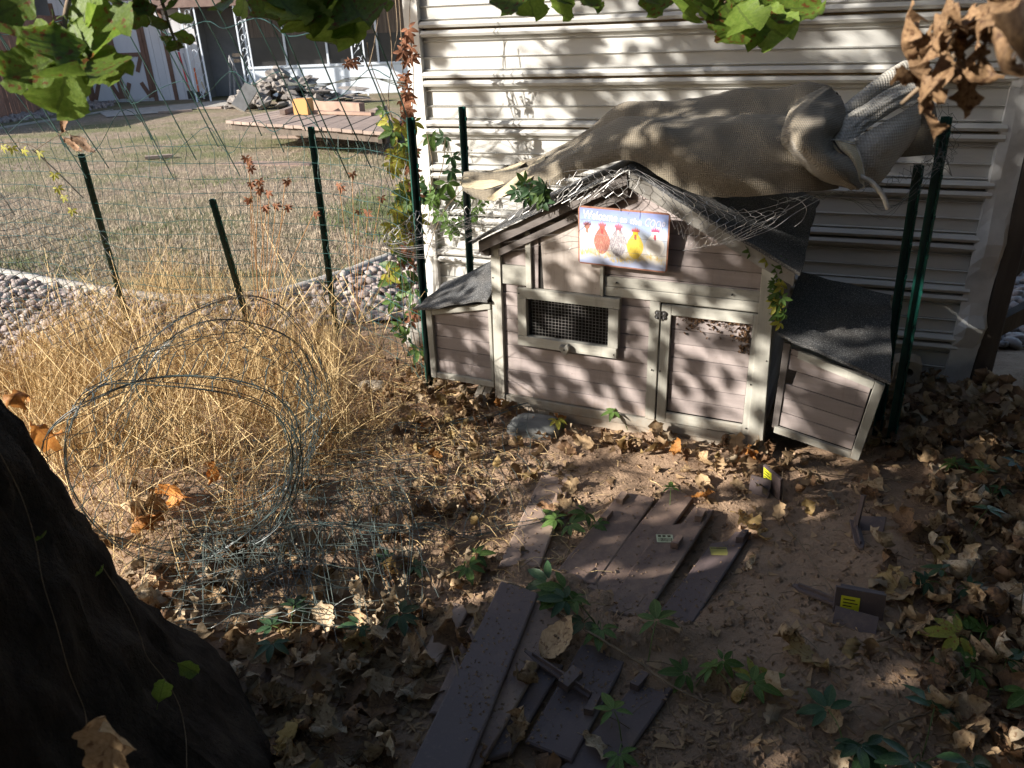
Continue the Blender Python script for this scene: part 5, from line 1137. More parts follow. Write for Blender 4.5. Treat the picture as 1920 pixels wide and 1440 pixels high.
for (a, b, n_) in ((PA, PB, 'front_beam'), (PB, PC, 'side_beam'), (PDn, PC, 'back_beam')):
    d = (b-a)/np.linalg.norm(b-a); ins = np.cross([0, 0, 1], d)*.08; a2, b2 = a+ins+d*.05, b+ins-d*.05; mb = MB(); x = np.cross(d, [0, 0, 1]); mb.box((a2+b2)/2+np.array([0, 0, -.09]), (np.linalg.norm(b2-a2), .05, .09), np.stack([d, x, [0, 0, 1]], 1)); obj(n_, mb, M['dark_wood'], dk, world=True)
def crate(nm, lab, cat, px0, px1, pyb, h, dep, mat):
    a, b = G(px0, pyb), G(px1, pyb+2); t = thing(nm, lab, cat, ((a+b)/2)*np.array([1, 1, 0])); w_ = np.linalg.norm(b-a); mb = MB(); ww = .025
    c = (a+b)/2+np.array([0, dep/2, 0])
    for (dx_, dy_, sx_, sy_) in ((0, -dep/2, w_, ww), (0, dep/2, w_, ww), (-w_/2, 0, ww, dep-.03), (w_/2, 0, ww, dep-.03)): mb.box(c+np.array([dx_, dy_, h/2]), (sx_, sy_, h))
    mb.box(c+np.array([0, 0, .02]), (w_-.03, dep-.03, .02)); mb.box(c+np.array([0, -dep/2-.012, h-.03]), (w_+.03, .03, .05)); obj('shell', mb, mat, t, world=True)
crate('box', 'dark brown box propping up the wooden platform', 'box', 628, 742, 271, .26, .9, M['dark_wood'])
crate('tub', 'blue tub under the left part of the platform', 'tub', 562, 625, 254, .24, .6, flat('blue_plastic', (.05, .19, .33)))
def beam(nm, lab, a, b, w_, h, z0, mat):
    A, B = G(*a, pz+.01), G(*b, pz+.01); d = (B-A)/np.linalg.norm(B-A); t = thing(nm, lab, 'timber', (A[0], A[1], pz)); x = np.cross(d, [0, 0, 1]); mb = MB(); mb.box((A+B)/2+np.array([0, 0, z0+h/2]), (np.linalg.norm(B-A), w_, h), np.stack([d, x, [0, 0, 1]], 1)); obj('beam', mb, mat, t, world=True)
M['red_wood'] = simple('reddish_timber', (.19, .12, .09), (.28, .19, .145), 5, .8, .3, 30)
beam('timber_beam', 'long reddish timber lying across the wooden platform, the upper one', (570, 204), (680, 212), .10, .14, .0, M['red_wood'])
beam('timber_beam', 'long reddish timber lying across the wooden platform, the lower one', (590, 213), (700, 216), .10, .04, .0, M['red_wood'])
beam('timber_block', 'orange block of wood on the platform', (558, 214), (584, 214), .18, .22, .0, flat('orange_wood', (.42, .22, .08), .8))
beam('timber_block', 'short dark timber on the left of the platform top', (530, 215), (552, 207), .08, .07, .0, M['deck'])
beam('timber_block', 'short dark timber on the right of the platform top', (700, 216), (722, 206), .08, .07, .0, M['deck'])
q = [G(*p, .03) for p in ((405, 306), (480, 301), (585, 303), (580, 309), (480, 309))]; t = thing('plastic_strip', 'purplish plastic strip lying on the lawn below the platform', 'strip', G(490, 305)); mb = MB(); mb.add(q+[p-np.array([0, 0, .03]) for p in q], [(4, 3, 2, 1, 0)[::-1]]+[(i, (i+1) % 5, (i+1) % 5+5, i+5) for i in range(5)]); obj('strip', mb, M['edging_dusty'], t, world=True)
# loose odd pieces of wood and leaf heaps on the far lawn
r = random.Random(15)
for k, (px, py, l_) in enumerate(((300, 300, .35), (540, 262, .5), (585, 268, .4), (395, 206, .6), (330, 213, .7))):
    p = G(px, py); t = thing('scrap_plank', ('short scrap of wood on the lawn left of the middle post', 'scrap of wood left of the blue tub', 'scrap of wood beside the blue tub', 'scrap plank at the end of the concrete path', 'long scrap plank along the concrete path')[k], 'scrap wood', p); mb = MB(); a = r.uniform(-.3, .3); mb.box((0, 0, .045), (l_, .09, .04), np.array(Matrix.Rotation(a, 3, 'Z'))); obj('plank', mb, M['deck'], t)
# ------------------------------------------------------------------ plastic edging boards and their stakes
def edging(label, quad, lift, mat, tabs=(), notch=None, sticker=None, th=.013):
    P = [G(*q) for q in quad]
    for p in P: p[2] = float(hgt(p[0], p[1]))
    zs = np.mean([p[2] for p in P])
    for p in P: p[2] = .55*p[2]+.45*zs+.018+lift
    c = np.mean(P, axis=0); t = thing('edging_board', label, 'edging board', (c[0], c[1], c[2]-.012), 0, 'brown plastic garden edging boards')
    u = P[1]-P[0]; v = P[3]-P[0]
    mp_ = lambda p, o: (P[0]*(1-p[0])+P[1]*p[0])*(1-p[1])+(P[3]*(1-p[0])+P[2]*p[0])*p[1]+np.array([0, 0, o])
    lu, lv = np.linalg.norm(u), np.linalg.norm(v); mb = MB()
    bv = .004; ps = [(0, 0), (1, 0), (1, 1), (0, 1)]; qs = [(bv/lu, bv/lv), (1-bv/lu, bv/lv), (1-bv/lu, 1-bv/lv), (bv/lu, 1-bv/lv)]
    if notch: ps = [(0, notch), (.45, notch*.8), (.5, 0), (1, 0), (1, 1), (0, 1)]; qs = [(a+(bv/lu if a < .3 else (-bv/lu if a > .9 else 0)), b+(bv/lv if b < .5 else -bv/lv)) for a, b in ps]
    n = len(ps); mb.add([mp_(p, -th) for p in ps]+[mp_(p, -.003) for p in ps]+[mp_(p, 0) for p in qs], [tuple(range(n-1, -1, -1)), tuple(range(2*n, 3*n))]+[(k*n+i, k*n+(i+1) % n, (k+1)*n+(i+1) % n, (k+1)*n+i) for k in (0, 1) for i in range(n)])
    # CCW seen from above?
    ar = sum(P[i][0]*P[(i+1) % 4][1]-P[(i+1) % 4][0]*P[i][1] for i in range(4))
    if ar < 0: mb.f = [f[::-1] for f in mb.f]
    obj('board', mb, M[mat], t, world=True)
    ex, ey = u/lu, v/lv; ez = np.array([0, 0, 1.])
    for (a, b) in tabs:
        mb = MB(); c2 = mp_((a, b), .009); mb.box(c2, (.020, .045, .018), np.stack([ex, ey, ez], 1)); mb.box(c2+ey*.0265+ez*.001, (.022, .008, .022), np.stack([ex, ey, ez], 1)); obj('latch', mb, M[mat], t, world=True)
    if sticker:
        (a, b, kind) = sticker; mb = MB(); c2 = mp_((a, b), .0012); sw, sh = .052, .040; R = np.stack([RVg, UVg], 1)
        pt = lambda x, y, z=0: c2+RVg*x*sw/2+UVg*y*sh/2+ez*z
        mb.add([pt(-1, -1), pt(1, -1), pt(1, 1), pt(-1, 1)], [(0, 1, 2, 3)]); s_ = obj('sticker', mb, M['st_pale' if kind == 'bar' else 'st_olive'], t, world=True)
        mb = MB()
        if kind == 'bar':
            x = -.8
            rr = random.Random(2)
            while x < .8: w_ = rr.choice((.03, .05, .08)); mb.add([pt(x, -.8, .0006), pt(x+w_, -.8, .0006), pt(x+w_, .05, .0006), pt(x, .05, .0006)], [(0, 1, 2, 3)]); x += w_+rr.choice((.04, .07))
            for x in (-.8, -.25, .35): mb.add([pt(x, .3, .0006), pt(x+.38, .3, .0006), pt(x+.38, .8, .0006), pt(x, .8, .0006)], [(0, 1, 2, 3)])
        else:
            for x in (-.9,): mb.add([pt(x, .55, .0006), pt(.9, .55, .0006), pt(.9, .8, .0006), pt(x, .8, .0006)], [(0, 1, 2, 3)])
        obj('print', mb, M['st_ink'], s_, world=True)
    return t
RVg = np.array([.985, -.10, 0]); RVg /= np.linalg.norm(RVg); UVg = np.array([.10, .985, 0]); UVg /= np.linalg.norm(UVg)
M['st_pale'] = flat('pale_sticker', (.50, .54, .36)); M['st_olive'] = flat('olive_sticker', (.27, .25, .07)); M['st_ink'] = flat('sticker_ink', (.06, .055, .02)); M['st_yellow'] = flat('yellow_sticker', (.62, .62, .03))
edging('dusty brown edging board furthest left in the sunlit patch', ((1020, 890), (1078, 896), (1012, 1075), (935, 1073)), .006, 'edging_pale', ((.86, .12), (.82, .36)))
edging('dusty brown edging board second from the left, with two latches on its left edge', ((1164, 934), (1229, 947), (1116, 1112), (1040, 1092)), .008, 'edging_dusty', ((.22, .10), (.18, .34)))
edging('half buried edging board with its narrow end beside an orange leaf', ((1258, 921), (1299, 946), (1158, 1136), (1100, 1115)), .006, 'edging_dusty', ())
edging('edging board with a pale barcode sticker', ((1268, 955), (1338, 968), (1206, 1170), (1130, 1160)), .014, 'edging_dusty', ((.80, .10), (.66, .38)), .24, (.30, .36, 'bar'))
edging('edging board with a small olive yellow sticker, furthest right', ((1350, 1000), (1408, 1006), (1278, 1205), (1200, 1200)), .010, 'edging', ((.85, .07),), .13, (.42, .22, 'qr'))
edging('clean dark edging board lying on top in the foreground', ((942, 1126), (1010, 1150), (872, 1500), (762, 1500)), .050, 'edging')
edging('dusty dark edging board fanned out under the clean one', ((1000, 1152), (1058, 1190), (893, 1480), (830, 1470)), .034, 'edging_dusty')
edging('narrow dark edging board third in the fanned stack', ((1010, 1250), (1056, 1262), (960, 1420), (900, 1440)), .016, 'edging')
edging('dark edging board under the large round leaf and the plastic stake', ((1092, 1222), (1180, 1238), (1072, 1440), (985, 1400)), .018, 'edging', ((.86, .55),))
edging('dark edging board at the bottom right of the pile running out of the picture', ((1204, 1275), (1262, 1300), (1150, 1460), (1048, 1450)), .008, 'edging', ((.12, .08),))
edging('edging board mostly hidden by leaves at the left of the pile', ((894, 1160), (925, 1168), (852, 1350), (806, 1350)), .006, 'edging_dusty')
edging('edging board at the far left of the pile half covered with dirt', ((850, 1140), (884, 1150), (820, 1260), (790, 1240)), .004, 'edging_pale')
def stake(label, a, b, cross, lift=.05, wd=.022):
    A, B = GH(*a), GH(*b); A[2] += lift; B[2] += lift*.7; d = (B-A)/np.linalg.norm(B-A); x = np.cross(d, [0, 0, 1]); x /= np.linalg.norm(x); n = np.cross(x, d)
    t = thing('plastic_stake', label, 'stake', (A[0], A[1], A[2]-.02)); Ls = np.linalg.norm(B-A); mb = MB()
    mp_ = lambda p, o: A+d*p[0]+x*p[1]+n*o
    mb.prism([(0, -wd*.15), (Ls*.2, -wd/2), (Ls, -wd/2), (Ls, wd/2), (Ls*.2, wd/2), (0, wd*.15)], mp_, -.005, .003, .001); mb.prism(rect(Ls*.12, -.0025, Ls, .0025), mp_, .0031, .014, .001); obj('blade', mb, M['edging'], t, world=True)
    for c_ in cross:
        P = A+d*Ls*c_+n*.010; mb = MB(); mb.box(P, (.030, .062, .022), np.stack([d, x, n], 1)); obj('collar', mb, M['edging'], t, world=True)
    return t
stake('dark plastic stake lying across the boards under the round leaf', (985, 1250), (1108, 1326), (.70,), .055)
def bracket(label, pts, th=.012, sticker=None, extra=()):
    """upright plates standing on the dirt: list of (pxA, pxB, height)"""
    c = GH(*pts[0][0]); t = thing('edging_bracket', label, 'edging bracket', (c[0], c[1], gz(c[0], c[1])))
    for k, (a, b, h, lean) in enumerate(pts):
        A, B = GH(*a), GH(*b); A[2] -= .01; B[2] -= .01; d = (B-A)/np.linalg.norm(B-A); nn = np.cross(d, [0, 0, 1]); nn /= np.linalg.norm(nn); up = np.array([0, 0, 1.])*math.cos(lean)+nn*math.sin(lean); q = np.cross(d, up); L_b = np.linalg.norm(B-A)
        mp_ = lambda p, o: A+d*p[0]+up*p[1]+q*o
        mb = MB(); mb.prism(rect(0, 0, L_b, h), mp_, -th, 0, .0015); pl = obj('plate', mb, M['edging'], t, world=True)
        if sticker and sticker[0] == k:
            _, u0, u1, v0, v1 = sticker; mb = MB(); mb.add([mp_((L_b*u0, h*v0), .0012), mp_((L_b*u1, h*v0), .0012), mp_((L_b*u1, h*v1), .0012), mp_((L_b*u0, h*v1), .0012)], [(0, 1, 2, 3)]); s_ = obj('sticker', mb, M['st_yellow'], pl, world=True)
            mb = MB(); 
            for i in range(5): vv = v0+(v1-v0)*(.12+.17*i); e = .1+.15*((i*7) % 3); mb.add([mp_((L_b*(u0+(u1-u0)*.12), h*vv), .0020), mp_((L_b*(u1-(u1-u0)*e), h*vv), .0020), mp_((L_b*(u1-(u1-u0)*e), h*(vv+.04)), .0020), mp_((L_b*(u0+(u1-u0)*.12), h*(vv+.04)), .0020)], [(0, 1, 2, 3)])
            obj('print', mb, M['st_ink'], s_, world=True)
    return t
bracket('V shaped brown bracket with a yellow sticker near the coop corner', (((1402, 925), (1440, 936), .075, -.35), ((1430, 912), (1462, 940), .10, .1)), .010, (1, .05, .5, .3, .95))
bracket('L shaped brown bracket with a yellow sticker standing in the loose dirt', (((1562, 1148), (1655, 1165), .088, -.15), ((1560, 1172), (1642, 1195), .060, -.75), ((1570, 1134), (1650, 1150), .080, .05)), .009, (0, .12, .50, .1, .75))
stake('long dark stake lying to the left of the L shaped bracket', (1485, 1112), (1570, 1142), (), .03, .03)
bt = bracket('dark upright stake with a square plate standing in the dirt at the right', (((1604, 998), (1656, 1000), .062, -.7), ((1596, 1000), (1604, 1002), .15, -.08)), .008)
stake('flat stake tip lying below the upright stake with the square plate', (1612, 1042), (1600, 985), (), .025, .028)
# grey flat stone and tan block by the wall
def blob(name, label, cat, P, sx, sy, sz, rz, mat, seed, p=3.2):
    bm = bmesh.new(); bmesh.ops.create_icosphere(bm, subdivisions=4, radius=1)
    for v in bm.verts:
        c = v.co; k = (abs(c.x)**p+abs(c.y)**p+abs(c.z)**p)**(-1/p); v.co = c*k; v.co *= 1+.10*float(vnoise(c.x*2+seed, c.y*2+c.z))+.035*float(vnoise(c.x*7+seed, c.z*9+c.y*5)); v.co.x *= sx; v.co.y *= sy; v.co.z *= sz
    me = bpy.data.meshes.new(name); bm.to_mesh(me); bm.free(); me.materials.append(M[mat]); me.polygons.foreach_set('use_smooth', [True]*len(me.polygons)); o = bpy.data.objects.new(name, me); COL.objects.link(o); o.location = P; o.rotation_euler = (0, 0, rz); return tag(o, label, cat)
blob('flat_stone', 'flat grey stone set in the dirt in front of the coop', 'stone', GH(1004, 808)+[0, 0, .012], .112, .075, .045, -.35, 'stone', 3)
blob('pinkish_rock', 'pinkish broken stone in the dry grass left of the coop', 'stone', GH(700, 735)+[0, 0, .01], .07, .035, .045, -.2, 'brick', 9)
blob('white_rock', 'pale round rock behind the left nest box at the wall corner', 'stone', G(785, 640)+[0, 0, .04], .07, .07, .07, 0, 'concrete', 5)
bp_ = WP(1700, 690, .10); bk = thing('block', 'tan building block with a round hole at the foot of the metal wall', 'block', (bp_[0], bp_[1], 0), -YAW); mb = MB()
th_ = np.linspace(0, 2*math.pi, 17)[:-1]; hole = [(.024*math.cos(a), .070+.024*math.sin(a)) for a in th_]
ob_ = []
for a in th_: ca_, sa_ = math.cos(a), math.sin(a); k = min(.052/max(abs(ca_), 1e-6), .062/max(abs(sa_), 1e-6)); ob_.append((k*ca_, .062+k*sa_))
n = 16; V = [(x, -.05, z_) for x, z_ in ob_]+[(x, -.05, z_) for x, z_ in hole]+[(x, .05, z_) for x, z_ in ob_]+[(x, .05, z_) for x, z_ in hole]; Fc = []
for i in range(n): j = (i+1) % n; Fc += [(i, j, n+j, n+i), (2*n+j, 2*n+i, 3*n+i, 3*n+j), (i, 2*n+i, 2*n+j, j), (n+j, 3*n+j, 3*n+i, n+i)]
mb.add(V, Fc); obj('body', mb, M['brick'], bk)

# ------------------------------------------------------------------ grass, straw
def blades(base, h, wd, lean, seed, seg=3, bendk=.5):
    r = np.random.default_rng(seed); n = len(base); a = r.uniform(0, 2*math.pi, n); ln = lean*r.uniform(.1, 1., n); b = r.uniform(0, 2*math.pi, n)
    dirv = np.stack([np.cos(a)*ln, np.sin(a)*ln, np.ones(n)], 1); dirv /= np.linalg.norm(dirv, axis=1)[:, None]
    bend = np.stack([np.cos(b), np.sin(b), -np.abs(r.standard_normal(n))*.6], 1)*(bendk*r.uniform(0, 1, n)**2)[:, None]
    w_ = np.stack([np.cos(a+1.6), np.sin(a+1.6), np.zeros(n)], 1)*(wd*r.uniform(.6, 1.3, n))[:, None]; w2 = np.cross(w_, dirv)
    V = []
    for k in range(seg+1):
        t_ = k/seg; c = base+dirv*(h*t_)[:, None]+bend*(h*t_*t_)[:, None]; s = 1-.75*t_
        V += [c+w_*s, c-w_*.5*s+w2*.87*s, c-w_*.5*s-w2*.87*s]
    V = np.stack(V, 1).reshape(-1, 3); m_ = 3*(seg+1); F = []
    idx = np.arange(n)*m_
    for k in range(seg):
        for q in range(3): q2 = (q+1) % 3; F.append(np.stack([idx+3*k+q, idx+3*k+q2, idx+3*k+3+q2, idx+3*k+3+q], 1))
    F = np.stack(F, 1).reshape(-1, 4); mb = MB(); mb.v = list(map(tuple, V)); mb.f = list(map(tuple, F.tolist())); return mb
gp = [tuple(G(*p)[:2]) for p in ((-60, 900), (90, 930), (205, 1085), (330, 1075), (470, 1000), (600, 890), (700, 850), (820, 800), (812, 715), (790, 650), (690, 640), (610, 590), (520, 560), (400, 545), (290, 540), (200, 562), (130, 610), (40, 690), (-60, 720))]
gxy = np.array(gp); lo, hi = gxy.min(0), gxy.max(0)
def sample(n, f, seed):
    r = np.random.default_rng(seed); out = []
    while len(out) < n:
        x, y = r.uniform(lo[0], hi[0]), r.uniform(lo[1], hi[1])
        if inpoly(x, y, gp) and r.random() < f(x, y): out.append((x, y))
    return np.array(out)
pxof = lambda x, y: proj((x, y, 0))
def gdens(x, y):
    px, py = pxof(x, y); d = 1.
    if px > 620: d *= max(.10, 1-(px-620)/150)
    if py < 640: d *= .55
    if 300 < px < 620 and py > 880: d *= .35
    return d*np.clip(.75+1.1*vnoise(x*4, y*4), .15, 1)
tufts = sample(560, gdens, 1); rg = np.random.default_rng(2)
def tuft_pts(idx, k, sp):
    p = (tufts[idx][:, None]+rg.standard_normal((len(idx), k, 2))*sp).reshape(-1, 2); return p
def grass(name, mat, idx, k, sp, hm, wd, lean, seed, bendk=.5):
    p = tuft_pts(idx, k, sp); h = np.repeat(rg.uniform(.55, 1.15, len(idx)), k)*rg.uniform(.5, 1.1, len(p))*hm
    px = np.array([pxof(*q)[0] for q in p]); py = np.array([pxof(*q)[1] for q in p]); h = h*np.where(px > 640, .45, 1)*np.where(py > 900, .75, 1)
    base = np.stack([p[:, 0], p[:, 1], np.array([gz(*q) for q in p])-.01], 1); return tag(obj(name, blades(base, h, wd, lean, seed, 4, bendk), M[mat]), kind='stuff')
al = np.arange(len(tufts))
grass('dry_grass', 'straw', al, 11, .055, .34, .0015, .70, 3, 1.05)
grass('dry_grass', 'straw_red', al[::2], 7, .06, .34, .0013, .8, 4, 1.1)
grass('dead_weeds', 'straw_dark', al[::6], 5, .05, .42, .0015, .30, 5, .3)
grass('low_straw', 'straw', al, 13, .08, .12, .0014, 2.2, 6, 1.1)
# flattened straw spilling over the dirt towards the coop
def straws(name, mat, n, fn, ln, wd, seed, zoff=.006):
    r = np.random.default_rng(seed); mb = MB()
    for _ in range(n):
        px, py = fn(r); p = G(px, py); z_ = gz(p[0], p[1])+zoff+r.uniform(0, .02); a = r.uniform(0, 6.3); l = ln*r.uniform(.3, 1); d = np.array([math.cos(a), math.sin(a), r.uniform(.2, 1.6) if name == 'matted_straw' else r.uniform(-.1, .25)])
        q = np.array([p[0], p[1], z_+(r.uniform(0, .22) if name == 'matted_straw' else 0)])
        if name == 'matted_straw' and not inpoly(p[0], p[1], gp): continue
        mb.tube([q, q+d*l*.5+np.array([0, 0, .006]), q+d*l+np.array([r.uniform(-.01, .01), r.uniform(-.01, .01), -.004])], wd*r.uniform(.6, 1.2), 3, False)
    return tag(obj(name, mb, M[mat]), kind='stuff')
straws('scattered_straw', 'straw', 900, lambda r: (r.uniform(620, 900)+r.normal(0, 30), r.uniform(700, 900)+r.normal(0, 30)), .14, .0011, 1)
straws('scattered_straw', 'straw', 500, lambda r: (r.normal(900, 130), r.normal(960, 70)), .09, .0009, 2)
straws('scattered_straw', 'straw_red', 500, lambda r: (r.normal(760, 90), r.normal(720, 60)), .10, .0011, 3)
straws('matted_straw', 'straw', 900, lambda r: (r.uniform(60, 720), r.uniform(600, 1000)), .30, .0013, 7, .03)
straws('scattered_twigs', 'twig', 420, lambda r: (r.uniform(300, 1920), r.uniform(780, 1440)), .07, .0012, 4)
# lawn
r_ = np.random.default_rng(8); pts = []
while len(pts) < 30000:
    px = r_.uniform(-40, 790, 4000); py = 200+320*r_.random(4000)**.8
    for a, b in zip(px, py):
        p = G(a, b, .014)
        if p[1] < 16 and inpoly(p[0], p[1], [tuple(q) for q in curb]+[(.3, 30), (-14, 30)]): pts.append(p)
pts = np.array(pts[:30000]); gr = vnoise(pts[:, 0]*.9+3, pts[:, 1]*.9)+.4*vnoise(pts[:, 0]*3, pts[:, 1]*3); nearb = np.clip((8-pts[:, 1])/3, 0, 1)
isg = (gr+.14*nearb+.25*(r_.random(len(pts))-.5)) > .16
tag(obj('lawn_grass', blades(pts[~isg], .045*r_.uniform(.5, 1.3, (~isg).sum()), .0028, .9, 9, 2, .6), M['lawn_dry']), kind='stuff')
tag(obj('lawn_grass', blades(pts[isg], .05*r_.uniform(.5, 1.3, isg.sum()), .0028, .8, 10, 2, .6), M['lawn_green']), kind='stuff')

# ------------------------------------------------------------------ fallen leaves
DL = np.array([(1900, 1000, 1), (1800, 1000, 1), (1850, 850, .9), (1900, 1300, 1), (1800, 1350, .9), (1700, 1400, .5), (1750, 1200, .6), (1650, 1300, .15), (1550, 1250, .12), (1500, 1050, .03), (1600, 1000, .04), (1700, 950, .4), (1750, 780, .7), (1500, 880, .55), (1400, 870, .95), (1300, 840, .7), (1200, 820, .7), (1100, 800, .7), (900, 800, .9), (950, 870, .3), (1100, 880, .25), (1250, 930, .3),
   (1300, 1100, .03), (1150, 1000, .06), (1400, 1200, .03), (1400, 1000, .06), (1350, 1400, .5), (1200, 1430, .25), (1480, 1420, .25), (1600, 1430, .3), (700, 1150, .95), (600, 1200, 1), (750, 1250, 1), (850, 1330, .5), (950, 1230, .2), (700, 1350, .95), (650, 1420, 1), (800, 1420, .4), (450, 1150, .7), (550, 1100, .6), (850, 1080, .7), (900, 1000, .4), (750, 1000, .4), (700, 900, .2), (600, 800, .1), (400, 900, .2), (1000, 1350, .15), (1100, 1350, .08), (880, 1180, .5), (1850, 700, .7), (1700, 720, .7), (1060, 1180, .1), (200, 800, .1)], float)
def ldens(px, py): d2 = (DL[:, 0]-px)**2+((DL[:, 1]-py)*1.2)**2+50; w_ = d2**-2; return (w_*DL[:, 2]).sum()/w_.sum()
FM = {k: [leaf_mesh('fallen_leaf', 300+i+sd_, 1., wv_, k, n=14, lobes=lb*.72, curl=cu, fold=fo, edge=ed, tw=.5, sinus=.42) for i, (wv_, lb, cu, fo, ed) in enumerate(((.36, 2.3, .5, .2, .35), (.33, 2.7, 1.0, .35, .6), (.40, 2.2, -.4, .1, .5), (.34, 2.5, 1.5, .5, .9), (.38, 2.1, .2, -.2, .4)))] for sd_, k in ((0, 'tan_leaf'), (20, 'brown_leaf'), (40, 'pale_leaf'), (60, 'yellow_leaf'), (80, 'orange_leaf'))}
r = random.Random(77); cand = []
for _ in range(26000):
    x, y = r.uniform(-2.2, 3.0), r.uniform(.85, 3.7); px, py = proj((x, y, 0))
    if not (-60 < px < 1980 and 600 < py < 1520): continue
    if math.hypot(x-TAX[0], y-TAX[1]) < .52: continue
    q = CX[:2]@(np.array([x, y])-CL[:2]); b = CY[:2]@(np.array([x, y])-CL[:2])
    if -.05 < q < 1.5 and b > -.03: continue
    if (WD-np.array([x, y, 0])@WN) < .03: continue
    d = ldens(px, py)
    if r.random() < d**1.35*(.36 if px > 1600 else .29) and not (900 < px < 1420 and 960 < py < 1480 and r.random() < .75): cand.append((x, y, px, py))
def leafcol(px, py):
    u = r.random()
    if px > 1600: t_ = (('brown_leaf', .32), ('tan_leaf', .80), ('pale_leaf', .98), ('yellow_leaf', 1))
    elif px < 880 and py > 1050: t_ = (('brown_leaf', .18), ('tan_leaf', .58), ('pale_leaf', .95), ('yellow_leaf', 1))
    elif py < 930: t_ = (('brown_leaf', .26), ('tan_leaf', .76), ('yellow_leaf', .84), ('orange_leaf', .89), ('pale_leaf', 1))
    else: t_ = (('brown_leaf', .30), ('tan_leaf', .68), ('pale_leaf', .94), ('yellow_leaf', 1))
    for k, c in t_:
        if u < c: return k
def region(px, py):
    if px > 1620: return 'in the litter along the right edge of the dirt' if py > 860 else 'in the shade at the foot of the metal wall'
    if py < 930 and px > 840: return 'on the dirt at the foot of the coop'
    if px < 880 and py > 1120: return 'in the litter beside the oak trunk'
    if px < 880: return 'in the dry grass under the wire roll'
    if py > 1330: return 'on the dirt at the bottom edge'
    return 'on the dirt around the plastic boards'
NAMES = {'tan_leaf': 'tan', 'brown_leaf': 'dark brown', 'pale_leaf': 'pale beige', 'yellow_leaf': 'yellowish', 'orange_leaf': 'orange'}
MARKS = [('the flat grey stone', 1004, 805), ('the coop door', 1330, 845), ('the sagging right nest box', 1540, 880), ('the left nest box', 870, 760), ('the V shaped bracket', 1432, 930), ('the upright stake with the plate', 1620, 990), ('the L shaped bracket', 1600, 1150), ('the forked twig', 1760, 1150), ('the clean dark edging board', 930, 1300),
         ('the barcode edging board', 1270, 1050), ('the leftmost edging board', 1000, 990), ('the wire roll', 600, 860), ('the oak trunk', 480, 1330), ('the flattened wire tangle', 640, 1090), ('the largest creeper seedling', 1075, 1120), ('the bottom right dark seedling', 1728, 1425), ('the bottom left dark seedling', 1590, 1425), ('the tan block', 1700, 690), ('the taller dark steel post', 1668, 830), ('the seedling with a long stem', 1826, 1220), ('the bright seedling at right', 1872, 1290), ('the seedling above the litter', 1850, 920), ('the arching dark stem', 860, 1320), ('the wooden post', 1820, 690), ('the grey green seedling', 700, 1190)]
POSE = ('slightly arched', 'curled', 'flat', 'tightly curled', 'cupped')
def near_mark(px, py): return min(((mx-px)**2+((my-py)*1.3)**2, n_, mx, my) for n_, mx, my in MARKS)
def leaf_label(i, k, s, px, py):
    _, n_, mx, my = near_mark(px, py); dx, dy = px-mx, (py-my)*1.3
    side = ('right of ' if dx > 0 else 'left of ') if abs(dx) > abs(dy) else ('in front of ' if dy > 0 else 'behind '); far = math.hypot(dx, dy)
    return ('small ' if s < .08 else 'large ' if s > .11 else '')+POSE[i % 5]+' '+NAMES[k]+' leaf '+('close ' if far < 60 else 'well ' if far > 150 else 'just ')+side+n_
L = []
for (x, y, px, py) in cand:
    k = leafcol(px, py); s = r.uniform(.05, .115)*(1.1 if px > 1600 or py > 1100 else .92); tl = r.gauss(0, .38), r.gauss(0, .38); a = r.uniform(0, 6.28)
    z_ = gz(x, y)+.004+.022*r.random()**2+(.012 if ldens(px, py) > .7 else 0)
    L.append((s/math.hypot(x, y, 1.5) if -20 < px < 1940 and py < 1460 else 0, x, y, z_, k, s, tl, a, px, py))
L.sort(key=lambda q: -q[0]); bulk = {}
for i, (_, x, y, z_, k, s, tl, a, px, py) in enumerate(L):
    me = FM[k][i % 5]; d = np.array([math.cos(a), math.sin(a), tl[0]*.5]); nr_ = np.array([tl[0], tl[1], 1.]) if r.random() < .8 else np.array([tl[0], tl[1], -1.])
    P = np.array([x, y, z_])-d/np.linalg.norm(d)*s*.5
    if i < 285:
        o = put('fallen_leaf', me, P, d, nr_, None, s); tag(o, leaf_label(i, k, s, px, py), 'leaf', NAMES[k]+' leaves around '+near_mark(px, py)[1])
    else: bulk.setdefault(k, []).append((me, Matrix.Translation(Vector(P)) @ orient(d, nr_).to_4x4() @ Matrix.Diagonal((s, s, s, 1))))
for k, li in bulk.items():
    V = []; Fs = []; U = []; o_ = 0
    for me, mt in li:
        nv = len(me.vertices); co_ = np.zeros(nv*3); me.vertices.foreach_get('co', co_); A_ = np.array(mt); V.append(co_.reshape(-1, 3)@A_[:3, :3].T+A_[:3, 3]); Fs += [tuple(i+o_ for i in p.vertices) for p in me.polygons]; o_ += nv
        uu = np.zeros(len(me.loops)*2); me.uv_layers[0].data.foreach_get('uv', uu); U.append(uu)
    me = bpy.data.meshes.new('leaf_litter'); me.from_pydata(np.concatenate(V).tolist(), [], Fs); me.uv_layers.new(name='UVMap').data.foreach_set('uv', np.concatenate(U)); me.polygons.foreach_set('use_smooth', [True]*len(me.polygons)); me.materials.append(M[k]); o = bpy.data.objects.new('leaf_litter', me); COL.objects.link(o); tag(o, kind='stuff')
def one_leaf(label, k, bpx, tpx, dz, s_w=1., nrm=(0, 0, 1), idx=0, me=None):
    P, T = GH(*bpx), GH(*tpx); P[2] += dz; T[2] += dz; d = T-P; o = put('fallen_leaf', me or FM[k][idx], P, d, nrm, None, np.linalg.norm(d)); return tag(o, label, 'leaf')
big = leaf_mesh('fallen_leaf', 901, 1., .33, 'tan_leaf', n=16, lobes=1., curl=.3, fold=.10, edge=.2, oval=True)
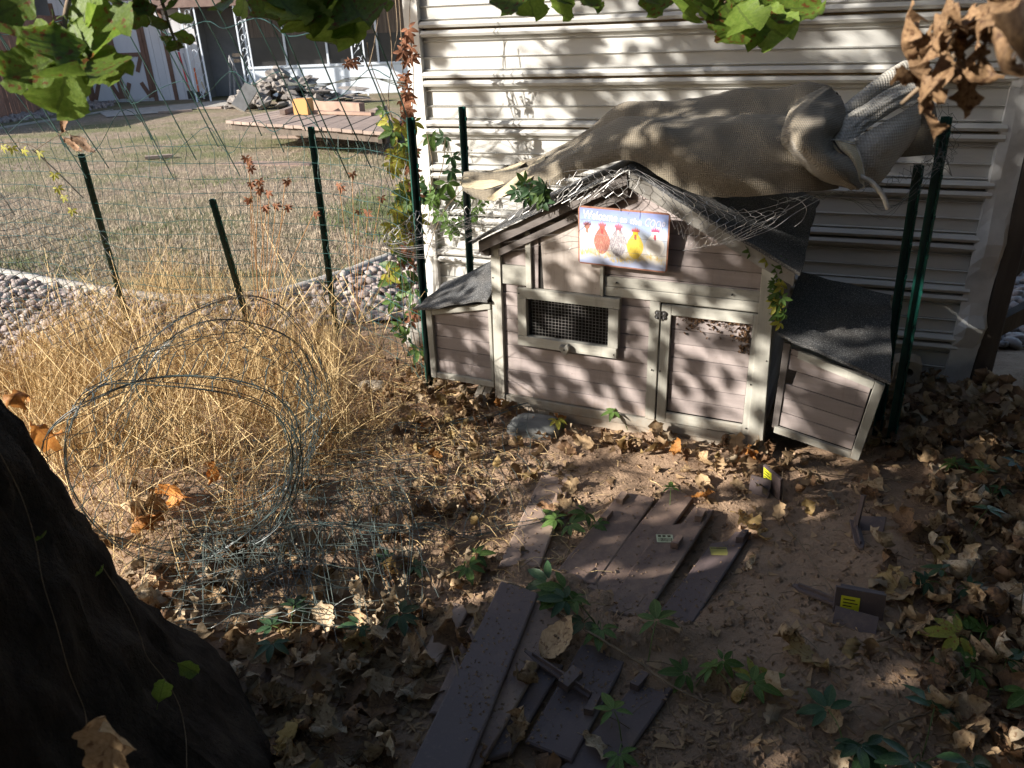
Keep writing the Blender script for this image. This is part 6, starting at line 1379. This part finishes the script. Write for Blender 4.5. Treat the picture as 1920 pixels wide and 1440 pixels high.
one_leaf('large round tan leaf lying on the dark boards and stake', 'tan_leaf', (1012, 1268), (1082, 1212), .050, me=big)
one_leaf('orange brown oval leaf lying across the end of an edging board', 'orange_leaf', (1292, 944), (1338, 950), .03, idx=0)
one_leaf('yellowish lobed leaf above the right end of the boards', 'yellow_leaf', (1380, 972), (1436, 1010), .02, idx=2)
one_leaf('pale yellow crumpled leaf right of the sticker boards', 'pale_leaf', (1392, 1078), (1430, 1066), .012, idx=1)
one_leaf('curled tan star shaped leaf on the bare dirt at the middle right', 'tan_leaf', (1482, 1222), (1418, 1180), .02, idx=3)
one_leaf('tan leaf beside the sunlit spot on the dirt', 'tan_leaf', (1740, 1160), (1790, 1190), .02, idx=0)
one_leaf('pale curled leaf on the dirt at the bottom', 'pale_leaf', (1415, 1305), (1430, 1275), .015, idx=1)
one_leaf('long curled tan leaf on the boards at the bottom', 'tan_leaf', (985, 1300), (1000, 1370), .05, idx=3)
one_leaf('crumpled brown leaf at the bottom between the boards', 'pale_leaf', (1090, 1400), (1138, 1432), .04, idx=2)
one_leaf('tall curled tan leaf at the bottom beside the clean board', 'tan_leaf', (960, 1440), (990, 1370), .06, idx=1)
for k, (a, b, cl, ix) in enumerate((((300, 1020), (262, 985), 'orange_leaf', 3), ((330, 985), (275, 965), 'tan_leaf', 1), ((360, 955), (300, 950), 'orange_leaf', 2), ((395, 935), (425, 900), 'orange_leaf', 1), ((440, 930), (470, 915), 'tan_leaf', 0), ((260, 1010), (290, 960), 'tan_leaf', 3))):
    one_leaf(('curled orange leaf lowest in the clump inside the wire roll', 'tan leaf at the left of the clump inside the wire roll', 'orange leaf in the middle of the clump inside the wire roll', 'upright orange leaf at the top of the clump inside the wire roll', 'tan leaf right of the clump inside the wire roll', 'curled tan leaf at the lower left of the clump inside the wire roll')[k], cl, a, b, .05, nrm=(.2, -.8, .6), idx=ix)
for k, (a, dst) in enumerate((((50, 750), 2.6), ((55, 790), 2.5))):
    P = PD(*a, 2.35); o = put('fallen_leaf', FM['orange_leaf'][k+1], P, (.3, .1, .9-1.6*k), (.1, -1, .2), None, .11); tag(o, ('red orange leaf caught in the grass at the left edge, the upper one', 'red orange leaf caught in the grass at the left edge, the lower one')[k], 'leaf')
P = PD(205, 1480, .92); o = put('fallen_leaf', leaf_mesh('fallen_leaf', 77, 1., .40, 'tan_leaf', n=18, lobes=2., curl=.4, fold=.2, edge=.4, sinus=.4), P, (.1, .35, .7), (.1, -.8, .55), None, .105); tag(o, 'large dry leaf standing at the foot of the oak trunk at the bottom left', 'leaf')
# crumbs, clods
r_ = np.random.default_rng(31); mb = MB()
for _ in range(9000):
    px, py = r_.uniform(250, 1950), r_.uniform(760, 1460)
    if r_.random() > .2+.8*ldens(px, py): continue
    p = G(px, py); s = r_.uniform(.004, .015); c = np.array([p[0], p[1], gz(p[0], p[1])+.003+.004*r_.random()]); q = r_.standard_normal((4, 3))*s*np.array([1, 1, .35]); mb.add(c+q, [(0, 1, 2), (0, 2, 3)])
tag(obj('leaf_crumbs', mb, M['tan_leaf']), kind='stuff')
mb = MB(); n = 0
for _ in range(7000):
    px, py = r_.uniform(820, 1800), r_.uniform(800, 1460); p = G(px, py)
    if r_.random() > .35+.6*float(vnoise(p[0]*6, p[1]*6)+.3): continue
    s = .0025+.010*r_.random()**3.5; c = np.array([p[0], p[1], gz(p[0], p[1])+s*.3]); q = np.array([(1, 0, 0), (-1, 0, 0), (0, 1, 0), (0, -1, 0), (0, 0, 1), (0, 0, -1)])*s*r_.uniform(.5, 1.2, (6, 1)); mb.add(c+q, [(0, 2, 4), (2, 1, 4), (1, 3, 4), (3, 0, 4), (2, 0, 5), (1, 2, 5), (3, 1, 5), (0, 3, 5)])
tag(obj('soil_clods', mb, M['soil']), kind='stuff')

# soil sprinkled on the boards: dropped from above onto whatever lies there
bpy.context.view_layer.update(); dg_ = bpy.context.evaluated_depsgraph_get(); mb = MB()
for _ in range(8000):
    px, py = r_.uniform(860, 1430), r_.uniform(890, 1450); p = G(px, py, .02)
    if r_.random() > .25+1.5*float(vnoise(p[0]*8+5, p[1]*8)+.2): continue
    hit, loc, nn_, _i, ob_h, _m = SC.ray_cast(dg_, Vector((p[0], p[1], .16)), Vector((0, 0, -1)))
    if not hit: continue
    s = .0011+.0045*r_.random()**4; c = np.array(loc)+[0, 0, s*.2]; q = np.array([(1, 0, 0), (-1, 0, 0), (0, 1, 0), (0, -1, 0), (0, 0, .8), (0, 0, -1)])*s*r_.uniform(.5, 1.3, (6, 1)); mb.add(c+q, [(0, 2, 4), (2, 1, 4), (1, 3, 4), (3, 0, 4), (2, 0, 5), (1, 2, 5), (3, 1, 5), (0, 3, 5)])
tag(obj('sprinkled_soil', mb, M['soil']), kind='stuff')

# ------------------------------------------------------------------ creepers, seedlings, vines, twigs
def palm_mesh(seed, mat, n=4, cnt=5):
    r = np.random.default_rng(seed); V = []; F = []; uv = []
    for k in range(cnt):
        a = math.radians((k-(cnt-1)/2)*52+r.uniform(-7, 7)); L_p = (1-.16*abs(k-(cnt-1)/2))*r.uniform(.85, 1.1); W_ = .215*L_p; dr = r.uniform(.05, .5); d = np.array([math.sin(a), math.cos(a)]); x = np.array([d[1], -d[0]]); o_ = len(V)
        for i in range(n+1):
            t_ = i/n; wd = W_*math.sin(math.pi*(.03+.94*t_)**.85)**.8
            for u in (-1, 0, 1): q = d*(.10+t_*L_p)+x*u*wd; V.append((q[0], q[1], .10*abs(u)*wd*3-dr*t_*t_*.6)); uv.append((.5+u*.5, t_))
        F += [(o_+i*3+j, o_+i*3+j+1, o_+(i+1)*3+j+1, o_+(i+1)*3+j) for i in range(n) for j in range(2)]
    mb = MB(); mb.add(V, F); me = mb.mesh('leaf', True); fuv(me, uv); me.materials.append(M[mat]); return me
PALM = {k: [palm_mesh(400+i*7+len(k), k) for i in range(3)] for k in ('creeper', 'creeper_dark', 'creeper_yel', 'creeper_red')}
rp = random.Random(41)
def seedling(px, py, leaves, size, kinds, label, group=None, h=.08):
    B = GH(px, py); t = thing('creeper_seedling', label, 'seedling', B, 0, group)
    for k in range(leaves):
        a = rp.uniform(0, 6.28); R_ = h*rp.uniform(.3, 1.1); T = B+np.array([math.cos(a)*R_, math.sin(a)*R_, h*rp.uniform(.5, 1.15)]); mb = MB(); mb.tube(catmull([B+[0, 0, -.01], (B+T)/2+[0, 0, .02], T], 7), .0014, 4); obj('stem', mb, M['creeper'], t, world=True)
        put('leaf', PALM[rp.choice(kinds)][k % 3], T, (math.cos(a)+rp.uniform(-.4, .4), math.sin(a)+rp.uniform(-.4, .4), rp.uniform(-.3, .2)), (rp.uniform(-.4, .4), rp.uniform(-.7, .1), 1), t, size*rp.uniform(.8, 1.2))
for a in ((1058, 1000, 3, .055, ('creeper',), 'creeper seedling growing between the two left edging boards'), (1105, 992, 2, .05, ('creeper',), 'creeper seedling at the latch end of the second edging board'), (1078, 1130, 4, .07, ('creeper', 'creeper', 'creeper_dark'), 'largest creeper seedling rising in the middle of the boards'), (1120, 1170, 3, .062, ('creeper', 'creeper_dark'), 'creeper seedling with drooping leaves right of the largest one'), (1214, 1245, 1, .062, ('creeper',), 'single upright creeper leaf in the middle of the dirt'), (868, 1062, 2, .06, ('creeper_dark', 'creeper'), 'dark creeper seedling at the left of the upper boards'), (740, 1072, 2, .05, ('creeper_dark',), 'dark seedling under the unrolled wire'), (1300, 1290, 2, .055, ('creeper_dark', 'creeper'), 'seedling with a pale leaf at the bottom middle of the dirt'), (1385, 1320, 3, .065, ('creeper', 'creeper_yel'), 'green and yellow seedling at the bottom middle over a tan leaf'),
          (1168, 1400, 2, .055, ('creeper',), 'thin seedling growing by the bottom right edging board'), (1590, 1425, 3, .072, ('creeper_dark',), 'big dark seedling at the bottom edge, the left one of two'), (1728, 1425, 3, .078, ('creeper_dark',), 'big dark seedling at the bottom edge, the right one of two'), (1826, 1230, 3, .07, ('creeper', 'creeper_yel'), 'seedling with a long stem in the right litter'), (1872, 1290, 3, .08, ('creeper',), 'bright seedling near the right edge of the litter'), (1778, 1118, 3, .045, ('creeper_dark',), 'small dark seedling beside the twigs on the right'), (1850, 925, 3, .06, ('creeper_dark', 'creeper'), 'seedling at the upper right of the leaf litter'), (1800, 905, 2, .06, ('creeper',), 'pale seedling right of the upright stake'), (1892, 885, 2, .06, ('creeper_dark',), 'dark seedling at the right edge by the shaded wall'), (1810, 1020, 1, .07, ('creeper_dark',), 'single dark round leaf standing in the right litter'), (1180, 810, 2, .06, ('creeper',), 'pale narrow leaved plant at the foot of the coop door'), (1042, 800, 2, .045, ('creeper', 'creeper_yel'), 'small pale plant beside the flat grey stone'), (700, 1190, 2, .06, ('creeper_dark',), 'grey green seedling in the litter near the trunk'), (545, 1210, 3, .05, ('creeper_dark',), 'low dark plant at the right side of the trunk root'), (1255, 965, 1, .035, ('creeper',), 'tiny seedling at the tip of the half buried board')):
    seedling(*a, h=.05+.5*a[3])
# creeper climbing the post and wall corner
cv = thing('climbing_creeper', 'five leaved creeper with green, yellow and withered leaves climbing the wall corner', 'creeper', (-.45, 3.55, 0))
def pq(px, py): return PY(px, py, 3.42+.30*min(1, max(0, (800-py)/800))+rp.uniform(-.05, .05))
def pw(px, py): return WP(px, py, .04+.05*rp.random())
mb = MB()
for path in ([(790, 660), (770, 520), (768, 420), (760, 300), (757, 180), (752, 60), (745, -40)], [(780, 650), (762, 560), (745, 430), (752, 330), (742, 250), (728, 190), (735, 100), (724, 10)], [(772, 600), (776, 500), (778, 380), (770, 260), (776, 150), (768, 40), (772, -40)], [(758, 640), (756, 560), (750, 500), (735, 480), (728, 520)], [(690, 130), (700, 90), (708, 40), (712, 18)], [(740, 230), (700, 135), (688, 80)], [(760, 170), (735, 120), (745, 60), (740, -20)]): mb.tube(catmull([pq(*p) for p in path], 26), .0022, 4)
for path in ([(776, 430), (800, 380), (812, 320), (800, 250)], [(800, 430), (812, 370), (830, 310), (835, 260)], [(786, 560), (800, 480), (830, 400), (872, 350)]): mb.tube(catmull([pw(*p) for p in path], 18), .0022, 4)
obj('stem', mb, M['twig'], cv, world=True)
def vleaf(px, py, kind, size, wall=False, droop=1.):
    P = (pw if wall else pq)(px, py); a = rp.uniform(-.9, .9); put('leaf', PALM[kind][rp.randrange(3)], P, (math.sin(a), rp.uniform(-.3, .1), -droop*math.cos(a)+rp.uniform(-.2, .3)), (rp.uniform(-.4, .4), -1, rp.uniform(.0, .7)), cv, size*rp.uniform(.75, 1.25)*(.7 if kind == 'creeper_red' else 1))
for _ in range(30): vleaf(rp.gauss(764, 7), rp.uniform(50, 235), 'creeper_red', .055)
for _ in range(26): vleaf(rp.gauss(770, 10), rp.uniform(280, 640), 'creeper_red', .05)
for _ in range(26): vleaf(rp.gauss(752, 12), rp.uniform(225, 460), rp.choice(('creeper_yel', 'creeper_yel', 'creeper')), .06)
for _ in range(20): vleaf(rp.gauss(757, 14), rp.uniform(330, 480), rp.choice(('creeper', 'creeper_yel')), .055)
for p, k, s in (((725, 512), 'creeper_yel', .085), ((757, 505), 'creeper', .11), ((775, 540), 'creeper', .085), ((738, 562), 'creeper', .075), ((765, 580), 'creeper', .06), ((752, 610), 'creeper', .06), ((765, 630), 'creeper', .05), ((720, 205), 'creeper', .05), ((728, 228), 'creeper_yel', .06), ((738, 245), 'creeper', .07), ((785, 655), 'creeper', .06)): vleaf(*p, k, s, False, .4)
for _ in range(15): vleaf(rp.gauss(812, 20), rp.uniform(232, 440), rp.choice(('creeper', 'creeper', 'creeper_dark')), .07, True)
for _ in range(10): vleaf(rp.uniform(860, 905), rp.uniform(340, 420), 'creeper', .05, True)
for _ in range(5): vleaf(rp.gauss(658, 8), rp.gauss(118, 10), 'creeper_red', .04)
# sprig on the roof under the cloth and moss green vine on the right post
sp2 = thing('vine_sprig', 'green vine sprig poking out between the chicken wire and the left roof slope', 'vine', C2W((.1, -.05, .85))); mb = MB(); P0 = LPc([(965, 372, -.09), (990, 358, -.1), (1015, 350, -.09)]); mb.tube(catmull(P0, 12), .002, 4); obj('stem', mb, M['creeper'], sp2, world=True)
for _ in range(14): c = LPc([(rp.uniform(962, 1022), rp.uniform(340, 378), -.10)])[0]; put('leaf', PALM[rp.choice(('creeper', 'creeper_dark'))][rp.randrange(3)], c, (rp.uniform(-1, 1), -.2, rp.uniform(-1, .4)), (rp.uniform(-.5, .5), -1, .5), sp2, .045)
sp3 = thing('vine_sprig', 'yellow green vine hugging the right front post of the coop', 'vine', C2W((1.1, -.03, .6))); mb = MB(); P0 = LPc([(1405, 470, -.03), (1440, 482, -.03), (1462, 505, -.03), (1458, 560, -.03), (1452, 600, -.03)]); mb.tube(catmull(P0, 20), .002, 4); obj('stem', mb, M['twig'], sp3, world=True)
for p in [(1408, 470), (1440, 485)]+[(rp.gauss(1460, 6), rp.uniform(490, 605)) for _ in range(22)]: c = LPc([(*p, -.04)])[0]; put('leaf', PALM[rp.choice(('creeper_yel', 'creeper', 'creeper'))][rp.randrange(3)], c, (rp.uniform(-1, 1), -.2, rp.uniform(-1, .2)), (rp.uniform(-.5, .5), -1, .3), sp3, .032)
# withered weeds standing before the fence
wd_ = thing('withered_weed', 'tall withered weed with hanging reddish leaves in front of the wire fence', 'weed', G(490, 640)); mb = MB(); yy = 3.75
tips = [(465, 305), (470, 350), (485, 345), (468, 378), (500, 392), (518, 388), (538, 390), (505, 365), (590, 405), (535, 345), (486, 360)]
for (a, b) in tips: mb.tube(catmull([PY(490+.1*(a-490), 640, yy), PY(a*.5+245+rp.uniform(-8, 8), (b+640)/2, yy), PY(a, b-8, yy)], 10), .0016, 4)
obj('stem', mb, M['straw_red'], wd_, world=True)
for (a, b) in tips*2+[(462, 296), (466, 312), (472, 320)]: put('leaf', PALM['creeper_red'][rp.randrange(3)], PY(a+rp.uniform(-3, 3), b-5+rp.uniform(-3, 3), yy), (rp.uniform(-.3, .3), 0, -1), (rp.uniform(-1, 1), -1, 0), wd_, .028)
w2 = thing('withered_weed', 'thin withered weed with few reddish leaves right of the middle post', 'weed', G(660, 600)); mb = MB()
for (a, b) in ((635, 350), (660, 330), (690, 405), (715, 375), (672, 400)): mb.tube(catmull([PY(670, 600, 3.75), PY((a+670)/2, (b+600)/2, 3.75), PY(a, b-6, 3.75)], 9), .0015, 4); 
obj('stem', mb, M['straw_red'], w2, world=True)
for (a, b) in ((635, 350), (660, 330), (690, 405), (715, 375), (672, 400), (640, 356), (688, 400)): put('leaf', PALM['creeper_red'][rp.randrange(3)], PY(a, b-5, 3.75), (rp.uniform(-.3, .3), 0, -1), (rp.uniform(-1, 1), -1, 0), w2, .028)
ov = thing('dry_vine', 'dry vine with three long brown leaves and pale pods on the wire fence', 'vine', PY(150, 280, 3.95)*np.array([1, 1, 0])); mb = MB()
mb.tube(catmull([PY(-10, 270, 3.95), PY(40, 268, 3.95), PY(75, 285, 3.95), PY(100, 330, 3.95), PY(135, 400, 3.95), PY(160, 430, 3.95), PY(175, 500, 3.95), PY(190, 580, 3.9)], 40), .0018, 4); mb.tube(catmull([PY(62, 285, 3.95), PY(95, 262, 3.95), PY(125, 245, 3.95)], 8), .0016, 4); obj('stem', mb, M['twig'], ov, world=True)
ovl = leaf_mesh('leaf', 61, 1., .13, 'brown_leaf', n=12, curl=.2, fold=.3, edge=.2, oval=True)
for a, b in (((114, 250), (136, 206)), ((116, 255), (162, 288)), ((128, 250), (188, 290))):
    A, B = PY(*a, 3.92), PY(*b, 3.90); put('leaf', ovl, A, B-A, (.2, -1, .3), ov, np.linalg.norm(B-A))
for (a, b) in ((6, 274), (22, 276), (44, 280), (74, 285), (102, 326), (108, 352), (120, 368), (135, 393)): put('leaf', PALM['creeper_yel'][rp.randrange(3)], PY(a, b, 3.93), (rp.uniform(-.4, .4), -.2, -1), (rp.uniform(-1, 1), -1, .2), ov, .032)
# thin vines on the trunk
tv = thing('trunk_vine', 'thin vines with small pale leaves running down the dark oak trunk', 'vine', (TAX[0]+.4, TAX[1]-.3, 0))
def onT(px, py, o=.012):
    v = ray(px, py); t_ = .4
    while t_ < 3:
        P = CAM+v*t_; 
        if math.hypot(P[0]-TAX[0], P[1]-TAX[1]) < np.interp(P[2], tz, trd)+.02+o: break
        t_ += .004
    return CAM+v*t_
mb = MB()
for path in ([(0, 850), (40, 930), (65, 1010), (80, 1090), (105, 1170), (130, 1260), (158, 1330), (163, 1375)], [(190, 1060), (235, 1130), (262, 1190), (275, 1230), (310, 1275), (335, 1320), (348, 1380), (350, 1440)]): mb.tube(catmull([onT(*p) for p in path], 34), .0010, 4)
obj('stem', mb, M['twig'], tv, world=True)
for (a, b, tx, ty, k, s) in ((80, 1003, 92, 1016, 'creeper', .03), (190, 1065, 202, 1076, 'creeper_yel', .025), (330, 1242, 366, 1256, 'creeper_yel', .05), (296, 1320, 306, 1270, 'creeper_yel', .09)):
    A, B = onT(a, b, .03), onT(tx, ty, .05); put('leaf', ovl if False else SMALLG[0] if k != 'creeper_yel' else SMALLG[1], A, B-A, (.5, -.8, .3), tv, np.linalg.norm(B-A)*1.1)
# twigs lying about
def twig_on(label, pts, r0, lift=.012, side=()):
    P = [GH(*p)+np.array([0, 0, lift+(.02 if i % 2 else 0)*.4]) for i, p in enumerate(pts)]; t = thing('twig', label, 'twig', P[0]); mb = MB(); q = catmull(P, 7*len(P)); q = q+np.array([[.004*vnoise(i*.8, 1), .004*vnoise(i*.8, 5), .004*vnoise(i*.6, 9)] for i in range(len(q))]); mb.tube(q, np.linspace(r0, r0*.55, len(q)), 6); obj('stem', mb, M['twig'], t, world=True, smooth=True)
    for s in side: mb = MB(); mb.tube(catmull([GH(*p)+np.array([0, 0, lift]) for p in s], 8), r0*.6, 4); obj('side_shoot', mb, M['twig'], t, world=True)
twig_on('long twig crossing the edging boards from the leaves to the lower right', ((925, 1105), (990, 1135), (1060, 1180), (1130, 1230), (1200, 1270), (1262, 1318), (1328, 1348)), .0042, .045)
twig_on('thin winding vine stem from the coop bracket down to the L shaped bracket', ((1468, 880), (1466, 935), (1470, 980), (1500, 1030), (1530, 1070), (1562, 1118)), .0022, .012)
twig_on('forked twig on the right reaching towards the L shaped bracket', ((1620, 1222), (1680, 1200), (1740, 1165), (1800, 1125), (1830, 1050)), .004, .015, (((1740, 1165), (1690, 1188), (1650, 1188)), ((1700, 1180), (1690, 1160), (1680, 1140))))
twig_on('runner along the right foot of the coop', ((1300, 838), (1420, 858), (1520, 890), (1640, 905), (1780, 915)), .0028, .012)
twig_on('twig lying in the litter at the bottom right', ((1600, 1405), (1680, 1370), (1760, 1340), (1800, 1300)), .003, .02)
twig_on('thin dark stem arching in the leaves at the bottom left', ((850, 1240), (862, 1300), (872, 1360), (850, 1440)), .0022, .05)
